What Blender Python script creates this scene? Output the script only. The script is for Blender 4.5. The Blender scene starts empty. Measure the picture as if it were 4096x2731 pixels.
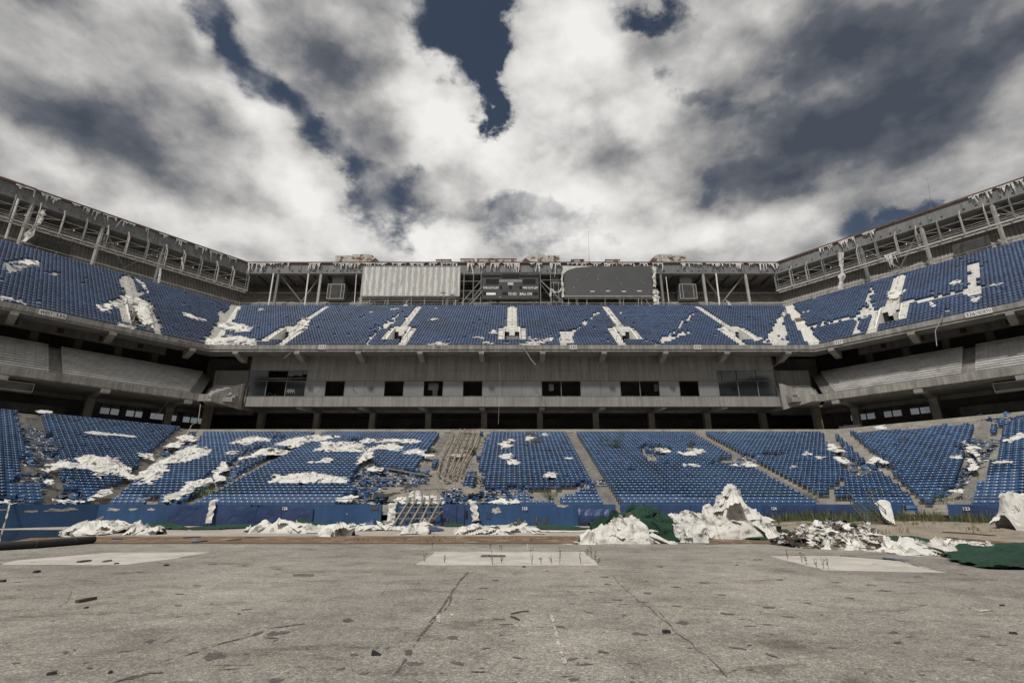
import bpy, math, random
import numpy as np
from mathutils import Vector, noise
random.seed(11)
S = bpy.context.scene
COL = S.collection
# ------------------------------------------------------------------ camera
EYE = 1.84; FPX = 490.0; PITCH = math.atan(160/FPX)
cam = bpy.data.objects.new('camera', bpy.data.cameras.new('camera')); COL.objects.link(cam)
cam.location = (0, 0, EYE); cam.rotation_euler = (math.pi/2+PITCH, 0, 0)
cam.data.sensor_width = 36; cam.data.lens = FPX/1024*36; cam.data.clip_end = 6000; cam.data.clip_start = .1
S.camera = cam
SP, CP = math.sin(PITCH), math.cos(PITCH)
def ray(u, v):
    a = (u-512)/FPX; b = (341-v)/FPX
    return Vector((a, CP-b*SP, SP+b*CP))
def proj(p):
    y = p[1]; z = p[2]-EYE
    d = CP*y+SP*z
    if d < .5: return (-9999, -9999, d)
    return (512+FPX*p[0]/d, 341-FPX*(-SP*y+CP*z)/d, d)
# ------------------------------------------------------------------ light
SUN_EL, SUN_AZ = math.radians(56), math.radians(208)   # azimuth clockwise from +Y: behind the camera, a little left
sd = bpy.data.lights.new('sun', 'SUN'); sd.energy = 3.1; sd.angle = math.radians(4); sd.color = (1, .965, .91)
sun = bpy.data.objects.new('sun', sd); COL.objects.link(sun)
sdir = Vector((math.sin(SUN_AZ)*math.cos(SUN_EL), math.cos(SUN_AZ)*math.cos(SUN_EL), math.sin(SUN_EL)))
sun.rotation_euler = sdir.to_track_quat('Z', 'Y').to_euler()
sun.location = (-30, -30, 90)
vs = S.view_settings; vs.view_transform = 'Standard'; vs.look = 'None'; vs.exposure = 0.12; vs.gamma = 1; vs.use_curve_mapping = False
# ------------------------------------------------------------------ world: Nishita sky with broken cloud
W = bpy.data.worlds.new('World'); S.world = W; W.use_nodes = True
nt = W.node_tree; nt.nodes.clear()
def N(t, **k):
    n = nt.nodes.new(t)
    for a, b in k.items(): setattr(n, a, b)
    return n
def L(a, b): nt.links.new(a, b)
def M(op, a, b=None, c=None, clamp=False):
    n = N('ShaderNodeMath', operation=op, use_clamp=clamp)
    for i, x in enumerate((a, b, c)):
        if x is None: continue
        if isinstance(x, (int, float)): n.inputs[i].default_value = x
        else: L(x, n.inputs[i])
    return n.outputs[0]
tc = N('ShaderNodeTexCoord')
sep = N('ShaderNodeSeparateXYZ'); L(tc.outputs['Generated'], sep.inputs[0])
az = M('ARCTAN2', sep.outputs[0], sep.outputs[1]); el = M('ARCSINE', sep.outputs[2])
def nz(scale, detail, rough, vec=None, off=(0, 0, 0), dist=0):
    m = N('ShaderNodeMapping'); L(vec or tc.outputs['Generated'], m.inputs[0]); m.inputs['Location'].default_value = off
    m.inputs['Scale'].default_value = (1, 1, 1.5)
    n = N('ShaderNodeTexNoise'); n.inputs['Scale'].default_value = scale; n.inputs['Detail'].default_value = detail
    n.inputs['Roughness'].default_value = rough; n.inputs['Distortion'].default_value = dist
    L(m.outputs[0], n.inputs['Vector']); return n
w1 = nz(3.2, 8, .60, off=(3, 1, 7)); w2 = nz(3.2, 8, .60, off=(9, 4, 2))
def warp(c, n, amt): return M('ADD', c, M('MULTIPLY', M('SUBTRACT', n.outputs[0], .5), amt))
def comb(amt):
    c = N('ShaderNodeCombineXYZ'); L(warp(az, w1, amt), c.inputs[0]); L(warp(el, w2, amt*.8), c.inputs[1]); return c
cmb_edge = comb(.52); cmb_soft = comb(.20)
def azel(u, v):
    d = ray(u, v).normalized(); return math.atan2(d.x, d.y), math.asin(d.z)
def blob(cm, u, v, ru, rv, rot=0, hard=.75):
    """an oval patch of sky round a direction, full inside and fading outwards"""
    c = azel(u, v); e = azel(u+ru*.5, v); g = azel(u-ru*.5, v); h = azel(u, v-rv*.5); k = azel(u, v+rv*.5)
    m = N('ShaderNodeMapping', vector_type='TEXTURE'); L(cm.outputs[0], m.inputs[0])
    m.inputs['Location'].default_value = (c[0], c[1], 0); m.inputs['Rotation'].default_value = (0, 0, math.radians(rot))
    m.inputs['Scale'].default_value = (1.25*math.hypot(e[0]-g[0], e[1]-g[1]), 1.25*abs(h[1]-k[1]), 1)
    gr = N('ShaderNodeTexGradient', gradient_type='SPHERICAL'); L(m.outputs[0], gr.inputs[0])
    r = N('ShaderNodeMapRange', interpolation_type='SMOOTHSTEP'); L(gr.outputs['Fac'], r.inputs[0]); r.inputs[2].default_value = hard
    return r.outputs[0]
def total(cm, lst):
    t = None
    for (w, *b) in lst:
        x = M('MULTIPLY', blob(cm, *b), w); t = x if t is None else M('ADD', t, x)
    return t
gaps = total(cmb_edge, [(1.3, 455, 4, 70, 54, 0), (1.2, 480, 54, 36, 40, 30), (1.0, 494, 88, 18, 22, 0), (.55, 222, 12, 40, 40, -20), (.60, 250, 66, 42, 42, -30), (.60, 295, 114, 44, 38, -35), (.58, 335, 162, 46, 36, -40),
              (.58, 385, 204, 56, 34, -10), (.52, 445, 212, 56, 30, 0), (.85, 652, 0, 50, 26, 0), (.60, 545, 228, 48, 30, 0), (.70, 885, 214, 66, 30, 14), (.7, 922, 190, 28, 26, 0),
              (.55, 138, 8, 44, 20, 0), (.55, 690, 72, 34, 26, 0), (.5, 732, 98, 34, 30, 0), (.5, 708, 172, 44, 16, 12), (.5, 960, 186, 30, 12, 10), (.6, 1400, 60, 160, 90, 0), (.6, -420, 40, 160, 90, 0)])
bright = total(cmb_soft, [(.34, 245, 100, 40, 44, -20, .9), (.42, 300, 190, 90, 46, -30, .9), (.40, 425, 245, 90, 26, 0, .9), (.42, 430, 85, 44, 90, 35, .9), (.42, 500, 130, 80, 50, 0, .9), (.44, 570, 50, 80, 60, 0, .9),
                (.30, 640, 95, 70, 40, -10, .9), (.34, 560, 190, 110, 50, 0, .9), (.34, 640, 240, 120, 30, 0, .9), (.24, 100, 50, 60, 30, 0, .9), (.20, 60, 150, 60, 24, -15, .9), (.25, 220, 235, 140, 46, 0, .9), (.22, 760, 235, 90, 30, 0, .9), (.22, 945, 212, 90, 22, 18, .9), (.14, 755, 84, 26, 16, 20, .9), (.2, 200, 40, 16, 26, 0, .9)])
dark = total(cmb_soft, [(.48, 890, 60, 290, 150, 0, 1.2), (.24, 790, 60, 120, 80, 10, 1.2), (.26, 930, 130, 150, 60, 10, 1.0), (.26, 800, 165, 110, 46, 12, 1.0), (.36, 330, 60, 80, 100, 30, 1.2), (.22, 375, 140, 46, 50, 35, 1.0), (.32, 80, 110, 170, 60, 8, 1.2),
              (.26, 150, 140, 130, 50, -15, 1.3), (.28, 60, 10, 150, 40, 0, 1.2), (.22, 606, 155, 46, 40, 0, 1.0), (.12, 150, 60, 50, 40, 0, 1.0), (.16, 700, 185, 60, 30, 0, 1.0), (.10, 520, 180, 40, 30, 0, 1.0)])
fine = nz(6, 12, .60, off=(1, 2, 3), dist=.2)
lump = nz(9, 7, .52, off=(4, 8, 3)); lump2 = nz(9, 7, .52, off=(4.02, 8.0, 3.06))
relief = M('MULTIPLY', M('SUBTRACT', lump2.outputs[0], lump.outputs[0]), -.85)
dens = M('SUBTRACT', M('ADD', M('MULTIPLY', M('SUBTRACT', fine.outputs[0], .5), 1.5), .60), gaps)
cov = N('ShaderNodeMapRange', interpolation_type='SMOOTHSTEP'); L(dens, cov.inputs[0]); cov.inputs[1].default_value = -.34; cov.inputs[2].default_value = .50
val = M('ADD', M('SUBTRACT', bright, dark), M('ADD', relief, M('ADD', .535, M('MULTIPLY', M('SUBTRACT', fine.outputs[0], .5), .36))))
ramp = N('ShaderNodeValToRGB'); L(val, ramp.inputs[0])
cr = ramp.color_ramp; cr.elements[0].position = 0; cr.elements[0].color = (.066, .078, .102, 1)
cr.elements[1].position = 1; cr.elements[1].color = (.88, .865, .835, 1)
for p_, c_ in ((.20, (.125, .137, .160)), (.36, (.27, .27, .278)), (.56, (.47, .463, .452)), (.76, (.70, .69, .67))): e = cr.elements.new(p_); e.color = (*c_, 1)
sky = N('ShaderNodeTexSky', sky_type='NISHITA'); sky.sun_disc = False; sky.sun_elevation = SUN_EL; sky.sun_rotation = SUN_AZ
sky.air_density = 1.0; sky.dust_density = .6; sky.ozone_density = 3.0; sky.altitude = 300
STR = .1
hs = N('ShaderNodeHueSaturation'); L(sky.outputs[0], hs.inputs['Color']); hs.inputs['Saturation'].default_value = .82; hs.inputs['Value'].default_value = .36
cl = N('ShaderNodeMixRGB', blend_type='MULTIPLY'); cl.inputs[0].default_value = 1; L(ramp.outputs[0], cl.inputs[1]); cl.inputs[2].default_value = (.92/STR, .92/STR, .92/STR, 1)
mx = N('ShaderNodeMixRGB'); L(cov.outputs[0], mx.inputs[0]); L(hs.outputs[0], mx.inputs[1]); L(cl.outputs[0], mx.inputs[2])
bg = N('ShaderNodeBackground'); bg.inputs[1].default_value = STR; L(mx.outputs[0], bg.inputs[0])
wo = N('ShaderNodeOutputWorld'); L(bg.outputs[0], wo.inputs[0])
# ------------------------------------------------------------------ materials
MAT = {}
def mat(name, col, rough=.8, var=.25, scale=1.5, col2=None, streak=0, bump=.0, bscale=20, metal=0, spec=.4, patch=None, thr=.6, fine_=0, island=0, pscale=1.2, ridged=0):
    """procedural surface: base colour, blotches, vertical streaks, patches of col2, bump"""
    m = bpy.data.materials.new(name); m.use_nodes = True; t = m.node_tree; b = t.nodes['Principled BSDF']
    def n(ty, **k):
        x = t.nodes.new(ty)
        for a, c in k.items(): setattr(x, a, c)
        return x
    l = t.links.new
    tcn = n('ShaderNodeTexCoord'); obj = tcn.outputs['Object']
    def noi(sc, det, vec=obj, mapscale=None):
        if mapscale:
            mp = n('ShaderNodeMapping'); l(vec, mp.inputs[0]); mp.inputs['Scale'].default_value = mapscale; vec = mp.outputs[0]
        x = n('ShaderNodeTexNoise'); x.inputs['Scale'].default_value = sc; x.inputs['Detail'].default_value = det; x.inputs['Roughness'].default_value = .62
        l(vec, x.inputs['Vector']); return x.outputs[0]
    def mr(f, a, bb, lo, hi):
        x = n('ShaderNodeMapRange'); l(f, x.inputs[0])
        for i, q in enumerate((a, bb, lo, hi)): x.inputs[i+1].default_value = q
        return x.outputs[0]
    def mixc(f, c1, c2, bt='MIX'):
        x = n('ShaderNodeMixRGB', blend_type=bt)
        if isinstance(f, float): x.inputs[0].default_value = f
        else: l(f, x.inputs[0])
        for i, c in ((1, c1), (2, c2)):
            if isinstance(c, tuple): x.inputs[i].default_value = (*c, 1)
            else: l(c, x.inputs[i])
        return x.outputs[0]
    def grey(f):
        x = n('ShaderNodeCombineXYZ')
        for i in range(3): l(f, x.inputs[i])
        return x.outputs[0]
    c = mixc(1.0, col, grey(mr(noi(scale, 7), .3, .7, 1-var, 1+var)), 'MULTIPLY')
    if fine_: c = mixc(1.0, c, grey(mr(noi(scale*18, 4), .3, .7, 1-fine_, 1+fine_)), 'MULTIPLY')
    if island:
        g = n('ShaderNodeNewGeometry'); c = mixc(1.0, c, grey(mr(g.outputs['Random Per Island'], 0, 1, 1-island, 1+island)), 'MULTIPLY')
    if streak: c = mixc(1.0, c, grey(mr(noi(1.0, 6, mapscale=(2.2, 2.2, .10)), .35, .7, 1, 1-streak)), 'MULTIPLY')
    if patch: c = mixc(mr(noi(pscale, 9), thr, thr+.06, 0, 1), c, patch)
    l(c, b.inputs['Base Color']); b.inputs['Roughness'].default_value = rough; b.inputs['Metallic'].default_value = metal
    b.inputs['Specular IOR Level'].default_value = spec
    if ridged:
        rn = n('ShaderNodeTexNoise', noise_type='RIDGED_MULTIFRACTAL'); rn.inputs['Scale'].default_value = ridged; rn.inputs['Detail'].default_value = 5; rn.inputs['Distortion'].default_value = .8; l(obj, rn.inputs['Vector'])
        b2 = n('ShaderNodeBump'); b2.inputs['Strength'].default_value = .9; b2.inputs['Distance'].default_value = .22/ridged; l(rn.outputs[0], b2.inputs['Height']); l(b2.outputs[0], b.inputs['Normal'])
        # shade of deep folds painted into the colour as dark ridged creases
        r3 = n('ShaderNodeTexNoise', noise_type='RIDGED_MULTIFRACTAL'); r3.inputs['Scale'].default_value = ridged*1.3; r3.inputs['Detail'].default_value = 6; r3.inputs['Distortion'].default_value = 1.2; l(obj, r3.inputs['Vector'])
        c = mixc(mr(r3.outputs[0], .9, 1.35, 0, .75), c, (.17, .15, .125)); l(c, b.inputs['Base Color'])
    elif bump:
        bp = n('ShaderNodeBump'); bp.inputs['Strength'].default_value = bump; bp.inputs['Distance'].default_value = .05
        l(noi(bscale, 6), bp.inputs['Height']); l(bp.outputs[0], b.inputs['Normal'])
    MAT[name] = m; return m
mat('concrete', (.29, .277, .255), .9, .22, .5, streak=.35, bump=.3, bscale=6, fine_=.12)
mat('concrete_fascia', (.31, .297, .275), .9, .2, .6, streak=.5, bump=.3, bscale=8, patch=(.17, .085, .045), thr=.735, fine_=.12)
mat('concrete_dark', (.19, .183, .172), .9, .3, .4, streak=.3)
mat('concrete_step', (.32, .30, .265), .92, .25, .7, streak=0, bump=.4, bscale=5, fine_=.22, patch=(.16, .15, .14), thr=.62)
mat('painted_white', (.72, .70, .66), .8, .12, .8, streak=.15, bump=.3, bscale=7, patch=(.38, .35, .31), thr=.66, fine_=.1)
mat('panel_grey', (.275, .265, .248), .75, .14, .35, streak=.38, fine_=.06)
mat('board_grey', (.36, .355, .34), .6, .06, .4, fine_=.05)
mat('steel_grey', (.185, .188, .185), .6, .25, .5, streak=.3, bump=.2, patch=(.15, .085, .05), thr=.70, metal=.0)
mat('steel_light', (.33, .32, .30), .55, .25, .8, patch=(.17, .10, .06), thr=.62)
mat('steel_dark', (.10, .098, .092), .6, .3, 1.2, patch=(.12, .07, .04), thr=.63)
mat('rust', (.105, .06, .05), .8, .35, 1.2, fine_=.2)
mat('white_rust', (.52, .50, .455), .7, .15, .5, streak=.4, patch=(.13, .055, .025), thr=.52, fine_=.1, pscale=.8)
mat('cladding', (.23, .21, .185), .75, .3, .5, streak=.3, patch=(.42, .40, .37), thr=.66, fine_=.15)
mat('roof_under', (.17, .155, .14), .9, .3, .6)
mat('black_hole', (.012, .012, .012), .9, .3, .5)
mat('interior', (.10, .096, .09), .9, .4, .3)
mat('seat_blue', (.025, .066, .152), .55, .30, .16, island=.38, fine_=.08, spec=.35, bump=.05, patch=(.040, .092, .185), thr=.55, pscale=.07)
mat('seat_navy', (.018, .052, .135), .45, .25, .16, island=.25, fine_=.08, spec=.4, patch=(.012, .032, .09), thr=.5, pscale=.09)
mat('seat_edge', (.22, .27, .36), .5, .25, 1.2, island=.3)
mat('seat_plate', (.66, .65, .62), .5, .05, 1)
mat('seat_frame', (.24, .245, .25), .6, .2, 1)
mat('seat_frame_dark', (.085, .092, .105), .6, .2, 1)
mat('bench_metal', (.46, .45, .43), .45, .25, .5, metal=.2, island=.2)
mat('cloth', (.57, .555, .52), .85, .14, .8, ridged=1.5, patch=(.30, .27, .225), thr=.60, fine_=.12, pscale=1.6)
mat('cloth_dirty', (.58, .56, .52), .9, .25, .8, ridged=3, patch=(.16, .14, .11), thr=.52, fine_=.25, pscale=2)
mat('cloth_black', (.035, .033, .032), .8, .4, 2, bump=.5)
mat('wall_blue', (.030, .082, .190), .75, .16, .5, streak=.25, fine_=.12, patch=(.025, .07, .17), thr=.6)
mat('pad_blue', (.030, .052, .13), .5, .22, .6, bump=.4, bscale=2.5, fine_=.1)
mat('turf', (.013, .046, .028), .95, .4, .8, bump=.8, bscale=30, fine_=.45, patch=(.045, .06, .04), thr=.62)
mat('turf_back', (.085, .075, .065), .95, .2, 1, fine_=.2)
mat('wood', (.21, .18, .145), .85, .35, 1.2, fine_=.25)
mat('rubber', (.022, .022, .022), .7, .3, 1, patch=(.10, .09, .075), thr=.62)
mat('text_dark', (.03, .035, .06), .7, .05, 1); mat('text_white', (.80, .79, .75), .7, .08, 2)
mat('leaf', (.055, .095, .030), .7, .3, 3, island=.5); mat('dry_leaf', (.13, .115, .055), .8, .3, 3, island=.5)
mat('twig', (.10, .075, .05), .9, .3, 3)
mat('pad_concrete', (.42, .392, .35), .9, .25, .8, bump=.3, bscale=30, fine_=.12, patch=(.30, .27, .23), thr=.60)
mat('apron', (.34, .31, .27), .92, .2, .3, bump=.4, bscale=12, fine_=.2, patch=(.26, .22, .18), thr=.58)
mat('rust_mud', (.150, .092, .050), .8, .3, .45, bump=.4, bscale=8, fine_=.3, patch=(.26, .215, .165), thr=.55)
mat('sand', (.235, .20, .155), .95, .25, .5, bump=.8, bscale=5, fine_=.3, patch=(.12, .10, .075), thr=.6)
mat('stain', (.075, .065, .06), .85, .3, 4, fine_=.3); mat('stain_light', (.10, .092, .086), .9, .35, 5, fine_=.4)
mat('line_paint', (.50, .48, .45), .85, .2, 4, fine_=.3)
mat('screen_dark', (.075, .077, .078), .55, .10, .35, fine_=.06)
mat('score_black', (.045, .045, .045), .6, .35, 1.4, fine_=.35, patch=(.13, .13, .125), thr=.64, pscale=2.5)
mat('grey_pane', (.20, .20, .197), .18, .14, .25, spec=.6)
mat('duct_metal', (.20, .20, .195), .5, .2, .6, metal=.3)
g = mat('glass_dark', (.02, .022, .025), .06, .1, .5, spec=.9)
def board_streaks():
    m = MAT['board_grey']; t = m.node_tree; b = t.nodes['Principled BSDF']
    src = b.inputs['Base Color'].links[0].from_socket
    tcn = t.nodes.new('ShaderNodeTexCoord'); sp = t.nodes.new('ShaderNodeSeparateXYZ'); t.links.new(tcn.outputs['Object'], sp.inputs[0])
    n = t.nodes.new('ShaderNodeTexNoise'); n.inputs['Scale'].default_value = 1; n.inputs['Detail'].default_value = 8; n.inputs['Roughness'].default_value = .7
    mp = t.nodes.new('ShaderNodeMapping'); mp.inputs['Scale'].default_value = (4, 4, .45); t.links.new(tcn.outputs['Object'], mp.inputs[0]); t.links.new(mp.outputs[0], n.inputs['Vector'])
    # panel joints every 1.36 m, worn paint beside each
    a = t.nodes.new('ShaderNodeMath'); a.operation = 'PINGPONG'; t.links.new(sp.outputs[0], a.inputs[0]); a.inputs[1].default_value = .68
    c = t.nodes.new('ShaderNodeMath'); c.operation = 'MULTIPLY_ADD'; t.links.new(a.outputs[0], c.inputs[0]); c.inputs[1].default_value = -.36; t.links.new(n.outputs[0], c.inputs[2])
    r = t.nodes.new('ShaderNodeMapRange'); t.links.new(c.outputs[0], r.inputs[0]); r.inputs[1].default_value = .36; r.inputs[2].default_value = .46
    x = t.nodes.new('ShaderNodeMixRGB'); t.links.new(r.outputs[0], x.inputs[0]); t.links.new(src, x.inputs[1]); x.inputs[2].default_value = (.60, .59, .56, 1)
    t.links.new(x.outputs[0], b.inputs['Base Color'])
board_streaks()
def asphalt():
    m = bpy.data.materials.new('asphalt'); m.use_nodes = True; t = m.node_tree; b = t.nodes['Principled BSDF']; l = t.links.new
    tcn = t.nodes.new('ShaderNodeTexCoord')
    def noi(sc, det, rough=.6, ms=None):
        v = tcn.outputs['Object']
        if ms: mp = t.nodes.new('ShaderNodeMapping'); mp.inputs['Scale'].default_value = ms; l(v, mp.inputs[0]); v = mp.outputs[0]
        n = t.nodes.new('ShaderNodeTexNoise'); n.inputs['Scale'].default_value = sc; n.inputs['Detail'].default_value = det; n.inputs['Roughness'].default_value = rough
        l(v, n.inputs['Vector']); return n.outputs[0]
    def ramp_(f, pts):
        r = t.nodes.new('ShaderNodeValToRGB'); l(f, r.inputs[0]); e = r.color_ramp.elements
        e[0].position, e[0].color = pts[0][0], (*pts[0][1], 1); e[1].position, e[1].color = pts[-1][0], (*pts[-1][1], 1)
        for p, c in pts[1:-1]: q = e.new(p); q.color = (*c, 1)
        return r.outputs[0]
    def mul(a, c):
        x = t.nodes.new('ShaderNodeMixRGB'); x.blend_type = 'MULTIPLY'; x.inputs[0].default_value = 1; l(a, x.inputs[1]); l(c, x.inputs[2]); return x.outputs[0]
    base = ramp_(noi(.22, 7), [(.3, (.215, .199, .178)), (.7, (.325, .304, .274))])
    blot = mul(ramp_(noi(1.1, 8, .7), [(.30, (.66, .65, .64)), (.5, (1, 1, 1)), (.75, (1.14, 1.14, 1.12))]), ramp_(noi(.45, 7, .75, (1, 2.2, 1)), [(.36, (.62, .60, .58)), (.44, (.95, .95, .94)), (.6, (1.05, 1.05, 1.05))]))
    vo = t.nodes.new('ShaderNodeTexVoronoi'); vo.inputs['Scale'].default_value = 55; l(tcn.outputs['Object'], vo.inputs['Vector'])
    sepc = t.nodes.new('ShaderNodeSeparateColor'); l(vo.outputs['Color'], sepc.inputs[0])
    chips = ramp_(sepc.outputs[0], [(0, (.62, .62, .62)), (.2, (.85, .85, .85)), (.72, (1.02, 1.02, 1.02)), (.86, (1.25, 1.25, 1.24)), (1, (1.75, 1.72, 1.66))])
    v2 = t.nodes.new('ShaderNodeTexVoronoi'); v2.inputs['Scale'].default_value = 17; l(tcn.outputs['Object'], v2.inputs['Vector']); sp2 = t.nodes.new('ShaderNodeSeparateColor'); l(v2.outputs['Color'], sp2.inputs[0])
    chips = mul(chips, ramp_(sp2.outputs[1], [(0, (.80, .80, .80)), (.5, (1, 1, 1)), (.9, (1.05, 1.05, 1.05)), (1, (1.3, 1.28, 1.25))]))
    wide = ramp_(noi(.09, 4), [(.35, (.80, .80, .80)), (.65, (1.12, 1.11, 1.09))]); chips = mul(chips, wide)
    grit = ramp_(noi(28, 5, .8), [(.36, (.55, .54, .53)), (.47, (1, 1, 1)), (.62, (1.15, 1.15, 1.15))])
    scuff = ramp_(noi(1.4, 6, .75, (.55, 3.0, 1)), [(.34, (.55, .53, .52)), (.41, (1, 1, 1)), (1, (1, 1, 1))])
    l(mul(mul(mul(mul(base, blot), chips), grit), scuff), b.inputs['Base Color']); b.inputs['Roughness'].default_value = .93; b.inputs['Specular IOR Level'].default_value = .25
    bp = t.nodes.new('ShaderNodeBump'); bp.inputs['Strength'].default_value = .5; bp.inputs['Distance'].default_value = .02; l(noi(40, 6, .7), bp.inputs['Height']); l(bp.outputs[0], b.inputs['Normal'])
    MAT['asphalt'] = m
asphalt()
def speckle(name, scale, thr):
    m = MAT[name]; t = m.node_tree; b = t.nodes['Principled BSDF']; o = [n for n in t.nodes if n.type == 'OUTPUT_MATERIAL'][0]
    tcn = t.nodes.new('ShaderNodeTexCoord'); n = t.nodes.new('ShaderNodeTexNoise'); n.inputs['Scale'].default_value = scale; n.inputs['Detail'].default_value = 6; n.inputs['Roughness'].default_value = .75; t.links.new(tcn.outputs['Object'], n.inputs['Vector'])
    r = t.nodes.new('ShaderNodeMapRange'); t.links.new(n.outputs[0], r.inputs[0]); r.inputs[1].default_value = thr-.08; r.inputs[2].default_value = thr+.08
    tr = t.nodes.new('ShaderNodeBsdfTransparent'); mx_ = t.nodes.new('ShaderNodeMixShader'); t.links.new(r.outputs[0], mx_.inputs[0]); t.links.new(tr.outputs[0], mx_.inputs[1]); t.links.new(b.outputs[0], mx_.inputs[2]); t.links.new(mx_.outputs[0], o.inputs[0])
speckle('stain_light', 14, .44); speckle('line_paint', 16, .47)
def water():
    m = bpy.data.materials.new('water'); m.use_nodes = True; t = m.node_tree; b = t.nodes['Principled BSDF']
    b.inputs['Base Color'].default_value = (.02, .022, .022, 1); b.inputs['Roughness'].default_value = .03; b.inputs['Specular IOR Level'].default_value = .9
    n = t.nodes.new('ShaderNodeTexNoise'); n.inputs['Scale'].default_value = 1.5; bp = t.nodes.new('ShaderNodeBump'); bp.inputs['Strength'].default_value = .03; bp.inputs['Distance'].default_value = .02
    t.links.new(n.outputs[0], bp.inputs['Height']); t.links.new(bp.outputs[0], b.inputs['Normal']); MAT['water'] = m
water()
def clear_glass():
    m = bpy.data.materials.new('window_glass'); m.use_nodes = True; t = m.node_tree; t.nodes.clear()
    o = t.nodes.new('ShaderNodeOutputMaterial'); mixs = t.nodes.new('ShaderNodeMixShader'); tr = t.nodes.new('ShaderNodeBsdfTransparent'); gl = t.nodes.new('ShaderNodeBsdfGlossy')
    tr.inputs[0].default_value = (.62, .64, .66, 1); gl.inputs['Roughness'].default_value = .05; mixs.inputs[0].default_value = .12
    n = t.nodes.new('ShaderNodeTexNoise'); n.inputs['Scale'].default_value = .6; r = t.nodes.new('ShaderNodeMapRange'); t.links.new(n.outputs[0], r.inputs[0]); r.inputs[3].default_value = .08; r.inputs[4].default_value = .2
    t.links.new(r.outputs[0], mixs.inputs[0]); t.links.new(tr.outputs[0], mixs.inputs[1]); t.links.new(gl.outputs[0], mixs.inputs[2]); t.links.new(mixs.outputs[0], o.inputs[0])
    MAT['window_glass'] = m
clear_glass()
# ------------------------------------------------------------------ mesh helpers
class MB:
    def __init__(s): s.v = []; s.f = []; s.m = []
    def add(s, vs_, fs, mi=0):
        k = len(s.v); s.v += [tuple(p) for p in vs_]; s.f += [tuple(k+i for i in f) for f in fs]; s.m += [mi]*len(fs)
    def box(s, lo, hi, mi=0):
        x0, y0, z0 = lo; x1, y1, z1 = hi
        s.hexa([(x0, y0, z0), (x1, y0, z0), (x1, y1, z0), (x0, y1, z0), (x0, y0, z1), (x1, y0, z1), (x1, y1, z1), (x0, y1, z1)], mi)
    def hexa(s, p, mi=0):
        s.add(p, [(0, 3, 2, 1), (4, 5, 6, 7), (0, 1, 5, 4), (1, 2, 6, 5), (2, 3, 7, 6), (3, 0, 4, 7)], mi)
    def bar(s, p, q, w, h=None, mi=0, up=(0, 0, 1)):
        h = h or w; p = Vector(p); q = Vector(q); d = (q-p)
        if d.length < 1e-6: return
        d.normalize(); u = Vector(up)
        if abs(d.dot(u)) > .98: u = Vector((0, 1, 0))
        a = d.cross(u).normalized(); b = a.cross(d).normalized(); a *= w/2; b *= h/2
        s.hexa([p-a-b, p+a-b, q+a-b, q-a-b, p-a+b, p+a+b, q+a+b, q-a+b], mi)
    def tube(s, p, q, r, n=6, mi=0, r2=None):
        p = Vector(p); q = Vector(q); d = q-p
        if d.length < 1e-6: return
        d.normalize(); u = Vector((0, 0, 1)) if abs(d.z) < .9 else Vector((1, 0, 0))
        a = d.cross(u).normalized(); b = a.cross(d); r2 = r if r2 is None else r2
        ring = lambda c, rr: [c+(a*math.cos(t)+b*math.sin(t))*rr for t in [2*math.pi*i/n for i in range(n)]]
        s.add(ring(p, r)+ring(q, r2), [(i, (i+1) % n, n+(i+1) % n, n+i) for i in range(n)]+[tuple(range(n))[::-1], tuple(range(n, 2*n))], mi)
    def path(s, pts, r, n=5, mi=0):
        for a, b in zip(pts, pts[1:]): s.tube(a, b, r, n, mi)
    def prism(s, poly, off, mi=0):
        n = len(poly); off = Vector(off); P = [Vector(p) for p in poly]
        s.add(P+[p+off for p in P], [tuple(range(n)), tuple(range(2*n-1, n-1, -1))]+[(i, n+i, n+(i+1) % n, (i+1) % n) for i in range(n)], mi)
    def build(s, name, mats, parent=None, smooth=False):
        me = bpy.data.meshes.new(name)
        n = len(s.v)
        if isinstance(mats, str): mats = [mats]
        org = Vector((0, 0, 0))
        me.from_pydata(s.v, [], s.f)
        for m_ in mats: me.materials.append(MAT[m_])
        if len(mats) > 1: me.polygons.foreach_set('material_index', s.m)
        if smooth: me.polygons.foreach_set('use_smooth', [True]*len(s.f))
        me.validate(); me.update()
        o = bpy.data.objects.new(name, me); COL.objects.link(o)
        if parent: o.parent = parent; o.matrix_parent_inverse = parent.matrix_basis.inverted()
        return o
def tag(o, label, cat, group=None, kind=None):
    if label: o['label'] = label
    if cat: o['category'] = cat
    if group: o['group'] = group
    if kind: o['kind'] = kind
    return o
def empty(name, loc, label, cat, group=None, rz=0):
    o = bpy.data.objects.new(name, None); COL.objects.link(o); o.location = loc; o.rotation_euler = (0, 0, rz); o.empty_display_size = .3
    return tag(o, label, cat, group)
def fbm(p, oct=4):
    return noise.fractal(Vector(p), .9, 2.1, oct)
WORDS = ['first', 'second', 'third', 'fourth', 'fifth', 'sixth', 'seventh', 'eighth', 'ninth', 'tenth', 'eleventh', 'twelfth', 'thirteenth', 'fourteenth', 'fifteenth', 'sixteenth', 'seventeenth', 'eighteenth', 'nineteenth', 'twentieth']
def nth(i):
    if i < 20: return WORDS[i]
    t = ['', '', 'twenty', 'thirty', 'forty', 'fifty', 'sixty', 'seventy', 'eighty', 'ninety'][(i+1)//10] if i+1 < 100 else 'hundred'
    r = (i+1) % 10
    return t+'-'+WORDS[r-1] if r and i+1 < 100 else (t[:-1]+'ieth' if i+1 < 100 else 'hundredth')
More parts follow.
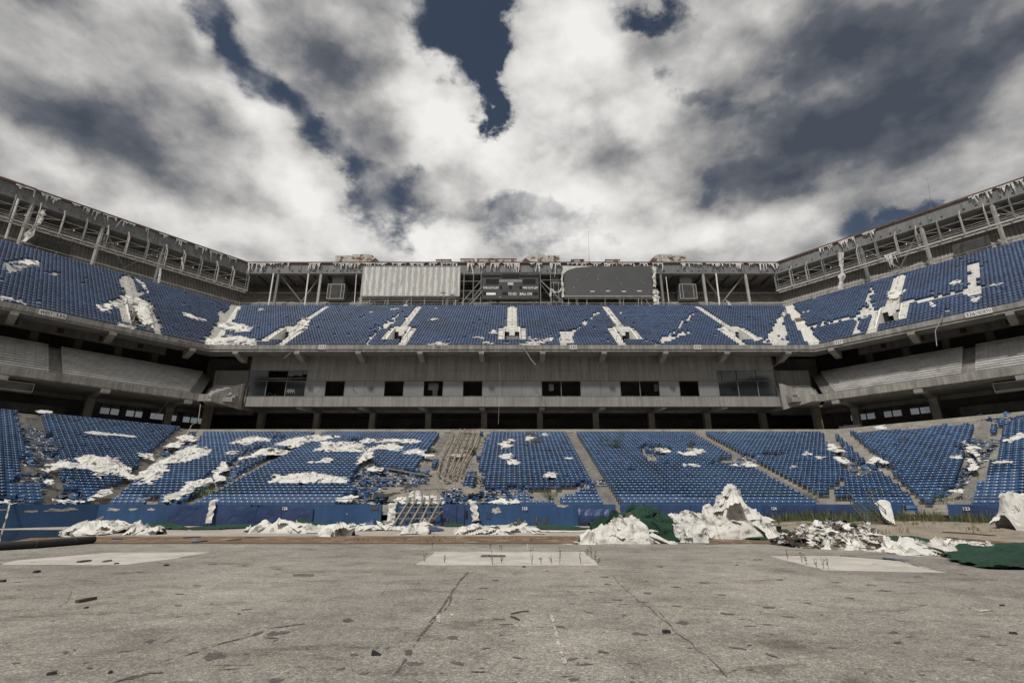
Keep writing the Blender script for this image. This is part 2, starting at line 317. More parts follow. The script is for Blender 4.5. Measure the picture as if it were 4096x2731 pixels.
# ------------------------------------------------------------------ bowl plan: a straight centre stand and two wings turned by 50 degrees
TURN = math.radians(50); TH = math.tan(TURN/2)
def cx(Y): return 49.4+TH*(Y-76.3)            # half width of the centre stand at offset Y
WD = (math.cos(TURN), -math.sin(TURN)); WN = (math.sin(TURN), math.cos(TURN))
WK = WN[0]*cx(0)+0.0
BK = WD[0]*cx(0)
def P(sec, a, Y, z=0.0):
    """sec C: a = x. sec L/R: a = distance along the wing, measured at Y=76.3 from the mitre, constant on lines square to the rows"""
    if sec == 'C': return Vector((a, Y, z))
    A0 = 0.0
    b = a + (WD[0]*cx(76.3)+WD[1]*76.3)       # dot(P, WD)
    c = Y + WK                                 # dot(P, WN)
    x = WD[0]*b+WN[0]*c; y = WD[1]*b+WN[1]*c
    return Vector((x if sec == 'R' else -x, y, z))
def inv(sec, p):
    if sec == 'C': return p[0], p[1]
    x = p[0] if sec == 'R' else -p[0]
    return WD[0]*x+WD[1]*p[1]-(WD[0]*cx(76.3)+WD[1]*76.3), WN[0]*x+WN[1]*p[1]-WK
def mit(Y): return inv('R', (cx(Y), Y, 0))[0]  # wing coordinate of the mitre at offset Y
def hit(u, v, k, z0, Y0=0.0, sec=None):
    """the point where the sight line meets the surface z = z0 + k*(Y-Y0)"""
    d = ray(u, v)
    for s_ in ([sec] if sec else (['C', 'R'] if u > 512 else ['C', 'L'])):
        if s_ == 'C': nx, ny, c = 0, 1, 0
        else: nx, ny, c = (WN[0] if s_ == 'R' else -WN[0]), WN[1], WK
        # EYE + t dz = z0 + k*(t*(nx dx+ny dy) - c - Y0)
        den = d.z-k*(nx*d.x+ny*d.y); num = z0-EYE-k*(c+Y0)
        if abs(den) < 1e-6: continue
        t = num/den
        if t <= 0: continue
        p = Vector((0, 0, EYE))+d*t
        a, Y = inv(s_, p)
        if sec or s_ != 'C' or abs(a) <= cx(Y)+.01: return s_, a, Y, p
    return s_, a, Y, p
def at_depth(u, v, Y, sec='C'):
    d = ray(u, v)
    if sec == 'C': t = Y/d.y
    else:
        nx = WN[0] if sec == 'R' else -WN[0]; t = (Y+WK)/(nx*d.x+WN[1]*d.y)
    return Vector((0, 0, EYE))+d*t
def ground(u, v, z=0.0):
    d = ray(u, v); t = (z-EYE)/d.z; return Vector((0, 0, EYE))+d*t
LOW = dict(n=37, Y0=42.4, t=.736, z0=1.09, r=.256); UP = dict(n=26, Y0=77.2, t=.88, z0=25.89, r=.634); MID = dict(n=12, Y0=76.5, t=.75, z0=17.6, r=.47)
def rowY(D, i): return D['Y0']+D['t']*i
def rowz(D, i): return D['z0']+D['r']*i
def on_seats(D, u, v, h=.85, sec=None): return hit(u, v, D['r']/D['t'], D['z0']+h, D['Y0'], sec)
END = dict(low=34, mid=44, up=62)
def span(sec, Y, end):
    """extent of a row at offset Y"""
    return (-cx(Y), cx(Y)) if sec == 'C' else (mit(Y), end)
def sweep(mb, sec, prof, end, mi=0, inset=0.0, a0=None, a1=None, closed=True):
    """extrude the closed profile [(Y,z)...] along a stand, mitred at the corners"""
    A = []; B = []
    for (Y, z) in prof:
        s0, s1 = span(sec, Y, end)
        s0 += inset; s1 -= inset if sec == 'C' else 0
        if a0 is not None: s0 = a0
        if a1 is not None: s1 = a1
        A.append(P(sec, s0, Y, z)); B.append(P(sec, s1, Y, z))
    n = len(prof); rng = range(n if closed else n-1)
    fs = [(i, (i+1) % n, n+(i+1) % n, n+i) for i in rng]
    if closed: fs += [tuple(range(n))[::-1], tuple(range(n, 2*n))]
    mb.add(A+B, fs, mi)
# ------------------------------------------------------------------ ground
mb = MB(); mb.add([(-3000, -3000, 0), (3000, -3000, 0), (3000, 3000, 0), (-3000, 3000, 0)], [(0, 1, 2, 3)])
gr = mb.build('ground', 'asphalt'); tag(gr, 'worn grey asphalt stadium floor with scuffs and stains', 'ground', kind='structure')
SECN = {'C': 'centre', 'L': 'left', 'R': 'right'}
def SECD(s): return {'C': 'far centre side', 'L': 'left wing', 'R': 'right wing'}[s]
def solid_rows(mb, sec, D, rows, end, holes=lambda i: []):
    for i in rows:
        Yb = rowY(D, i)+.14; Yf = Yb-D['t']; z1 = rowz(D, i); z0 = z1-D['r']
        s0, s1 = span(sec, Yf, end); e0, e1 = span(sec, Yb, end)
        cuts = sorted(holes(i)); xs = [(s0, e0)]
        for (h0, h1) in cuts: xs += [(h0, h0), (h1, h1)]
        xs += [(s1, e1)]
        for k in range(0, len(xs), 2):
            (a, a2), (b, b2) = xs[k], xs[k+1]
            if b-a < .02: continue
            mb.add([P(sec, a, Yf, z0), P(sec, b, Yf, z0), P(sec, b, Yf, z1), P(sec, a, Yf, z1), P(sec, a2, Yb, z1), P(sec, b2, Yb, z1)],
                   [(0, 1, 2, 3), (3, 2, 5, 4)])
def stair_prof(D, i0, i1, nst):
    """closed side outline of a flight of half steps laid on the terrace"""
    top = []
    for i in range(i0, i1):
        Yr = rowY(D, i)+.14-D['t']; z = rowz(D, i)-D['r']; d = .30
        for k in range(1, nst):
            y = Yr-d*(nst-k); top += [(y, z+D['r']*(k-1)/nst+.012), (y, z+D['r']*k/nst+.012)]
        top += [(Yr-.012, z+D['r']*(nst-1)/nst+.012), (Yr-.012, z+D['r']+.012)]
    (ya, za), (yb, zb) = top[0], top[-1]
    return top+[(yb, zb-1.0), (ya, za-1.0)]
# aisle centres
LA = {'C': [8.35, 26.0, -9.2, -26.9], 'R': [], 'L': []}
s_, a_, Y_, _ = on_seats(LOW, (2250)*.4354, 1022*.4354, 0, 'R'); LA['R'] = [a_, a_+17.5]
LA['L'] = [a_+.6, a_+18]
UA = {'C': [0, 20.2, -20.2, 40.3, -40.3], 'R': [], 'L': []}
s_, a_, Y_, _ = on_seats(UP, 903, 270, 0, 'R'); UA['R'] = [a_, a_+20.2, a_+40.4]; UA['L'] = [a_-.6, a_+19.6, a_+39.8]
VR0, VR1 = 3, 10     # rows taken up by each vomitory
def vom_holes(sec):
    def f(i):
        return [(c-1.35, c+1.35) for c in UA[sec]] if VR0 <= i < VR1 else []
    return f
stands = {}
for sec in 'CLR':
    # ---- lower stand
    t = empty('lower_stand', P(sec, 0 if sec == 'C' else 12, 42), {'C': 'lower concrete stand of the centre side, rising behind the blue field wall', 'L': 'lower concrete stand of the left wing with torn cloth over its seats', 'R': 'lower concrete stand of the right wing behind the grassy bank'}[sec], 'grandstand', 'stands of the stadium bowl')
    mb = MB(); solid_rows(mb, sec, LOW, range(0, 41), END['low'])
    zt = rowz(LOW, 40); Yt = rowY(LOW, 40)+.14; e = END['low']
    sweep(mb, sec, [(Yt, zt), (Yt, zt+.42), (Yt+.5, zt+.42), (Yt+.5, zt+.62), (100, zt+.62)], e, closed=False)
    sweep(mb, sec, [(Yt, zt-.8), (100, zt-.3), (100, 0), (41.9, 0), (41.9, .4)], e, closed=False)
    mb.build('terrace', 'concrete_step', t)
    for c in LA[sec]:
        m2 = MB(); sweep(m2, sec, stair_prof(LOW, 1, 41, 2), e, a0=c-.5, a1=c+.5); m2.build('aisle_steps', 'concrete', t)
    stands['low'+sec] = t
    # ---- upper stand
    t = empty('upper_stand', P(sec, 0 if sec == 'C' else 12, 76.5, 25), {'C': 'upper concrete stand of the centre side above the press box', 'L': 'upper concrete stand of the left wing with WEST 335 on its edge', 'R': 'upper concrete stand of the right wing with 326 NORTH on its edge'}[sec], 'grandstand', 'stands of the stadium bowl')
    mb = MB(); solid_rows(mb, sec, UP, range(0, 27), END['up'], vom_holes(sec)); e = END['up']
    Yt = rowY(UP, 26)+.14; zt = rowz(UP, 26)
    sweep(mb, sec, [(Yt, zt), (105, zt)], e, closed=False)
    mb.build('terrace', 'painted_white', t)
    mb = MB()   # sloping slab underneath
    sweep(mb, sec, [(76.5, 25.0), (78.0, 25.0), (79.5, 25.1), (99, 39.2), (99.2, 39.9)], e, closed=False)
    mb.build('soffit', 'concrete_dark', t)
    mb = MB(); sweep(mb, sec, [(76.3, 25.42), (76.3, 26.16), (76.58, 26.16), (76.58, 25.05), (76.42, 25.05), (76.42, 25.40)], e)
    fa = mb.build('fascia', 'concrete_fascia', t)
    # joints and support brackets
    jb = [(-45+10*k) for k in range(10)] if sec == 'C' else [2.2+10.3*k for k in range(6)]
    for x in jb:
        b = MB()
        pr = [P(sec, x-.42, 76.25, 24.65), P(sec, x-.42, 76.25, 25.03), P(sec, x-.42, 79.6, 25.03), P(sec, x-.42, 79.6, 24.0), P(sec, x-.42, 78.9, 24.0)]
        b.prism(pr, P(sec, .84, 0)-P(sec, 0, 0)); b.build('bracket', 'concrete', t)
        j = MB(); j.hexa([P(sec, x+sx, Yy, zz) for zz in (25.44, 26.14) for sx, Yy in ((-.03, 76.296), (.03, 76.296), (.03, 76.36), (-.03, 76.36))]); j.build('expansion_joint', 'steel_dark', fa)
    # vomitories: pit walls, header, floor, dark passage
    for c in UA[sec]:
        v = MB(); zf = rowz(UP, VR0-1); y0 = rowY(UP, VR0-1)+.14; y1 = rowY(UP, VR1-1)+.14; zh = rowz(UP, VR1)
        for s_ in (-1, 1):
            xi = c+s_*1.35; xo = c+s_*1.57; q = []
            for x in (xi, xo): q += [P(sec, x, y0-.1, zf-.2), P(sec, x, y1+.1, zf-.2), P(sec, x, y1+.1, zh+.32), P(sec, x, y0+.6, rowz(UP, VR0)+.45), P(sec, x, y0-.1, rowz(UP, VR0)-.1)]
            v.add(q, [(0, 1, 2, 3, 4), (9, 8, 7, 6, 5)]+[(i, 5+i, 5+(i+1) % 5, (i+1) % 5) for i in range(5)])
        pts = lambda x0, x1, ya, yb, za, zb: [P(sec, x, y, z) for z in (za, zb) for x, y in ((x0, ya), (x1, ya), (x1, yb), (x0, yb))]
        v.hexa(pts(c-1.35, c+1.35, y1-.15, y1+.12, zf+4.35, zh+.30))
        v.hexa(pts(c-1.35, c+1.35, y0, y1, zf-.15, zf+.01))
        vo = v.build('vomitory', 'painted_white', t)
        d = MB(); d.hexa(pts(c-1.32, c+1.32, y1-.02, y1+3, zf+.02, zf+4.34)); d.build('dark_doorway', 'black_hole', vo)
        if c not in (0,):
            d = MB(); k = .2 if c < 0 else -1.25
            if sec != 'C': k = .1
            d.hexa(pts(c+k, c+k+1.05, y1-.9, y1-.86, zf+.02, zf+3.7)); d.build('half_door', 'board_grey', vo)
        else:
            d = MB(); d.hexa(pts(c-1.2, c+1.2, y1-.5, y1-.46, zf+.02, zf+3.4)); d.build('half_door', 'duct_metal', vo)
        # stairs: half steps beside the vomitory and up the aisle
        for (i0, i1, x0, x1) in ((0, VR0, c-.5, c+.5), (VR0, VR1, c-2.35, c-1.6), (VR0, VR1, c+1.6, c+2.35), (VR1, 27, c-.5, c+.5)):
            if i0 == 0: continue
            m2 = MB(); sweep(m2, sec, stair_prof(UP, i0, i1, 3), e, a0=x0, a1=x1); m2.build('aisle_steps', 'painted_white', t)
    stands['up'+sec] = t
    # ---- concourse and building mass behind the lower stand
    t = empty('concourse', P(sec, 0 if sec == 'C' else 12, 88, 12), {'C': 'dark open concourse with concrete columns under the press box', 'L': 'dark concourse of the left wing with bright outer windows', 'R': 'dark concourse of the right wing with three bright outer windows'}[sec], 'concourse', 'concourses behind the lower stands')
    z0 = rowz(LOW, 40)+.62
    e = END['mid']
    win = {'C': [], 'R': [(-1.1, 2.8), (3.8, 6.5), (7.4, 10.2)], 'L': [(-6.0, -2.3), (-1.6, 2.6), (3.5, 6.0), (6.7, 9.4)]}[sec]
    YB = 100
    if sec == 'C':
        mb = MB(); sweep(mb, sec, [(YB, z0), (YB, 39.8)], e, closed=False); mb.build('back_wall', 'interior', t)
        mb = MB(); mb.hexa([P('C', x, y, z) for z in (z0+1.6, z0+2.3) for x, y in ((-45, 97.6), (45, 97.6), (45, 98), (-45, 98))]); mb.build('service_duct', 'concrete_dark', t)
        for x in (-31, -9, 12, 33):
            mb = MB(); mb.hexa([P('C', x+a, y, z) for z in (z0+.4, z0+1.5) for a, y in ((-2.6, 96.6), (2.6, 96.6), (2.6, 97), (-2.6, 97))]); mb.build('kiosk_panel', 'interior', t)
    else:
        WY = 90.0; zs = 15.2; zh = 16.95
        mb = MB(); xs = [mit(WY)]+[q for w in win for q in w]+[e]
        for k in range(0, len(xs), 2): mb.hexa([P(sec, x, y, z) for z in (z0, zh) for x, y in ((xs[k], WY), (xs[k+1], WY), (xs[k+1], WY+.3), (xs[k], WY+.3))])
        mb.hexa([P(sec, x, y, z) for z in (zh, 21.5) for x, y in ((mit(WY), WY), (e, WY), (e, WY+.3), (mit(WY), WY+.3))])
        for (x0, x1) in win: mb.hexa([P(sec, x, y, z) for z in (z0, zs) for x, y in ((x0, WY), (x1, WY), (x1, WY+.3), (x0, WY+.3))])
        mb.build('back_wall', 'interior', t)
        rw = MB(); s2 = 1 if sec == 'R' else -1; rw.add([(s2*cx(y), y, z) for y, z in ((WY, z0), (100.2, z0), (100.2, 38.9), (98.8, 38.6), (WY, 32.2))], [(0, 1, 2, 3, 4)]); rw.add([(s2*(cx(y)+.2), y, z) for y, z in ((WY, z0), (100.2, z0), (100.2, 38.9), (98.8, 38.6), (WY, 32.2))], [(0, 1, 2, 3, 4)]); rw.build('return_wall', 'interior', t)
        for q, (x0, x1) in enumerate(win):
            fr = MB(); nn = 3 if q == 0 else 2
            for k in range(nn+1):
                x = x0+(x1-x0)*(.04 if k == 0 else k/nn)
                fr.bar(P(sec, x, WY+.1, zs), P(sec, x, WY+.1, zh), .14, .14)
            fr.bar(P(sec, x0, WY+.1, zs), P(sec, x1, WY+.1, zs), .12, .12); fr.bar(P(sec, x0, WY+.1, zh), P(sec, x1, WY+.1, zh), .12, .12)
            w = fr.build('window', 'steel_dark', t)
            gb = MB(); gb.hexa([P(sec, x, y, z) for z in (zs, zh) for x, y in ((x0, WY+.14), (x1, WY+.14), (x1, WY+.16), (x0, WY+.16))]); gb.build('pane', 'window_glass', w)
    cols = [(-45+10*k) for k in range(10)] if sec == 'C' else [1.6+10.2*k for k in range(4)]
    for x in cols:
        b = MB(); zt = 17.85 if sec == 'C' else 17.3; yc = 88 if sec == 'C' else 84
        b.hexa([P(sec, x+a, y, z) for z in (z0, zt) for a, y in ((-.5, yc-.5), (.5, yc-.5), (.5, yc+.5), (-.5, yc+.5))]); b.build('column', 'concrete', t)
        b = MB(); yf = 79.9 if sec == 'C' else 75.9
        b.prism([P(sec, x-.4, yc+.3, zt-.95), P(sec, x-.4, yf, zt-(1.5 if sec == 'C' else .35)), P(sec, x-.4, yf, zt-(1.15 if sec == 'C' else -.02)), P(sec, x-.4, yc+.3, zt+.02)], P(sec, .8, 0)-P(sec, 0, 0)); b.build('beam', 'concrete', t)
        if sec != 'C':
            br = MB(); br.hexa([P(sec, x+a, y, z) for z in (16.15, 16.7) for a, y in ((-.5, 75.3), (.5, 75.3), (.5, 76.4), (-.5, 76.4))]); br.build('bracket', 'concrete', t)
    b = MB()
    if sec == 'C':
        sweep(b, sec, [(88.2, 17.1), (88.2, 17.95), (88.7, 17.95), (88.7, 17.1)], e)
        b.build('edge_beam', 'concrete', t)
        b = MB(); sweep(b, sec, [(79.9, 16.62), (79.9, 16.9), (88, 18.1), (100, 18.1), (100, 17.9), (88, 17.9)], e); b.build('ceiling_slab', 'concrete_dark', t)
    else:
        sweep(b, sec, [(85.2, 16.25), (85.2, 16.9), (85.7, 16.9), (85.7, 16.25)], e); sweep(b, sec, [(87, 13.9), (87, 15.2), (87.5, 15.2), (87.5, 13.9)], e, a0=14)
        b.build('edge_beam', 'concrete_dark', t)
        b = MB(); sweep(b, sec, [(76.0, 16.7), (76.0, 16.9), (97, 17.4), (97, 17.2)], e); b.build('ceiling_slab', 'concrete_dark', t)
# ------------------------------------------------------------------ middle stands in the wings, silver benches
benches = []
for sec in 'LR':
    t = empty('middle_stand', P(sec, 12, 76, 17), 'middle tier of the %s wing with rows of bare metal benches' % SECN[sec], 'grandstand', 'stands of the stadium bowl')
    e = END['mid']
    mb = MB(); solid_rows(mb, sec, MID, range(0, 13), e); Yt = rowY(MID, 12)+.14; zt = rowz(MID, 12)
    sweep(mb, sec, [(Yt, zt), (97, zt)], e, closed=False); mb.build('terrace', 'concrete', t)
    mb = MB(); sweep(mb, sec, [(75.5, 16.85), (75.5, 17.84), (75.8, 17.84), (75.8, 16.72), (75.68, 16.72), (75.68, 16.83)], e); mb.build('fascia', 'concrete_fascia', t)
    # suites behind the benches: parapet, openings between piers, beam with square fans
    mb = MB(); sweep(mb, sec, [(88, zt), (88, zt+.5), (88.3, zt+.5), (88.3, zt)], e)
    sweep(mb, sec, [(87.6, 25.9), (87.6, 27.4), (88.2, 27.4), (88.2, 25.9)], e, a0=3.0)
    mb.build('spandrel', 'concrete', t)
    for k in range(8):
        b = MB(); x = 4.2+5.1*k; b.hexa([P(sec, x+a, y, z) for z in (zt, 28.4) for a, y in ((-.45, 88.35), (.45, 88.35), (.45, 89.2), (-.45, 89.2))]); b.build('pier', 'concrete_dark', t)
        f = MB(); f.hexa([P(sec, x+2.5+a, y, z) for z in (26.25, 27.05) for a, y in ((-.4, 87.57), (.4, 87.57), (.4, 87.7), (-.4, 87.7))]); f.build('exhaust_fan', 'rust', t)
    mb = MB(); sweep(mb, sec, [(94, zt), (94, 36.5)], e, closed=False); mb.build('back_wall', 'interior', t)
    # benches: split in blocks by one aisle
    cut = 17.3
    for i in range(MID['n']):
        Y = rowY(MID, i); z = rowz(MID, i)
        for blk, (a0, a1) in enumerate(((mit(Y)+1.5, cut-.7), (cut+.7, e-1))):
            b = MB()
            b.bar(P(sec, a0, Y-.1, z+.43), P(sec, a1, Y-.1, z+.43), .30, .05); b.bar(P(sec, a0, Y-.42, z+.10), P(sec, a1, Y-.42, z+.10), .2, .04)
            b.bar(P(sec, a0, Y+.06, z+.72), P(sec, a1, Y+.06, z+.72), .03, .22)
            o = b.build('bench', 'bench_metal'); s = MB(); x = a0+.3
            while x < a1:
                s.hexa([P(sec, x+a, y, zz) for zz in (z+.01, z+.70) for a, y in ((-.03, Y-.02), (.03, Y-.02), (.03, Y+.03), (-.03, Y+.03))]); x += 1.02
            s.build('bench_legs', 'seat_frame', o)
            tag(o, 'long silver metal bench, %s row of the middle tier, %s block of the %s wing' % (nth(i), 'inner' if blk == 0 else 'outer', SECN[sec]), 'bench', 'metal benches of the middle tier')
    # short bit of middle stand between wing and press box
    r = MB(); s_ = 1 if sec == 'R' else -1
    cs = empty('corner_gallery', (s_*46.5, 78, 17), 'small corner gallery with a few benches between press box and %s wing' % SECN[sec], 'grandstand', 'corner galleries beside the press box')
    q = lambda x0, x1, ya, yb, za, zb: [(s_*x, y, z) for z in (za, zb) for x, y in ((x0, ya), (x1, ya), (x1, yb), (x0, yb))]
    for i in range(6):
        r.hexa(q(44.4, 49.0+.35*i, 76.7+.75*i, 77.45+.75*i, 16.9, 17.6+.47*i))
    r.build('terrace', 'concrete', cs)
    b = MB(); b.hexa(q(47.0, cx(75.5)-.02, 75.5, 75.8, 16.74, 17.84))
    b.add([(s_*47.0, 75.5, 16.74), (s_*47.0, 75.5, 17.84), (s_*44.1, 78.6, 20.3), (s_*44.1, 79.4, 20.3), (s_*44.1, 79.4, 16.0), (s_*44.1, 78.6, 16.0), (s_*46.7, 75.8, 17.84), (s_*46.7, 75.8, 16.74), (s_*43.95, 78.9, 20.3), (s_*43.95, 78.9, 16.0)],
          [(0, 5, 2, 1), (7, 6, 8, 9), (1, 2, 8, 6), (0, 7, 9, 5)])
    b.build('parapet', 'concrete_fascia', cs)
    b = MB(); b.hexa(q(44.6, 50.8, 81.4, 81.6, 20.4, 23.2)); b.build('partition', 'panel_grey', cs)
    b = MB(); b.hexa(q(44.6, 54, 84, 84.2, 16, 26)); b.build('dark_recess', 'interior', cs)
    for i in range(5):
        k = MB(); z = 17.6+.47*i; y = 77.1+.75*i
        k.bar((s_*45.0, y, z+.42), (s_*(48.6+.35*i), y, z+.42), .3, .05); k.bar((s_*45.0, y+.16, z+.72), (s_*(48.6+.35*i), y+.16, z+.72), .03, .2)
        for x in np.arange(45.3, 48.4, 1.0): k.box((min(s_*x, s_*(x+.05)), y-.02, z+.01), (max(s_*x, s_*(x+.05)), y+.03, z+.7))
        o = k.build('bench', 'bench_metal'); tag(o, 'short silver bench, %s row of the small corner gallery by the %s wing' % (nth(i), SECN[sec]), 'bench', 'short benches of the corner galleries')
# ------------------------------------------------------------------ press box
pb = empty('press_box', (0, 79.5, 16.6), 'long grey press box with smashed and boarded windows under the upper stand', 'press box')
PY = 79.5; PZ = (16.64, 18.28, 20.88, 22.62, 25.3); X0 = -44.0; PW = 88/27
b = MB()
for k in range(54):
    x = X0+k*PW/2; b.box((x+.012, PY, PZ[0]), (x+PW/2-.012, PY+.35, PZ[1]))
b.box((X0+.02, PY+.03, PZ[0]+.02), (-X0-.02, PY+.3, PZ[1]-.02)); b.build('parapet', 'panel_grey', pb)
b = MB()
for k in range(54):
    x = X0+k*PW/2
    if not (6 <= k < 48): b.box((x+.012, PY+.02, PZ[3]+.1), (x+PW/2-.012, PY+.3, PZ[4]))
    else:
        b.box((x+.012, PY+.02, PZ[2]+.06), (x+PW/2-.012, PY+.3, PZ[3]-.015)); b.box((x+.012, PY+.02, PZ[3]+.015), (x+PW/2-.012, PY+.3, PZ[4]))
b.box((X0+3*PW, PY+.05, PZ[2]+.08), (-X0-3*PW, PY+.28, PZ[4])); b.box((X0+.02, PY+.05, PZ[3]+.12), (-X0-.02, PY+.28, PZ[4]-.01)); b.build('upper_panels', 'panel_grey', pb)
for k in range(9):
    x = -40+10*k
    if abs(x) < 40: c = MB(); c.box((x-.45, PY-.06, PZ[3]+.1), (x+.45, PY+.01, PZ[4])); c.build('pilaster', 'panel_grey', pb)
b = MB()
for z in (PZ[1], PZ[2]): b.box((X0, PY-.03, z-.0), (-X0, PY+.14, z+.055))
b.box((X0, PY-.03, PZ[3]+.02), (X0+3*PW, PY+.1, PZ[3]+.09)); b.box((-X0-3*PW, PY-.03, PZ[3]+.02), (-X0, PY+.1, PZ[3]+.09))
b.build('window_rail', 'steel_grey', pb)
b = MB(); b.box((X0+.05, 84.5, 16.95), (-X0-.05, 84.8, 25)); b.box((X0-.05, PY+.02, 16.64), (X0-.02+.2, 84, 25.3)); b.box((-X0-.2, PY+.02, 16.64), (-X0+.05, 84, 25.3)); b.build('inner_walls', 'interior', pb)
b = MB(); b.box((X0+.25, PY+.4, 21.4), (-X0-.25, 84.4, 21.55)); b.box((X0+.25, PY+.4, 18.1), (-X0-.25, 84.4, 18.2)); b.build('inner_floor', 'concrete_dark', pb)
GREY = {3, 5, 6, 8, 10, 12, 13, 14, 17, 18, 21, 23}; panes = {}
for k in range(27):
    x0 = X0+k*PW; x1 = x0+PW; f = MB()
    for x in (x0+.03, x1-.03): f.box((x-.03, PY+.02, PZ[1]+.057), (x+.03, PY+.12, PZ[2]))
    big = k < 3 or k > 23
    if big:
        f.box((x0+.06, PY+.02, PZ[2]+.057), (x0+.0601+.04, PY+.1, PZ[3]+.02))
    fr = f.build('window_frame', 'steel_grey', pb)
    if k in GREY:
        g = MB(); g.box((x0+.065, PY+.05, PZ[1]+.06), (x1-.065, PY+.09, PZ[2]-.002)); panes[k] = g.build('boarded_pane', 'grey_pane', fr)
    elif big:
        g = MB()
        # broken glass: jagged shards left in the frame
        rnd = random.Random(k)
        if k in (0, 24, 25, 26, 2):
            g.box((x0+.065, PY+.06, PZ[1]+.06), (x1-.065, PY+.075, PZ[2]-.002))
            if k != 2: g.box((x0+.065, PY+.06, PZ[2]+.06), (x1-.065, PY+.075, PZ[3]+.018))
            else:
                pts = [(x0+.07, PZ[3]), (x1-.07, PZ[3]), (x1-.07, PZ[3]-.5), (x1-.7, PZ[3]-.62), (x1-1.1, PZ[3]-.9), (x1-1.9, PZ[3]-.7), (x0+.5, PZ[3]-1.0), (x0+.07, PZ[3]-.75)]
                g.prism([(x, PY+.06, z) for x, z in pts], (0, .015, 0))
            g.build('glass_pane', 'glass_dark', fr)
        else:
            for _ in range(5):
                x = rnd.uniform(x0+.1, x1-.8); w = rnd.uniform(.3, .9); h = rnd.uniform(.2, .7)
                g.prism([(x, PY+.06, PZ[1]+.06), (x+w, PY+.06, PZ[1]+.06), (x+w*rnd.random(), PY+.06, PZ[1]+.06+h)], (0, .012, 0))
            g.build('glass_shard', 'glass_dark', fr)
    else:
        g = MB(); rnd = random.Random(k)
        for _ in range(3):
            x = rnd.uniform(x0+.1, x1-.6); w = rnd.uniform(.15, .4); h = rnd.uniform(.08, .25)
            g.prism([(x, PY+.06, PZ[1]+.06), (x+w, PY+.06, PZ[1]+.06), (x+w*rnd.random(), PY+.06, PZ[1]+.06+h)], (0, .012, 0))
        g.build('glass_shard', 'glass_dark', fr)
for (x, w, z0, z1) in ((-14.0+.8, 1.7, 19.6, 20.8), (-13.2+.3, .8, 18.2, 19.6), (24.6, 1.3, 19.4, 20.7), (-2.6, .9, 19.5, 20.8), (6.6, .8, 19.5, 20.7)):
    b = MB(); b.box((x-w/2, 80.6, z0), (x+w/2, 81.2, z1)); b.build('cabinet', 'duct_metal', pb)
for (x, z) in ((-35, 22.0), (35, 22.0)):
    b = MB(); b.box((x-.04, PY-.01, z-1.1), (x+.04, PY+.025, z+.6)); b.build('rust_stain', 'rust', pb)
# scratched drawings on the panes
def strokes(name, parent, lst, r, m, Y):
    b = MB()
    for pl in lst:
        for p, q in zip(pl, pl[1:]): b.bar((p[0], Y, p[1]), (q[0], Y, q[1]), r, .01, up=(0, 1, 0))
    return b.build(name, m, parent)
xc = X0+3.55*PW; zc = 19.45; circ = lambda cx_, cz, rx, rz, n=14: [(cx_+rx*math.cos(2*math.pi*i/n), cz+rz*math.sin(2*math.pi*i/n)) for i in range(n+1)]
strokes('scratched_drawing', panes[3], [circ(xc, zc, .52, .58), circ(xc-.22, zc+.12, .13, .17, 8), circ(xc+.22, zc+.12, .13, .17, 8), [(xc, zc+.58), (xc, zc-.58)], [(xc, zc), (xc-.35, zc-.42)], [(xc, zc), (xc+.35, zc-.42)]], .035, 'line_paint', PY+.04)
xc = X0+5.45*PW
strokes('scratched_letters', panes[5], [[(xc-.35, 20.0), (xc+.3, 20.0)], [(xc-.05, 20.0), (xc-.05, 19.3)], [(xc+.0, 19.6), (xc+.0, 19.15), (xc+.3, 19.15)], [(xc+.32, 19.3), (xc+.32, 18.85), (xc+.68, 18.85)]], .05, 'text_dark', PY+.04)
xc = X0+2.15*PW
strokes('scribble', pb, [[(xc-.2+.16*i, 19.15+(.42 if i % 2 else -.35)) for i in range(9)], [(xc-.6, 19.25), (xc+1.1, 19.25)]], .045, 'line_paint', PY+.03)
xc = X0+6.35*PW
strokes('scratched_letters', panes[6], [[(xc-.25, 19.75), (xc+.7, 19.75)], [(xc-.05, 19.7), (xc-.05, 19.2)], [(xc-.2, 19.5), (xc+.15, 19.5), (xc+.15, 19.2)]], .03, 'text_dark', PY+.04)
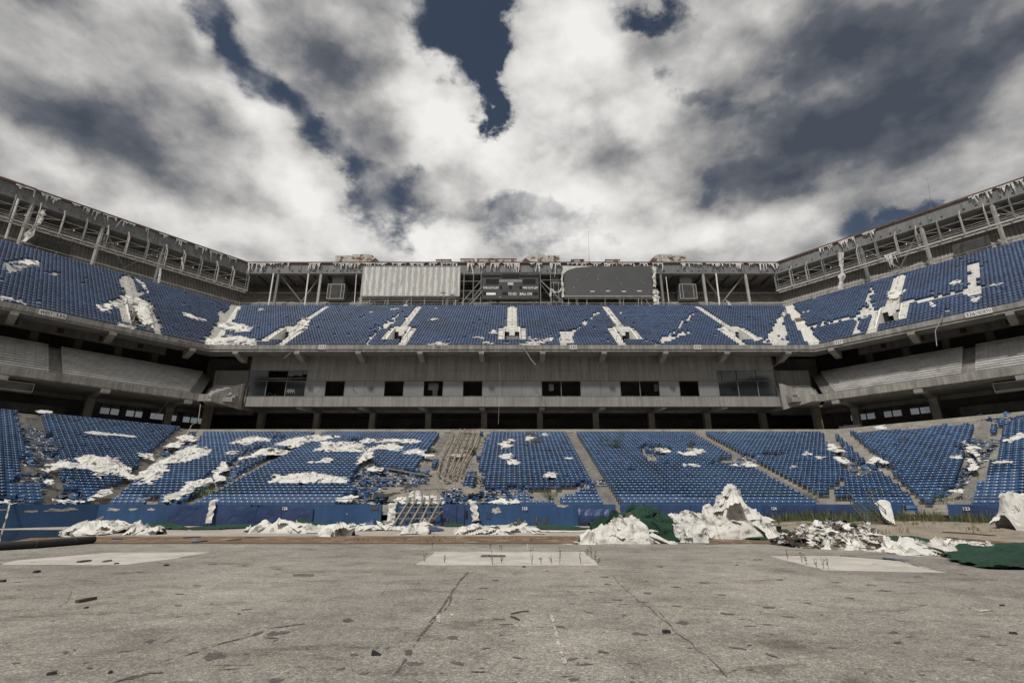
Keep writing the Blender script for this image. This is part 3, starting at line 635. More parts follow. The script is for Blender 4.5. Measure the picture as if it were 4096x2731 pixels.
# ------------------------------------------------------------------ roof ring
ZB, ZT = 53.0, 55.9      # underside and top of the ring girder
railings = []
for sec in 'CLR':
    t = empty('roof_ring', P(sec, 0 if sec == 'C' else 12, 105, 44), {'C': 'grey steel roof girder on columns above the centre stand', 'L': 'grey steel roof girder above the left wing', 'R': 'grey steel roof girder above the right wing'}[sec], 'roof structure', 'steel roof ring of the stadium')
    e = END['up']; zt = rowz(UP, 26)
    mb = MB(); sweep(mb, sec, [(105, ZB), (105, ZT-.35), (105.35, ZT-.35), (105.35, ZB)], e); sweep(mb, sec, [(104.7, ZB-.14), (104.7, ZB-.003), (105.8, ZB-.003), (105.8, ZB-.14)], e)
    gd = mb.build('girder', 'steel_grey', t)
    mb = MB(); sweep(mb, sec, [(104.72, ZT-.36), (104.72, ZT+.02), (105.6, ZT+.02), (105.6, ZT-.36)], e, inset=.0); mb.build('edge_cap', 'rust', t)
    mb = MB(); x0, x1 = span(sec, 105, e)
    x = math.ceil(x0/5)*5.0
    while x < x1:
        for a in (x, ): mb.hexa([P(sec, a+q, y, z) for z in (ZB, ZT-.36) for q, y in ((-.05, 104.86), (.05, 104.86), (.05, 104.997), (-.05, 104.997))])
        x += 5.0
    mb.build('stiffener', 'steel_grey', gd)
    mb = MB(); x = x0+1; rr = random.Random(5)
    while x < x1:
        if rr.random() < .8: mb.hexa([P(sec, x+q, y, z) for z in (ZB+.72, ZB+.95) for q, y in ((-.13, 104.8), (.13, 104.8), (.13, 104.997), (-.13, 104.997))])
        x += 1.63
    mb.build('bolt_row', 'steel_grey', gd)
    mb = MB(); sweep(mb, sec, [(105.4, ZB+.55), (105.4, ZB+.8), (113.2, ZB+.8), (113.2, ZB+.55)], e); rf = mb.build('roof', 'roof_under', t)
    mb = MB(); x = x0+1.8 if sec == 'C' else x0+2
    while x < x1+2:
        mb.bar(P(sec, x, 105.5, ZB+.28), P(sec, x, 112.4, ZB+.28), .32, .5); x += 3.33
    mb.build('purlin', 'steel_dark', rf)
    # leaning corrugated wall behind the top row
    wb, wt = (104.6, zt+.0), (113.2, ZB+.6)
    mb = MB(); n_ = int((span(sec, 113, e)[1]-span(sec, 113, e)[0])/.62); A = []
    # underlying sheet then standing ribs
    sweep(mb, sec, [wb, wt, (wt[0]+.1, wt[1]), (wb[0]+.1, wb[1])], e); cw = mb.build('cladding_wall', 'cladding', t)
    mb = MB(); lo, hi = span(sec, wt[0], e); x = lo
    while x < hi:
        s0, s1 = span(sec, wb[0], e); f = 0
        if x < s0: f = (x-lo)/(s0-lo)
        if x > s1: f = max(0, (hi-x)/(hi-s1)) if sec == 'C' else 1
        if s0 <= x <= s1: f = 1
        p1 = P(sec, x, wt[0]-.06, wt[1]); p0 = P(sec, x, wt[0]+(wb[0]-wt[0])*f-.06, wt[1]+(wb[1]-wt[1])*f)
        if f > .03: mb.bar(p0, p1, .09, .12)
        x += .62
    mb.build('rib', 'steel_light', cw)
    mb = MB()
    for f in (.36, .72):
        Y = wb[0]+(wt[0]-wb[0])*f-.2; z = wb[1]+(wt[1]-wb[1])*f; s0, s1 = span(sec, Y, e); mb.bar(P(sec, s0, Y, z), P(sec, s1, Y, z), .22, .26)
    mb.build('girt', 'steel_light', t)
    # columns and diagonal braces
    cxs = [(-55+10*k) for k in range(12)] if sec == 'C' else [3.4+10.2*k for k in range(6)]
    for i, x in enumerate(cxs):
        if sec == 'C' and abs(x) > 60: continue
        mb = MB(); mb.bar(P(sec, x, 105.0, zt), P(sec, x, 105.0, ZB-.14), .5, .45); mb.build('column', 'steel_light' if i % 3 else 'steel_grey', t)
        if i % 2 == 0:
            mb = MB(); mb.bar(P(sec, x+.2, 105.3, ZB-.3), P(sec, x+5.0, 107.8, zt+4.4), .28); mb.bar(P(sec, x+9.8, 105.3, ZB-.3), P(sec, x+5.0, 107.8, zt+4.4), .28); mb.bar(P(sec, x+5.0, 107.8, zt+4.4), P(sec, x+2.0, 105.3, zt+.3), .28); mb.build('brace', 'steel_grey', t)
    # railing behind the top row
    r = MB(); s0, s1 = span(sec, 100.4, e); za = zt
    for h in (1.2, .62): r.tube(P(sec, s0, 100.4, za+h), P(sec, s1, 100.4, za+h), .035, 4)
    x = s0+.4
    while x < s1: r.tube(P(sec, x, 100.4, za), P(sec, x, 100.4, za+1.2), .035, 4); x += 2.5
    o = r.build('railing', 'steel_light'); tag(o, 'thin grey guard rail behind the top row of the %s' % SECD(sec), 'railing', 'guard rails along the top rows')
# catwalks under the ring in the wings
for sec in 'LR':
    t = empty('lighting_catwalk', P(sec, 16, 102, 47.5), 'long hanging steel catwalk with rails and posts along the %s wing roof' % SECN[sec], 'catwalk', 'catwalks under the roof ring')
    a0, a1, ZF = mit(102)-1.2, 36.0, 47.5; MITC = mit(102)
    def Q(a, Y, z): return P(sec, a, Y, z)
    mb = MB(); mb.bar(Q(a0, 101.5, ZF), Q(a1, 101.5, ZF), .16, .32); mb.bar(Q(a0, 103.0, ZF), Q(a1, 103.0, ZF), .16, .32)
    mb.bar(Q(a0, 101.3, ZF-.22), Q(a1, 101.3, ZF-.22), .08, .1); x = a0+.3
    while x < a1: mb.bar(Q(x, 101.5, ZF), Q(x, 103.0, ZF), .12, .12); x += 1.6
    mb.build('deck', 'steel_light', t)
    mb = MB()
    for h in (.45, .85, 1.25): mb.tube(Q(a0, 101.45, ZF+h), Q(a1, 101.45, ZF+h), .045, 5)
    mb.tube(Q(a0, 103.0, ZF+1.2), Q(a1, 103.0, ZF+1.2), .04, 5); mb.tube(Q(a0, 101.45, ZF+2.5), Q(a1, 101.45, ZF+2.6), .05, 5)
    for h in (.45, .85, 1.25, 2.2): mb.tube(Q(a0, 101.45, ZF+h), Q(a0, 103, ZF+h), .04, 5)
    mb.build('guard_rail', 'steel_light', t)
    x = a0+.2; i = 0
    while x < a1+.1:
        mb = MB(); top = ZF+3.4+.2*math.sin(i*2.1)
        mb.bar(Q(x, 101.45, ZF), Q(x, 101.45, top), .26, .14); mb.bar(Q(x, 101.45, top), Q(x+.1, 103.4, ZB-.1), .12, .12); mb.bar(Q(x, 103.0, ZF), Q(x, 103.0, ZB-.15), .10)
        mb.bar(Q(x+.12, 101.4, ZF+2.6), Q(x+3.0, 102.9, ZF+1.9+.5*math.sin(i*3.3)), .06)
        mb.build('hanger_post', 'steel_light' if i % 3 else 'steel_grey', t)
        if i % 2: 
            l = MB(); p = Q(x+1.5, 101.4, ZF+1.25); l.tube(p, p+Vector((0, 0, .28)), .09, 7); l.build('lamp_bulb', 'seat_plate', t)
        x += 3.25; i += 1
    # exit style plate seen on the catwalk
    mb = MB(); pp = [Q(13.4+q, y, z) for z in (ZF+.9, ZF+2.5) for q, y in ((-.45, 101.3), (.45, 101.3), (.45, 101.36), (-.45, 101.36))]; mb.hexa(pp); pl = mb.build('wall_box', 'steel_dark', t)
    strokes_b = MB()
    for (h0, h1, q0, q1) in ((.95, 2.45, -.4, -.4), (.95, 2.45, .4, .4), (2.45, 2.45, -.4, .4), (.95, .95, -.4, .4), (1.3, 2.1, 0, 0), (2.1, 2.1, -.1, .2), (1.3, 1.3, -.2, .2)):
        strokes_b.bar(Q(13.4+q0, 101.27, ZF+h0), Q(13.4+q1, 101.27, ZF+h1), .09, .03)
    strokes_b.build('box_frame', 'steel_light', pl)
    mb = MB(); mb.bar(Q(a1-2, 101.6, ZF-.2), Q(a1-7.5, 104.6, ZF-5.2), .2); mb.bar(Q(a1-2, 101.6, ZF-.2), Q(a1+3.6, 104.6, ZF-5.2), .2); mb.build('stay_brace', 'steel_grey', t)
# ------------------------------------------------------------------ where things lie: picture crops I measured in, turned into points on the real surfaces
CR = dict(a1=(0, 640, 2.063), a2=(900, 960, 2.94), a3=(1400, 1000, 2.613), a4=(2100, 960, 1.96), a5=(3072, 640, 2.063), b1=(0, 1380, 1.96), b2=(900, 1380, 1.96),
          b3=(1700, 1380, 1.96), b4=(2500, 1380, 1.96), b5=(3072, 1380, 1.704), z1=(2500, 1680, 3.92), g1=(0, 2000, 1.68), g2=(1300, 2000, 1.68), g3=(2600, 2000, 1.572), d=(0, 0, .5742), q=(0, 0, .25))
def px(c, pts):
    ox, oy, s = CR[c]; return [((ox+x/s)/4, (oy+y/s)/4) for x, y in pts]
def inside(p, poly):
    x, y = p[0], p[1]; r = False; j = len(poly)-1
    for i in range(len(poly)):
        xi, yi = poly[i]; xj, yj = poly[j]
        if (yi > y) != (yj > y) and x < (xj-xi)*(y-yi)/(yj-yi)+xi: r = not r
        j = i
    return r
def edist(p, poly):
    m = 1e9; x, y = p
    for i in range(len(poly)):
        x1, y1 = poly[i-1]; x2, y2 = poly[i]; dx, dy = x2-x1, y2-y1; L2 = dx*dx+dy*dy or 1e-9
        t = max(0, min(1, ((x-x1)*dx+(y-y1)*dy)/L2)); m = min(m, (x-x1-t*dx)**2+(y-y1-t*dy)**2)
    return math.sqrt(m)
MISS_LOW = [('b1', [(100, 440), (190, 440), (270, 640), (370, 660), (450, 720), (450, 800), (430, 900), (480, 940), (460, 1010), (600, 1030), (620, 1060), (480, 1080), (640, 1130), (640, 1240), (200, 1240), (400, 1170), (410, 1100), (130, 1060), (60, 1090), (130, 1020), (170, 940), (190, 850), (150, 640)]),
    ('b1', [(1560, 640), (1600, 690), (1540, 760), (1440, 780), (1330, 900), (1150, 960), (1040, 1060), (900, 1130), (820, 1240), (660, 1240), (800, 1100), (960, 1050), (1200, 870), (1300, 760), (1450, 740)]),
    ('b1', [(1990, 830), (1930, 900), (1830, 990), (1800, 1060), (1640, 1080), (1600, 1110), (1450, 1130), (1350, 1230), (1300, 1230), (1400, 1130), (1560, 1040), (1680, 960), (1760, 930), (1890, 850)]),
    ('b2', [(220, 780), (330, 790), (330, 810), (160, 840), (150, 800)]), ('b2', [(960, 720), (1060, 720), (1060, 750), (940, 750)]), ('b2', [(380, 700), (500, 700), (440, 730), (370, 730)]),
    ('b2', [(1040, 880), (1160, 850), (1170, 900), (1250, 930), (1420, 960), (1540, 930), (1700, 930), (1690, 1110), (1800, 1110), (1700, 1240), (880, 1240), (880, 1190), (990, 1130), (1010, 960)]),
    ('b3', [(100, 640), (500, 680), (480, 770), (440, 850), (430, 940), (470, 1000), (470, 1090), (650, 1100), (660, 1080), (1050, 1080), (1290, 1040), (1340, 1090), (1240, 1110), (1180, 1150), (1090, 1180), (1050, 1245), (1000, 1245), (1000, 1200), (840, 1200), (840, 1160), (740, 1160), (740, 1245), (100, 1245)]),
    ('z1', [(250, 360), (460, 360), (720, 400), (740, 470), (640, 540), (520, 560), (500, 600), (340, 620), (340, 560), (290, 500), (260, 440)]), ('z1', [(160, 700), (220, 660), (220, 760), (0, 790), (60, 740)]), ('z1', [(620, 640), (740, 650), (740, 700), (640, 700)]),
    ('z1', [(1440, 590), (1568, 590), (1568, 660), (1300, 660)]), ('b4', [(880, 850), (1060, 840), (1100, 825), (1100, 850), (1040, 870), (1000, 915), (840, 915), (730, 910), (760, 870)]), ('b4', [(100, 790), (370, 790), (360, 830), (240, 880), (170, 900)]),
    ('b4', [(1080, 830), (1250, 820), (1270, 850), (1100, 860)]), ('b5', [(340, 560), (440, 590), (570, 770), (690, 780), (830, 800), (900, 830), (720, 850), (610, 880), (500, 900), (520, 930), (440, 990), (380, 970), (500, 880), (540, 860), (470, 780)]),
    ('b5', [(1560, 520), (1620, 520), (1600, 640), (1540, 760), (1440, 930), (1320, 1010), (1300, 1060), (1150, 1070), (1110, 1010), (1210, 960), (1320, 860), (1370, 740), (1270, 670), (1450, 670)]),
    ('b5', [(300, 380), (1745, 380), (1745, 480), (1640, 500), (1550, 518), (1000, 560), (450, 596), (380, 600)]), ('b5', [(360, 985), (480, 1000), (500, 1090), (360, 1090)]), ('b4', [(1480, 1180), (1764, 1160), (1764, 1250), (1500, 1250)]),
    ('b1', [(60, 1160), (200, 1160), (200, 1240), (0, 1240), (0, 1200)]), ('b1', [(1150, 1160), (1260, 1160), (1260, 1250), (1150, 1250)])]
KEEP_LOW = [('b3', [(310, 985), (410, 985), (400, 1095), (300, 1090)])]
MISS_UP = [('a1', [(0, 840), (40, 830), (200, 800), (330, 820), (330, 865), (200, 880), (100, 930), (0, 890)]), ('a1', [(990, 940), (1060, 950), (1110, 1060), (1200, 1070), (1190, 1100), (1050, 1110), (1000, 1050)]),
    ('a1', [(900, 1150), (1000, 1110), (1130, 1120), (1260, 1180), (1350, 1370), (1240, 1380), (1150, 1370), (1040, 1330), (1000, 1230), (920, 1200), (830, 1250), (800, 1200)]), ('a1', [(380, 910), (520, 920), (520, 935), (380, 925)]),
    ('a1', [(1900, 1200), (1980, 1210), (1930, 1330), (1850, 1400), (1760, 1490), (1640, 1490), (1760, 1400), (1820, 1300), (1790, 1230), (1900, 1250)]),
    ('a5', [(1640, 840), (1760, 830), (1740, 1000), (1800, 1060), (1700, 1110), (1580, 1100), (1060, 1200), (1060, 1165), (1600, 1065), (1650, 1040), (1660, 930)]),
    ('a5', [(860, 1040), (890, 1060), (850, 1120), (870, 1180), (880, 1240), (850, 1280), (760, 1300), (740, 1380), (760, 1420), (690, 1430), (720, 1330), (730, 1250), (820, 1200), (800, 1150)]), ('a5', [(320, 1356), (740, 1266), (740, 1290), (320, 1380)]),
    ('a4', [(590, 560), (560, 550), (500, 600), (420, 670), (340, 720), (260, 790), (270, 815), (320, 815), (350, 740), (420, 690), (520, 610)]), ('a4', [(1330, 545), (1350, 560), (1250, 650), (1200, 690), (1150, 780), (1050, 815), (1010, 815), (1110, 740), (1180, 690), (1240, 620)]),
    ('a4', [(1180, 718), (1290, 708), (1290, 732), (1180, 747)]), ('a4', [(2000, 570), (2050, 580), (2010, 650), (2060, 690), (2050, 810), (1980, 815), (1860, 800), (1920, 700), (1960, 640)]),
    ('a3', [(540, 630), (600, 610), (400, 790), (300, 830), (210, 940), (200, 990), (160, 980), (150, 940), (230, 880), (350, 760)]), ('a3', [(2200, 830), (2352, 820), (2352, 980), (2180, 960)]), ('a2', [(870, 930), (960, 880), (1040, 930), (960, 1010), (880, 1050), (850, 1000)]),
    ('a2', [(400, 1140), (540, 1130), (560, 1170), (380, 1180)])]
mlow = [px(c, p) for c, p in MISS_LOW]; klow = [px(c, p) for c, p in KEEP_LOW]; mup = [px(c, p) for c, p in MISS_UP]
bbs = lambda polys: [(min(x for x, y in p), max(x for x, y in p), min(y for x, y in p), max(y for x, y in p), p) for p in polys]
mlow, klow, mup = bbs(mlow), bbs(klow), bbs(mup)
def isin(p, bl): return any(b[0] <= p[0] <= b[1] and b[2] <= p[1] <= b[3] and inside(p, b[4]) for b in bl)
# ------------------------------------------------------------------ one folding seat
def seat_parts(kind='low'):
    """backrest, folded seat pan, number plate, side frame as (verts, faces)"""
    def shell(rows, w, th, bow, n=4):
        V = []; F = []
        for side in (0, 1):
            for (z, y) in rows:
                for k in range(n+1):
                    t = k/n*2-1; e = (abs(t) > .99)
                    V.append((t*w/2, y-bow*t*t+side*th*(1 if not e else .6), z))
        R = len(rows); C = n+1; o = R*C
        for r in range(R-1):
            for k in range(n):
                i = r*C+k; F.append((i, i+1, i+C+1, i+C)); F.append((o+i+1, o+i, o+i+C, o+i+C+1))
        for k in range(n):
            F.append((k+1, k, o+k, o+k+1)); i = (R-1)*C+k; F.append((i, i+1, o+i+1, o+i))
        for r in range(R-1):
            i = r*C; F.append((i, i+C, o+i+C, o+i)); i = r*C+n; F.append((i+C, i, o+i, o+i+C))
        return V, F
    if kind == 'low':
        back = shell([(.46, -.03), (.665, .01), (.69, -.035), (.83, .03), (.86, .075)], .472, .035, .03)
        pan = shell([(.28, -.10), (.42, -.16), (.585, -.15), (.625, -.12)], .44, .045, -.02, 3)
    else:
        back = shell([(.46, .0), (.76, -.01), (.79, -.055), (.85, .035), (.86, .075)], .474, .035, .03)
        pan = shell([(.28, -.06), (.50, -.16), (.70, -.175), (.735, -.13)], .45, .045, -.02, 3)
    pv, pf = [], []
    n = 6
    for y in (-.012, -.002):
        for k in range(n): a = 2*math.pi*k/n; pv.append((.050*math.cos(a), y-.012+.016*math.sin(a) if kind == 'low' else y-.03+.03*math.sin(a), (.765 if kind == 'low' else .825)+.034*math.sin(a)))
    pf = [tuple(range(n))]+[(i, n+i, n+(i+1) % n, (i+1) % n) for i in range(n)]
    b = MB(); b.box((-.262, -.10, .0), (-.238, -.02, .40)); b.box((-.260, -.17, .40), (-.240, .02, .60)); b.box((-.266, -.20, .595), (-.234, .03, .62))
    trim = MB(); trim.hexa([(-.238, -.040, .812), (.238, -.040, .812), (.238, .03, .862), (-.238, .03, .862), (-.238, -.065, .850), (.238, -.065, .850), (.238, .0, .892), (-.238, .0, .892)])
    if kind == 'up': return [('backrest', back, 0), ('seat_pan', pan, 0), ('number_plate', (pv, pf), 1), ('side_frame', (b.v, b.f), 2), ('top_trim', (trim.v, trim.f), 3)]
    return [('backrest', back, 0), ('seat_pan', pan, 0), ('number_plate', (pv, pf), 1), ('side_frame', (b.v, b.f), 2)]
SPARTS = seat_parts(); SM = ['seat_blue', 'seat_plate', 'seat_frame']
seat_me = {}
for nm, (v, f), mi in SPARTS:
    me = bpy.data.meshes.new(nm); me.from_pydata([tuple(p) for p in v], [], [tuple(q) for q in f]); me.materials.append(MAT[SM[mi]]); me.update(); seat_me[nm] = me
rnd = random.Random(4)
ANG = {'C': 0.0, 'R': -TURN, 'L': TURN}
seats = []   # sec, deck, row, a, pos, rz, order in its run
for dk, D, miss, keep in (('low', LOW, mlow, klow), ('up', UP, mup, [])):
    for sec in 'CLR':
        for i in range(D['n']+(4 if dk == 'low' and sec == 'L' else 0)):
            Y = rowY(D, i); z = rowz(D, i); s0, s1 = span(sec, Y, END[dk]); ins = .35 if dk == 'low' and i < 16 else .9; s0 += ins; s1 -= ins if sec == 'C' else 0
            a = s0 if sec != 'C' else -math.floor(-s0/.5)*.5+.25; k = 0
            a = math.ceil(s0/.5)*.5+.25
            while a < s1:
                aa = a; a += .5
                if dk == 'low' and any(abs(aa-c) < .78 for c in LA[sec]): k = 0; continue
                if dk == 'up':
                    if VR0 <= i < VR1 and any(abs(aa-c) < 2.55 for c in UA[sec]): k = 0; continue
                    if (VR1 <= i < D['n']-1) and any(abs(aa-c) < .78 for c in UA[sec]): k = 0; continue
                    if i < VR0 and any(abs(aa-(c+(1.9 if c < 0 else -1.9))) < .7 for c in UA[sec] if c != 0): k = 0; continue
                p = P(sec, aa, Y, z); q = proj(p+Vector((0, 0, .8)))
                if q[0] < -70 or q[0] > 1094: continue
                if dk == 'up': q2 = (q[0]+rnd.gauss(0, 1.3), q[1]+rnd.gauss(0, .8))
                else: q2 = (q[0]+rnd.gauss(0, 1.2), q[1]+rnd.gauss(0, .8))
                if isin(q2, miss) and not isin(q, keep): k = 0; continue
                if rnd.random() < (.014 if dk == 'low' else .005): continue
                seats.append((sec, dk, i, k, p, ANG[sec]+(rnd.gauss(0, .02) if rnd.random() < .97 else rnd.gauss(0, .25)), q)); k += 1
print('seats', len(seats))
# nearest 300 in the picture become things of their own
vis = sorted([s for s in seats if 4 < s[6][0] < 1020 and s[1] == 'low'], key=lambda s: s[6][2])[:300]
vids = set(id(s) for s in vis)
NP = {'C': 'centre', 'L': 'left-wing', 'R': 'right-wing'}
def aisle_name(sec, x):
    return NP[sec]
cnt = {}
for s in sorted(vis, key=lambda s: (s[0], s[2], s[6][0])):
    key = (s[0], s[2]); cnt[key] = cnt.get(key, 0)+1
    r = bpy.data.objects.new('folding_seat', None); COL.objects.link(r); r.location = s[4]; r.rotation_euler = (0, 0, s[5]); r.empty_display_size = .2
    tag(r, '%s blue folding seat from the left in the %s %s row above the field wall' % (nth(cnt[key]-1), nth(s[2]), NP[s[0]]), 'seat', 'blue folding seats in the stands')
    for nm, _, mi in SPARTS:
        o = bpy.data.objects.new(nm, seat_me[nm]); COL.objects.link(o); o.parent = r
def soup(parts):
    V0 = []; F0 = []; M0 = []
    for nm, (v, f), mi in parts:
        k = len(V0); V0 += [tuple(p) for p in v]; F0 += [tuple(k+i for i in q) for q in f]; M0 += [mi]*len(f)
    return np.array(V0, dtype=np.float32), np.array([len(f) for f in F0], dtype=np.int32), np.array([i for f in F0 for i in f], dtype=np.int32), np.array(M0, dtype=np.int32)
rest = [s for s in seats if id(s) not in vids]
def merged(name, lst, parts, mats):
    V0, lens, flat, M0 = soup(parts)
    n = len(lst); nv = len(V0)
    pos = np.array([s[4] for s in lst], dtype=np.float32); ang = np.array([s[5] for s in lst], dtype=np.float32); c = np.cos(ang)[:, None]; s_ = np.sin(ang)[:, None]
    rg = np.random.RandomState(3); tl = rg.normal(0, .022, n); tl = np.where(rg.rand(n) < .04, rg.normal(0, .16, n), tl).astype(np.float32)[:, None]
    x = V0[None, :, 0]; y = V0[None, :, 1]+tl*V0[None, :, 2]; z = np.broadcast_to(V0[None, :, 2], (n, nv))
    co = np.stack([x*c-y*s_+pos[:, 0:1], x*s_+y*c+pos[:, 1:2], z+pos[:, 2:3]], axis=2).reshape(-1)
    me = bpy.data.meshes.new(name); me.vertices.add(n*nv); me.vertices.foreach_set('co', co)
    loops = (flat[None, :]+(np.arange(n, dtype=np.int32)*nv)[:, None]).reshape(-1); me.loops.add(len(loops)); me.loops.foreach_set('vertex_index', loops)
    L_ = np.tile(lens, n); st = np.concatenate([[0], np.cumsum(L_)[:-1]]).astype(np.int32); me.polygons.add(len(L_)); me.polygons.foreach_set('loop_start', st); me.polygons.foreach_set('loop_total', L_)
    me.polygons.foreach_set('material_index', np.tile(M0, n))
    for m_ in mats: me.materials.append(MAT[m_])
    me.update(calc_edges=True); o = bpy.data.objects.new(name, me); COL.objects.link(o); return o
o = merged('lower_seats', [s for s in rest if s[1] == 'low'], SPARTS, SM); tag(o, 'thousands of blue folding seats filling the lower stands', 'seats', kind='stuff')
o = merged('upper_seats', [s for s in rest if s[1] == 'up'], seat_parts('up'), ['seat_navy', 'seat_plate', 'seat_frame_dark', 'seat_edge']); tag(o, 'thousands of darker blue folding seats filling the upper stands', 'seats', kind='stuff')
# ------------------------------------------------------------------ writing
def text(s, o, ax, h, m, parent, name='lettering', squeeze=1.0, nrm=None, bold=0.0):
    """flat letters standing on point o (left end of the baseline), running along ax, height h"""
    cu = bpy.data.curves.new(name, 'FONT'); cu.body = s; cu.size = 1; cu.offset = bold; cu.extrude = .004
    t = bpy.data.objects.new(name, cu); me = bpy.data.meshes.new_from_object(t); bpy.data.objects.remove(t)
    co = np.array([v.co[:] for v in me.vertices]); w0, w1 = co[:, 0].min(), co[:, 0].max(); hh = co[:, 1].max()
    ax = Vector(ax).normalized(); n_ = ax.cross(Vector((0, 0, 1))); k = h/hh
    for v in me.vertices:
        c = v.co.copy(); v.co = Vector(o)+ax*((c.x-w0)*k*squeeze)+Vector((0, 0, c.y*k))-n_*0+n_*(c.z*.5+.004)
    me.materials.append(MAT[m]); ob = bpy.data.objects.new(name, me); COL.objects.link(ob)
    if parent: ob.parent = parent; ob.matrix_parent_inverse = parent.matrix_basis.inverted()
    return ob, (w1-w0)*k*squeeze
def sec_ax(sec): return {'C': Vector((1, 0, 0)), 'R': Vector((WD[0], WD[1], 0)), 'L': Vector((WD[0], -WD[1], 0))}[sec]
def hexbox(sec, a0, a1, y0, y1, z0, z1): return [P(sec, a, y, z) for z in (z0, z1) for a, y in ((a0, y0), (a1, y0), (a1, y1), (a0, y1))]
# plates on the edge of the upper stand
for (s, c, pts, lab) in (('WEST', 'a1', ((318, 1255), (440, 1290)), 'white plate reading WEST on the edge of the left upper stand'), ('335', 'a1', ((450, 1275), (545, 1300)), 'white plate reading 335 beside the WEST plate'),
        ('332', 'a2', ((1100, 1254), (1182, 1254)), 'white plate reading 332 between left corner and middle, centre upper edge'), ('330', 'a4', ((352, 841), (406, 841)), 'white plate reading 330 right of the middle, centre upper edge'),
        ('329', 'a4', ((1326, 841), (1381, 841)), 'white plate reading 329 nearest the right corner, centre upper edge'), ('327', 'a5', ((548, 1500), (615, 1490)), 'white plate reading 327 near the right corner of the upper stand'),
        ('326', 'a5', ((1625, 1275), (1715, 1255)), 'white plate reading 326 beside the NORTH plate'), ('NORTH', 'a5', ((1718, 1252), (1848, 1228)), 'white plate reading NORTH on the edge of the right upper stand')):
    (u0, v0), (u1, v1) = px(c, pts); sec = 'C' if 206 < (u0+u1)/2 < 811 else ('L' if u0 < 400 else 'R')
    if s == '327': sec = 'R'
    A = inv(sec, at_depth(u0, v0, 76.25, sec))[0]; B = inv(sec, at_depth(u1, v1, 76.25, sec))[0]
    if A > B: A, B = B, A
    b = MB(); b.hexa(hexbox(sec, A, B, 76.25, 76.29, 25.42, 26.14)); pl = b.build('section_plate', 'seat_plate'); tag(pl, lab, 'sign', 'section plates on the upper stand')
    ax = sec_ax(sec); st = P(sec, (A if sec != 'L' else B), 76.245, 25.55); w = B-A
    t, tw = text(s, st+ax*(.08*w), ax, .46, 'text_dark', pl, squeeze=1, bold=.012)
    k = .84*w/tw
    for v in t.data.vertices:
        q = (v.co-st-ax*(.08*w)); d = q.dot(ax); v.co = v.co+ax*(d*(k-1))
for (s, c, pts, sec, Y, z) in (('Sec. 331', 'a3', (905, 1012), 'C', 76.29, 25.6), ('Sec. 334', 'a1', (1475, 1485), 'L', 76.29, 25.6), ('Sec. 237', 'b1', (1632, 395), 'C', 75.49, 17.2)):
    (u0, v0), = px(c, [pts]); p = at_depth(u0, v0, Y, sec); p.z = z
    t, _ = text(s, p, sec_ax(sec), .3, 'text_dark', None, name='painted_section_mark', squeeze=1.3); tag(t, 'faint painted mark reading %s %s' % (s, {'Sec. 331': 'on the upper edge left of centre', 'Sec. 334': 'on the left wing edge near the corner', 'Sec. 237': 'on the low corner gallery at left'}[s]), 'painted mark', 'painted section marks')
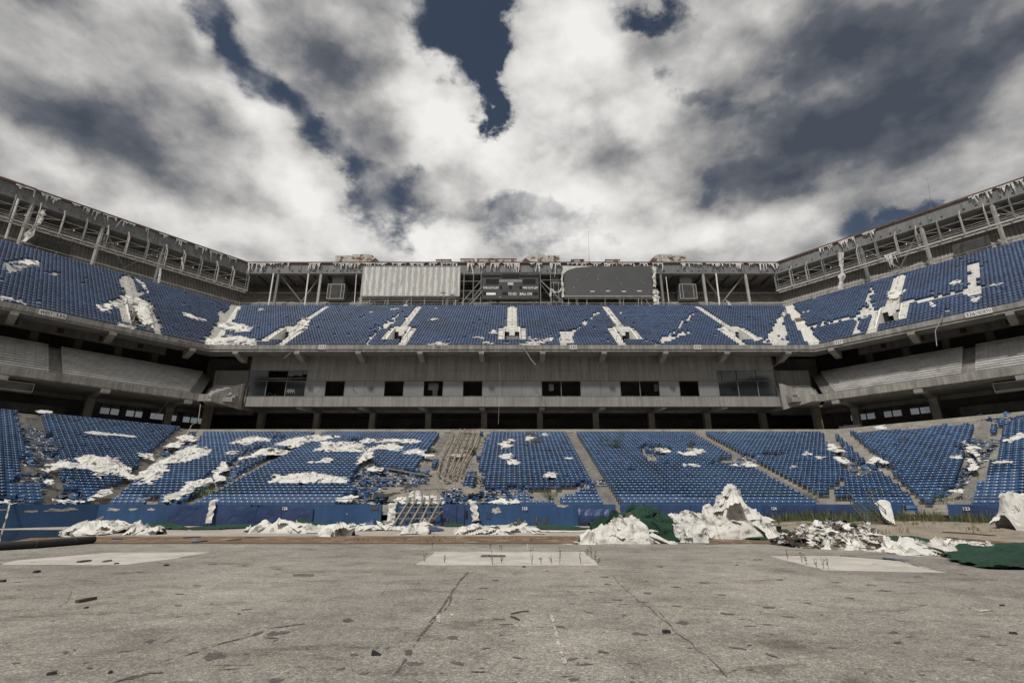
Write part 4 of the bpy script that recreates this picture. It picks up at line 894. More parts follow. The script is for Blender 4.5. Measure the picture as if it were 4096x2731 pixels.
# ------------------------------------------------------------------ blue field wall with pads
DX = lambda D_: (D_-1176)*.4354*39.6/490
for sec in 'CLR':
    t = empty('field_wall', P(sec, 0 if sec == 'C' else 8, 41.6), {'C': 'blue concrete field wall in front of the centre stand, padded in parts', 'L': 'bright blue field wall of the left wing with peeling white patches', 'R': 'blue field wall of the right wing behind the grassy bank'}[sec], 'wall', 'blue walls round the field')
    if sec == 'C': segs = [(-cx(41.6), DX(578), 1.64), (DX(578), DX(605), 1.2), (DX(605), DX(878), 1.64), (DX(912), DX(1413), 1.64), (DX(1424), cx(41.6)-1.9, 1.64)]
    else: segs = [(mit(41.6)+(1.4 if sec == 'R' else 0), END['low'], 1.64)]
    for (x0, x1, h) in segs:
        b = MB(); n = max(2, int((x1-x0)/.35)); top = []
        for k in range(n+1):
            x = x0+(x1-x0)*k/n; chip = max(0, fbm((x*.9, 3.3, 7), 3)-.42)*.5
            top.append((x, h-chip if h > 1.3 else h-.25*abs(fbm((x*1.7, 2, 2)))))
        for (xa, ha), (xb, hb) in zip(top, top[1:]):
            b.add([P(sec, x, y, z) for (x, h_) in ((xa, ha), (xb, hb)) for (y, z) in ((41.6, 0), (41.6, h_), (41.88, h_), (41.88, 0))], [(0, 4, 5, 1), (1, 5, 6, 2), (3, 2, 6, 7)])
        b.add([P(sec, x0, y, z) for y, z in ((41.6, 0), (41.6, top[0][1]), (41.88, top[0][1]), (41.88, 0))], [(0, 1, 2, 3)]); b.add([P(sec, x1, y, z) for y, z in ((41.6, 0), (41.6, top[-1][1]), (41.88, top[-1][1]), (41.88, 0))], [(0, 1, 2, 3)])
        b.build('wall_segment', 'wall_blue', t)
    pads = [] if sec == 'L' else [(DX(396), DX(488), 0), (DX(489), DX(575+20), 1), (DX(596), DX(652), 0), (DX(653), DX(724), 2), (DX(1013), DX(1050), 0), (DX(1051), DX(1068), 1), (DX(1326), DX(1396), 3), (DX(1428), DX(1500), 0), (DX(1501), DX(1582), 0), (DX(1583), DX(1680), 1), (DX(1750), DX(1770), 0), (DX(1772), DX(1867), 0), (DX(1868), DX(1948), 1)] if sec == 'C' else \
        [(mit(41.6)+2.4+4.0*k, mit(41.6)+6.3+4.0*k, k % 2) for k in range(6)]
    for (x0, x1, kind) in pads:
        b = MB(); n = 14; m_ = 5; V = []
        for j in range(m_+1):
            for k in range(n+1):
                x = x0+(x1-x0)*k/n; f = j/m_; h = 1.5+.06*math.sin(k*.9+x0)
                if kind == 2: h -= .25*k/n
                if kind == 3: h = 1.28+.05*math.sin(k*1.3)
                if k == 0 and kind == 0: h -= .1
                z = .06+(h-.06)*f; y = 41.6-.09-.05*fbm((x*1.1, z*1.4, x0), 3)-(.22*math.sin(math.pi*f)+.1*fbm((x*2.5, z*2, 1)) if kind == 3 else .02*math.sin(math.pi*f))
                V.append(P(sec, x, y, z))
        C_ = n+1; b.add(V, [(j*C_+k, j*C_+k+1, (j+1)*C_+k+1, (j+1)*C_+k) for j in range(m_) for k in range(n)])
        for k in range(n): b.add([V[m_*C_+k], V[m_*C_+k+1], P(sec, x0+(x1-x0)*(k+1)/n, 41.597, V[m_*C_+k+1].z), P(sec, x0+(x1-x0)*k/n, 41.597, V[m_*C_+k].z)], [(0, 1, 2, 3)])
        for k, c0 in ((0, x0), (n, x1)):
            ps = [V[j*C_+k] for j in range(m_+1)]; b.add(ps+[P(sec, c0, 41.597, ps[-1].z), P(sec, c0, 41.597, ps[0].z)], [tuple(range(m_+3))])
        b.build('wall_pad', 'pad_blue', t, smooth=False)
    # patches where the paint has come off
    lst = {'L': [(mit(41.6)+1.2+1.35*k+(.5 if k % 3 == 0 else 0), 1.28-.06*(k % 3), .5+.2*(k % 2), .12) for k in range(8)]+[(mit(41.6)+6.0, .65, .15, .25), (mit(41.6)+2.8, 1.2, .3, .07)],
           'C': [(DX(575), .7, .9, .42), (DX(600), .45, .5, .3), (DX(265), 1.25, .6, .14), (DX(310), 1.25, .4, .1), (DX(352), 1.25, .35, .12), (DX(1140), 1.15, .55, .25), (DX(1205), .35, .08, .06), (DX(1190), .25, .4, .05), (DX(1330), .8, .1, .05), (DX(905), 1.25, .3, .2), (DX(1290), 1.52, .55, .14), (DX(800), .9, .07, .1)], 'R': []}[sec]
    for (x, z, rx, rz) in lst:
        if sec == 'C' and abs(x) > cx(41.6)-.6: continue
        pts = []
        for k in range(26):
            a = 2*math.pi*k/26; r = .75+.6*fbm((math.cos(a)*1.3+x, math.sin(a)*1.3+z, x), 4); zz = min(1.62, z+rz*r*math.sin(a)); pts.append(P(sec, x+rx*r*math.cos(a), 41.6-.004, zz))
        b = MB(); b.prism(pts, P(sec, 0, .006)-P(sec, 0, 0)); b.build('peeled_paint', 'pad_concrete', t)
    nums = {'C': [('126', 657, 1166), ('125', 1208, 1169), ('124', 1781, 1173)], 'R': [('123', 2223, 1178)], 'L': []}[sec]
    for s, u, v in nums:
        p = at_depth((u-8)*.4354, v*.4354, 41.45, sec); p.z = 1.22; text(s, p, sec_ax(sec), .22, 'text_white', t, name='section_number', bold=.02)
    if sec == 'C':
        for (u, w, z0, z1) in ((1073, .16, .55, 1.15), (1123, .42, .5, 1.05), (1092, .32, .1, .42)):
            b = MB(); x = DX(u); m_ = 'black_hole' if w < .2 or z0 < .2 else 'pad_blue'; b.box((x-w/2, 41.57, z0), (x+w/2, 41.598, z1)); b.build('wall_hatch', m_, t)
        b = MB(); b.box((DX(890)-5.2*0-1.2, 41.56, 1.2), (DX(890)-.4-.3, 41.598, 1.45)); b.build('small_plaque', 'rust', t)
# thin rails along the front rows and in front of the upper rows
def rail(name, sec, a0, a1, Y, z, h, label, step=2.2, hs=(1.0, .5), r=.025, m='steel_dark'):
    b = MB()
    for f in hs: b.tube(P(sec, a0, Y, z+h*f), P(sec, a1, Y, z+h*f), r, 4)
    x = a0
    while x <= a1+.01: b.tube(P(sec, x, Y, z), P(sec, x, Y, z+h), r, 4); x += step
    o = b.build(name, m); tag(o, label, 'railing', 'dark metal rails in front of the seats'); return o
rail('front_rail', 'C', DX(560), DX(860), 41.95, 1.60, .42, 'thin dark rail on the field wall above number 126', hs=(1,))
rail('front_rail', 'C', DX(1430), DX(1690), 41.95, 1.60, .42, 'thin dark rail on the field wall behind the green turf heap', hs=(1,))
rail('front_rail', 'R', mit(41.9)+3, END['low'], 41.95, 1.60, .5, 'dark rail on the field wall of the right wing', hs=(1,))
rail('front_rail', 'C', -48.8, 49, 76.5, 26.14, .5, 'thin rail along the lower edge of the centre upper stand', hs=(1, .55), r=.02)
rail('front_rail', 'L', mit(76.5), END['up'], 76.5, 26.14, .5, 'thin rail along the lower edge of the left upper stand', hs=(1, .55), r=.02)
rail('front_rail', 'R', mit(76.5), END['up'], 76.5, 26.14, .5, 'thin rail along the lower edge of the right upper stand', hs=(1, .55), r=.02)
for sec in 'LR': rail('front_rail', sec, mit(75.7)+.5, END['mid'], 75.7, 17.82, .55, 'thin rail in front of the metal benches of the %s wing' % SECN[sec], hs=(1, .5), r=.022)
# handrails beside the aisles and round the vomitories of the upper stand
for sec in 'CLR':
    for ci, c in enumerate(sorted(UA[sec], key=lambda q: q)):
        zr = lambda i: rowz(UP, i); b = MB(); s_ = 1 if c < 0 or sec == 'L' else -1
        for i in range(VR1+1, 25, 3): b.path([P(sec, c, rowY(UP, i), zr(i)), P(sec, c, rowY(UP, i), zr(i)+.9), P(sec, c, rowY(UP, i+1), zr(i+1)+.9), P(sec, c, rowY(UP, i+1), zr(i+1))], .03, 4)
        where = {'C': ['far left', 'left', 'middle', 'right', 'far right'], 'L': ['inner', 'outer', 'outermost'], 'R': ['inner', 'outer', 'outermost']}[sec][ci]
        o = b.build('handrail', 'steel_dark'); tag(o, 'row of dark handrail hoops down the %s white aisle of the %s upper stand' % (where, SECN[sec]), 'handrail', 'aisle handrails of the upper stand')
        b = MB(); y1 = rowY(UP, VR1-1)+.14; zt = zr(VR1)+.3
        b.path([P(sec, c-1.5, y1, zt), P(sec, c-1.5, y1, zt+.95), P(sec, c+1.5, y1, zt+.95), P(sec, c+1.5, y1, zt)], .035, 5); b.path([P(sec, c-1.5, y1, zt+.5), P(sec, c+1.5, y1, zt+.5)], .03, 4); b.path([P(sec, c, y1, zt), P(sec, c, y1, zt+.95)], .03, 4)
        for s2 in (-1, 1):
            x = c+s2*1.48; ya, yb = rowY(UP, VR0)-.3, y1; za, zb = zr(VR0)+.35, zr(VR1-1)+.9
            b.path([P(sec, x, ya, za-.4), P(sec, x, ya, za+.75), P(sec, x, yb, zb+.6)], .032, 4); b.path([P(sec, x, (ya+yb)/2, (za+zb)/2-.3), P(sec, x, (ya+yb)/2, (za+zb)/2+.68)], .03, 4)
            b.path([P(sec, x+s2*.1, ya-.3, za-.5), P(sec, x+s2*.1, ya-.3, za+.6), P(sec, x+s2*.9, ya-.3, za+.6), P(sec, x+s2*.9, ya-.3, za-.5)], .03, 4)
        o = b.build('guard_rail', 'steel_dark'); tag(o, 'bent dark guard rail round the %s vomitory of the %s upper stand' % (where, SECN[sec]), 'guard rail', 'guard rails round the vomitories')
# ------------------------------------------------------------------ scoreboards
def facebox(name, c, rect, Y, depth, m, label=None, cat=None, group=None, parent=None):
    (x0, y0, x1, y1) = rect; (ua, va), (ub, vb) = px(c, [(x0, y0), (x1, y1)])
    T = at_depth(ua, va, Y); B = at_depth(ub, vb, Y); b = MB(); b.box((T.x, Y, B.z), (B.x, Y+depth, T.z)); o = b.build(name, m, parent)
    if label: tag(o, label, cat, group)
    return o, T.x, B.x, B.z, T.z
BY = 103.6
t = empty('blank_board', (-23, BY, 46), 'large blank grey board with streaked panels left of the scoreboard', 'board', 'big boards above the centre stand')
o, x0, x1, z0, z1 = facebox('board_face', 'a3', (143, 170, 1140, 472), BY, .7, 'board_grey', parent=t)
b = MB(); b.box((x0-.1, BY-.05, z1), (x1+.1, BY+.75, z1+.14)); b.box((x0-.1, BY-.05, z0-.14), (x1+.1, BY+.75, z0)); b.box((x1, BY-.05, z0), (x1+.14, BY+.75, z1)); b.build('board_frame', 'steel_light', t)
b = MB(); x = x0+2
while x < x1: b.bar((x, BY+.4, z0-.1), (x, BY+1.3, rowz(UP, 26)), .16); x += 4.2
b.bar((x0-.6, BY+.4, z0-.55), (x1, BY+.4, z0-.55), .14); b.bar((x0-.6, BY+.2, z0-1.2), (x1, BY+.2, z0-1.2), .09)
b.build('support_leg', 'steel_light', t)
t = empty('video_screen', (24, BY, 46), 'large dark grey dead video screen with shredded cover at its edges', 'screen', 'big boards above the centre stand')
o, sx0, sx1, sz0, sz1 = facebox('screen_face', 'a4', (300, 204, 1012, 434), BY, .7, 'screen_dark', parent=t)
b = MB(); b.box((sx0-.05, BY-.03, sz0-.16), (sx1+.05, BY+.75, sz0)); b.build('screen_frame', 'steel_light', t)
b = MB(); b.prism([(sx0-.1, BY-.05, sz1+.1), (sx0+7.2, BY-.05, sz1+.05), (sx0+3, BY-.05, sz1-.35), (sx0+1.0, BY-.05, sz1-1.0), (sx0-.1, BY-.05, sz1-2.0)], (0, .03, 0)); b.build('torn_cover', 'cloth', t)
rr = random.Random(8)
for _ in range(12):
    x = rr.uniform(sx0+2, sx1-1); z = rr.uniform(sz0+1, sz1-1.5); b = MB(); a = rr.uniform(-.6, .6); l = rr.uniform(.15, .4)
    b.bar((x, BY-.02, z), (x+l*math.sin(a), BY-.02, z-l*math.cos(a)), .07, .03); b.build('torn_flake', 'cloth', t)
for k in range(5): b = MB(); x = sx0+6+3.6*k; b.box((x, BY-.05, sz0+.95+.1*(k % 2)), (x+1.0, BY-.002, sz0+1.2+.1*(k % 2))); b.build('torn_flake', 'cloth', t)
b = MB(); x = sx0+1
while x < sx1: b.bar((x, BY+.4, sz0-.1), (x, BY+1.3, rowz(UP, 26)), .16); x += 4.2
b.bar((sx0, BY+.4, sz0-.5), (sx1+1.5, BY+.4, sz0-.5), .14); b.build('support_leg', 'steel_light', t)
# black scoreboard
t = empty('scoreboard', (0, BY, 46), 'black worn scoreboard with QTR, TIME OUTS LEFT, TO GO and BALL ON lettering', 'scoreboard', 'big boards above the centre stand')
o, x0, x1, z0, z1 = facebox('board_face', 'a3', (1385, 226, 1975, 506), BY, .8, 'score_black', parent=t)
def sb(name, rect, m, d=.04):
    (ua, va), (ub, vb) = px('a3', [(rect[0], rect[1]), (rect[2], rect[3])]); T = at_depth(ua, va, BY-d); B = at_depth(ub, vb, BY-d)
    b = MB(); b.box((T.x, BY-d, B.z), (B.x, BY-.003, T.z)); return b.build(name, m, t)
sb('digit_window', (1388, 256, 1585, 285), 'black_hole'); sb('digit_window', (1590, 246, 1770, 292), 'black_hole'); sb('digit_window', (1775, 256, 1973, 288), 'black_hole')
sb('digit_window', (1420, 298, 1555, 350), 'black_hole'); sb('digit_window', (1805, 298, 1940, 350), 'black_hole'); sb('clear_panel', (1560, 304, 1798, 332), 'duct_metal')
sb('digit_window', (1564, 370, 1588, 402), 'black_hole'); sb('digit_window', (1665, 366, 1690, 400), 'black_hole'); sb('digit_window', (1772, 370, 1797, 402), 'black_hole')
sb('digit_window', (1392, 434, 1424, 468), 'black_hole'); sb('digit_window', (1590, 434, 1650, 468), 'black_hole'); sb('digit_window', (1910, 434, 1965, 470), 'black_hole'); sb('white_strip', (1425, 442, 1522, 465), 'text_white')
sb('trim', (1388, 288, 1973, 292), 'steel_grey', .03); sb('trim', (1388, 470, 1973, 473), 'steel_grey', .03)
def stext(s, x0, x1, y0, y1, plate=None):
    (ua, va), (ub, vb) = px('a3', [(x0, y0), (x1, y1)]); T = at_depth(ua, va, BY-.06); B = at_depth(ub, vb, BY-.06)
    tx, w = text(s, (T.x, BY-.06, B.z), (1, 0, 0), T.z-B.z, 'text_white' if not plate else 'text_dark', t, bold=.015)
    k = (B.x-T.x)/w
    for v in tx.data.vertices: v.co.x = T.x+(v.co.x-T.x)*k
sb('letter_plate', (1650, 336, 1706, 362), 'text_white'); stext('QTR', 1654, 1702, 340, 358, 1)
stext('TIME OUTS LEFT', 1390, 1556, 380, 402); stext('TIME OUTS LEFT', 1803, 1968, 380, 402); stext('TO GO', 1651, 1741, 440, 466); stext('BALL ON', 1775, 1901, 440, 466)
rr = random.Random(3)
for k in range(22):
    x = rr.uniform(x0+.3, x1-.6); z = rr.uniform(z0+.2, z1-.3)
    if z0+.7 < z < z0+4.3: continue
    b = MB(); w = rr.uniform(.1, .5); b.box((x, BY-.02, z), (x+w, BY-.002, z+rr.uniform(.06, .14))); b.build('worn_patch', 'cloth' if k % 3 == 0 else 'steel_grey', t)
# steel lattice and little stair between the blank board and the scoreboard
b = MB(); zt_ = rowz(UP, 26)
for z in (46.2, 48.2, 50.6, 52.4): b.bar((-12.0, 104.2, z), (-7.1, 104.2, z), .13)
for x in (-11.2, -9.0, -7.2): b.bar((x, 104.2, zt_), (x, 104.2, 52.6), .2)
b.bar((-11.6, 104.3, 45.2), (-6.9, 104.3, 51.2), .22); b.bar((-11, 104.0, zt_+.6), (-6.9, 104.0, 47.9), .3); b.bar((-11, 103.8, zt_+1.7), (-6.9, 103.8, 48.9), .07)
o = b.build('board_scaffold', 'steel_grey'); tag(o, 'steel lattice with a long diagonal left of the black scoreboard', 'scaffold', 'lattices beside the scoreboard'); b = MB()
for x in (6.6, 9, 11.6): b.bar((x, 104.2, zt_), (x, 104.2, 52.6), .2)
for z in (45.4, 50.9, 52.4): b.bar((6.4, 104.2, z), (11.9, 104.2, z), .13)
b.bar((6.5, 104.3, 51), (13, 104.3, 44), .26)
o = b.build('board_scaffold', 'steel_grey'); tag(o, 'steel lattice right of the black scoreboard', 'scaffold', 'lattices beside the scoreboard')
t = empty('access_stair', (-12, 101.5, zt_), 'small steep stair with worn steps below the blank board', 'stair')
b = MB()
for k in range(6): b.box((-12.7, 101.0+.3*k, zt_-.1+.32*k), (-11.1, 101.4+.3*k, zt_+.02+.32*k))
b.build('steps', 'wood', t); b = MB()
for x in (-12.75, -11.05): b.bar((x, 100.9, zt_-.2), (x, 102.9, zt_+2.0), .1, .2); b.path([(x, 100.9, zt_), (x, 100.9, zt_+1.0), (x, 102.9, zt_+3.1), (x, 102.9, zt_+2)], .05)
b.build('stringer', 'steel_light', t); b = MB(); b.path([(-14.6, 100.5, zt_), (-14.6, 100.5, zt_+2.3), (-12.9, 100.5, zt_+2.3), (-12.9, 100.5, zt_), (-14.6, 100.5, zt_)], .07, 5); b.build('gate_frame', 'steel_light', t)
# ------------------------------------------------------------------ hanging air handlers, roof hoods, masts, pipes, lamps
def airbox(sec, a, Y, z0, z1, w, label):
    t = empty('air_handler', P(sec, a, Y, z0), label, 'air handler', 'louvred boxes hanging under the roof')
    b = MB(); b.hexa(hexbox(sec, a-w/2, a+w/2, Y, Y+2.2, z0, z1)); b.build('housing', 'duct_metal', t)
    l = MB(); n = 12
    for k in range(n): z = z0+.2+(z1-z0-.4)*k/(n-1); l.bar(P(sec, a-w/2+.12, Y-.08, z), P(sec, a+w/2-.12, Y-.08, z), .10, .09)
    l.build('louvre', 'steel_grey' if sec == 'C' else 'steel_dark', t)
    b = MB()
    for x in (-w/2, -w/2+.7, w/2-.7, w/2): b.bar(P(sec, a+x, Y-.12, z0), P(sec, a+x, Y-.12, z1), .12, .1)
    b.bar(P(sec, a-w/2, Y-.12, z0), P(sec, a+w/2, Y-.12, z0), .12, .12); b.bar(P(sec, a-w/2, Y-.12, z1), P(sec, a+w/2, Y-.12, z1), .12, .12); b.build('louvre_frame', 'steel_light' if sec == 'C' else 'steel_dark', t)
    if sec == 'C': b = MB(); b.hexa(hexbox(sec, a-w*.36, a+w*.36, Y+.5, Y+2.1, z1, ZB+.4)); b.build('duct', 'duct_metal', t)
    b = MB(); b.hexa(hexbox(sec, a-w/2+.1, a+w/2-.1, Y-.02, Y-.001, z0+.1, z1-.1)); b.build('dark_inside', 'black_hole', t)
airbox('C', -41.4, 105.9, 46.9, 50.6, 3.9, 'louvred metal box hanging under the roof left of the blank board')
airbox('C', 41.4, 105.9, 46.9, 50.6, 3.9, 'louvred metal box hanging under the roof right of the video screen')
airbox('C', 10.3, 105.2, 45.8, 50.6, 2.6, 'louvred metal box squeezed between scoreboard and video screen')
airbox('L', 19.5, 106.5, 45.4, 47.8, 5.0, 'louvred metal box under the catwalk of the left wing'); airbox('R', 19.5, 106.5, 45.4, 47.8, 5.0, 'louvred metal box under the catwalk of the right wing')
def hood(x0, x1, z1, point, label):
    Y = 107.5; t = empty('roof_hood', ((x0+x1)/2, Y, ZT), label, 'roof vent', 'rusty hoods on the roof')
    zb = ZB+.85; w = x1-x0; ZM = 57.2
    xa, xb = (x0, x1-.27*w) if point > 0 else (x0+.27*w, x1)
    b = MB(); b.box((xa, Y, zb), (xb, Y+3, z1-.35)); m_ = xb-.35*w if point > 0 else xa
    b.box((m_, Y-.02, zb), (m_+.35*w, Y+3.02, z1)); b.build('duct_body', 'white_rust', t)
    b = MB(); e = x1 if point > 0 else x0; s = xb if point > 0 else xa
    f = [(s, z1), (s, zb), (e, zb), (e, ZM+.4), (s+(e-s)*.35, z1-.2)]
    b.prism([(x, Y+.1, z) for x, z in f], (0, 2.8, 0)); b.build('intake', 'white_rust', t)
    b = MB(); b.prism([(s+(e-s)*.15, Y+.06, ZM+.2), (e-(e-s)*.05, Y+.06, ZM+.2), (e-(e-s)*.35, Y+.06, z1-.9)], (0, .05, 0)); b.build('dark_mouth', 'rust', t)
hood(-43.3, -32.3, 59.4, 1, 'rusty white roof hood at the left, above the blank board'); hood(2.4, 11.6, 59.4, -1, 'rusty white roof hood above the gap between scoreboard and video screen'); hood(33.5, 42.8, 59.4, -1, 'rusty white roof hood right of the video screen')
for (sec, x, w, h, lab) in (('C', -18.6, 3.6, .5, 'low pale curb on the roof above the blank board'), ('C', -12.6, 3.2, .75, 'small pale box on the roof above the right end of the blank board'), ('C', -8.5, 9.5, .75, 'long flat white hatch on the roof left of the scoreboard'),
                      ('C', 14.6, 3.0, .5, 'low pale curb on the roof above the left end of the video screen'), ('C', 23, 3.4, .5, 'low pale curb on the roof above the middle of the video screen'),
                      ('L', 24, 6.5, .5, 'pale roof box near the middle of the left wing'), ('L', 12.6, 4.6, .3, 'pale roof box near the corner of the left wing'), ('R', 13, 6, .2, 'low pale roof box near the corner of the right wing'), ('R', 26, 3.2, .4, 'pale roof box near the outer end of the right wing')):
    h += 1.75 if sec == 'C' else 1.0; b = MB(); zb = ZB+.85; b.hexa(hexbox(sec, x, x+w, 108, 110, zb, ZT+h)); b.hexa(hexbox(sec, x-.12, x+w+.12, 107.88, 110.12, ZT+h, ZT+h+.12))
    o = b.build('roof_box', 'white_rust'); tag(o, lab, 'roof box', 'small boxes on the roof')
for (sec, u, v0, v1, lab) in (('C', 589, 231, 262, 'thin radio mast on the roof above the video screen'), ('R', 928, 178, 203, 'thin radio mast on the roof of the right wing')):
    A = at_depth(u, v1, 106, sec); B = at_depth(u-.6, v0, 106, sec); b = MB(); b.tube((A.x, A.y, ZB+.8), B, .06, 5, r2=.02); b.tube((A.x, A.y, ZB+.8), (A.x, A.y, ZT+.8), .14, 6); o = b.build('radio_mast', 'steel_grey'); tag(o, lab, 'mast', 'radio masts')
for (c, p, q, Y, sec, lab) in (('a2', (983, 392), (937, 762), 104.2, 'C', 'pale straight pipe hanging beside a roof column, left of the left louvred box'), ('a2', (572, 388), (512, 762), 104.2, 'C', 'pale pipe leaning on the first roof column by the left corner'),
                      ('a4', (1497, 258), (1526, 505), 104.2, 'C', 'pale straight pipe hanging right of the right louvred box'), ('a4', (1105, 285), (1128, 480), 104.2, 'C', 'thin pale pipe on the roof column beside the video screen'),
                      ('a1', (152, 320), (45, 645), 104.0, 'L', 'long pale pipe beside the outermost visible column of the left wing'), ('a3', (68, 250), (45, 560), 104.0, 'C', 'thin pale pipe beside the left edge of the blank board')):
    (u0, v0), (u1, v1) = px(c, [p, q]); A = at_depth(u0, v0, Y, sec); B = at_depth(u1, v1, Y, sec); b = MB(); b.tube(A, B, .17 if 'thin' not in lab else .09, 7); o = b.build('drain_pipe', 'seat_plate'); tag(o, lab, 'pipe', 'pale pipes under the roof')
for (c, p, q, lab) in (('a3', (372, 515), (348, 600), 'left of the three small floodlights bent over the left upper seats'), ('a3', (640, 495), (640, 600), 'middle small floodlight hanging over the left upper seats'), ('a3', (612, 505), (585, 572), 'right small floodlight bent over the left upper seats'),
                    ('a4', (890, 455), (888, 520), 'small floodlight hanging on a rod below the video screen'), ('a4', (948, 462), (985, 520), 'small floodlight on a bent rod below the right end of the video screen'), ('a3', (980, 500), (975, 436), 'small upright floodlight before the blank board'), ('a3', (1078, 500), (1068, 456), 'small upright floodlight at the right edge of the blank board')):
    (u0, v0), (u1, v1) = px(c, [p, q]); A = at_depth(u0, v0, 99.8); B = at_depth(u1, v1, 98.6 if q[1] > p[1] else 99.8); t = empty('floodlight', B, lab, 'floodlight', 'small floodlights on rods'); b = MB(); b.tube(A, B, .05, 5); b.build('rod', 'steel_light', t)
    b = MB(); b.hexa([(B.x+x*w, B.y+y, B.z+z) for z, w in ((-.28, .55), (.05, .3)) for x, y in ((-1, -.3), (1, -.3), (1, .3), (-1, .3))]); b.build('lamp_head', 'steel_light' if q[1] < p[1] else 'seat_plate', t)
# long metal boxes under the middle stands, poles at the corners
for sec, a in (('L', 21.5), ('R', 21.8)):
    t = empty('air_curtain', P(sec, a, 77, 15), 'long metal box with open front under the middle tier of the %s wing' % SECN[sec], 'heater', 'long metal boxes under the middle tier')
    b = MB(); z = 15.35
    for (y0, y1, za, zb) in ((77.6, 79, z, z+.12), (77.6, 79, z+1.05, z+1.17), (78.9, 79.02, z+.12, z+1.05)): b.hexa(hexbox(sec, a-2.6, a+2.6, y0, y1, za, zb))
    b.hexa(hexbox(sec, a-2.72, a-2.6, 77.6, 79, z, z+1.17)); b.hexa(hexbox(sec, a+2.6, a+2.72, 77.6, 79, z, z+1.17)); b.build('housing', 'steel_light', t)
    b = MB(); b.hexa(hexbox(sec, a-2.6, a+2.6, 78.2, 78.25, z+.12, z+1.05)); b.build('back_plate', 'duct_metal', t)
for s_ in (-1, 1):
    t = empty('striped_column', (s_*50.8, 81, 12), 'dark column with yellow hazard stripes at the %s corner of the concourse' % ('left' if s_ < 0 else 'right'), 'column', 'striped corner columns')
    b = MB(); b.box((s_*50.8-.5, 81, 12), (s_*50.8+.5, 82, 17)); b.build('shaft', 'concrete_dark', t)
    b = MB()
    for k in range(6): b.add([(s_*50.8-.5, 80.995, 12.2+.8*k), (s_*50.8+.5, 80.995, 12.6+.8*k), (s_*50.8+.5, 80.995, 12.85+.8*k), (s_*50.8-.5, 80.995, 12.45+.8*k)], [(0, 1, 2, 3)])
    MAT.get('hazard') or mat('hazard', (.20, .16, .04), .8, .3, 2); b.build('stripe', 'hazard', t)

# the opposite side of the bowl, behind the camera: seen only as the dark rim mirrored in the press box glass
b = MB(); pts = [(-130, 60), (-118, -60), (-70, -112), (0, -120), (70, -112), (118, -60), (130, 60)]
for (x0, y0), (x1, y1) in zip(pts, pts[1:]):
    b.hexa([(x0*.72, y0*.62-18, 0), (x1*.72, y1*.62-18, 0), (x1, y1, 0), (x0, y0, 0), (x0*.93, y0*.93, 40), (x1*.93, y1*.93, 40), (x1, y1, 40), (x0, y0, 40)]) if y0 < 0 and y1 < 0 else None
    if y0 < 0 and y1 < 0: b.hexa([(x0*.96, y0*.96, 40), (x1*.96, y1*.96, 40), (x1, y1, 40), (x0, y0, 40), (x0*.96, y0*.96, 56), (x1*.96, y1*.96, 56), (x1, y1, 56), (x0, y0, 56)])
o = b.build('opposite_stand', 'steel_dark'); tag(o, 'dark rim of the far opposite stand, seen only mirrored in the glass', 'grandstand')
# ------------------------------------------------------------------ torn roof fabric
def cloth_mesh(poly, mapf, g, base, amp, seed, freq=.9, edge=.35, droop=.0, rag=.18, lat=.12, stretch=(1, 1), rot=0.0):
    """crumpled sheet over a polygon in surface coordinates; mapf(a, b, h) gives the point h above the surface"""
    xs = [p[0] for p in poly]; ys = [p[1] for p in poly]; x0, x1, y0, y1 = min(xs)-g, max(xs)+g, min(ys)-g, max(ys)+g
    nx = min(220, int((x1-x0)/g)+2); ny = min(220, int((y1-y0)/g)+2); gx = (x1-x0)/(nx-1); gy = (y1-y0)/(ny-1)
    idx = {}; V = []; F = []; cr, sr = math.cos(rot), math.sin(rot)
    def vert(i, j):
        k = (i, j)
        if k in idx: return idx[k]
        x = x0+i*gx; y = y0+j*gy
        q = ((x*cr+y*sr)*freq*stretch[0], (-x*sr+y*cr)*freq*stretch[1])
        d = edist((x, y), poly); e = 1-math.exp(-d/edge)
        wq = .5*noise.noise(Vector((q[0]*.8, q[1]*.8, seed+40))); q = (q[0]+wq, q[1]-wq); r1 = 1-abs(noise.noise(Vector((q[0], q[1], seed))))*2.4; r2 = 1-abs(noise.noise(Vector((q[0]*2.3+5, q[1]*2.3, seed+3))))*2.2; r3 = 1-abs(noise.noise(Vector((q[0]*5.1, q[1]*5.1+9, seed+7))))*2
        h = base*e+amp*(.55*max(-.2, r1)*e+.30*r2*(.25+.75*e)+.16*r3)-droop*(1-e)
        lx = lat*noise.noise(Vector((q[0]*2, q[1]*2, seed+11)))*2; ly = lat*noise.noise(Vector((q[0]*2, q[1]*2, seed+17)))*2
        idx[k] = len(V); V.append(mapf(x+lx, y+ly, max(.015, h))); return idx[k]
    for i in range(nx-1):
        for j in range(ny-1):
            x = x0+(i+.5)*gx; y = y0+(j+.5)*gy
            wx = x+rag*1.6*noise.noise(Vector((x*1.3, y*1.3, seed)))+rag*noise.noise(Vector((x*4, y*4, seed))); wy = y+rag*1.6*noise.noise(Vector((x*1.3, y*1.3, seed+5)))+rag*noise.noise(Vector((x*4, y*4, seed+9)))
            if inside((wx, wy), poly): F.append((vert(i, j), vert(i+1, j), vert(i+1, j+1), vert(i, j+1)))
    return V, F
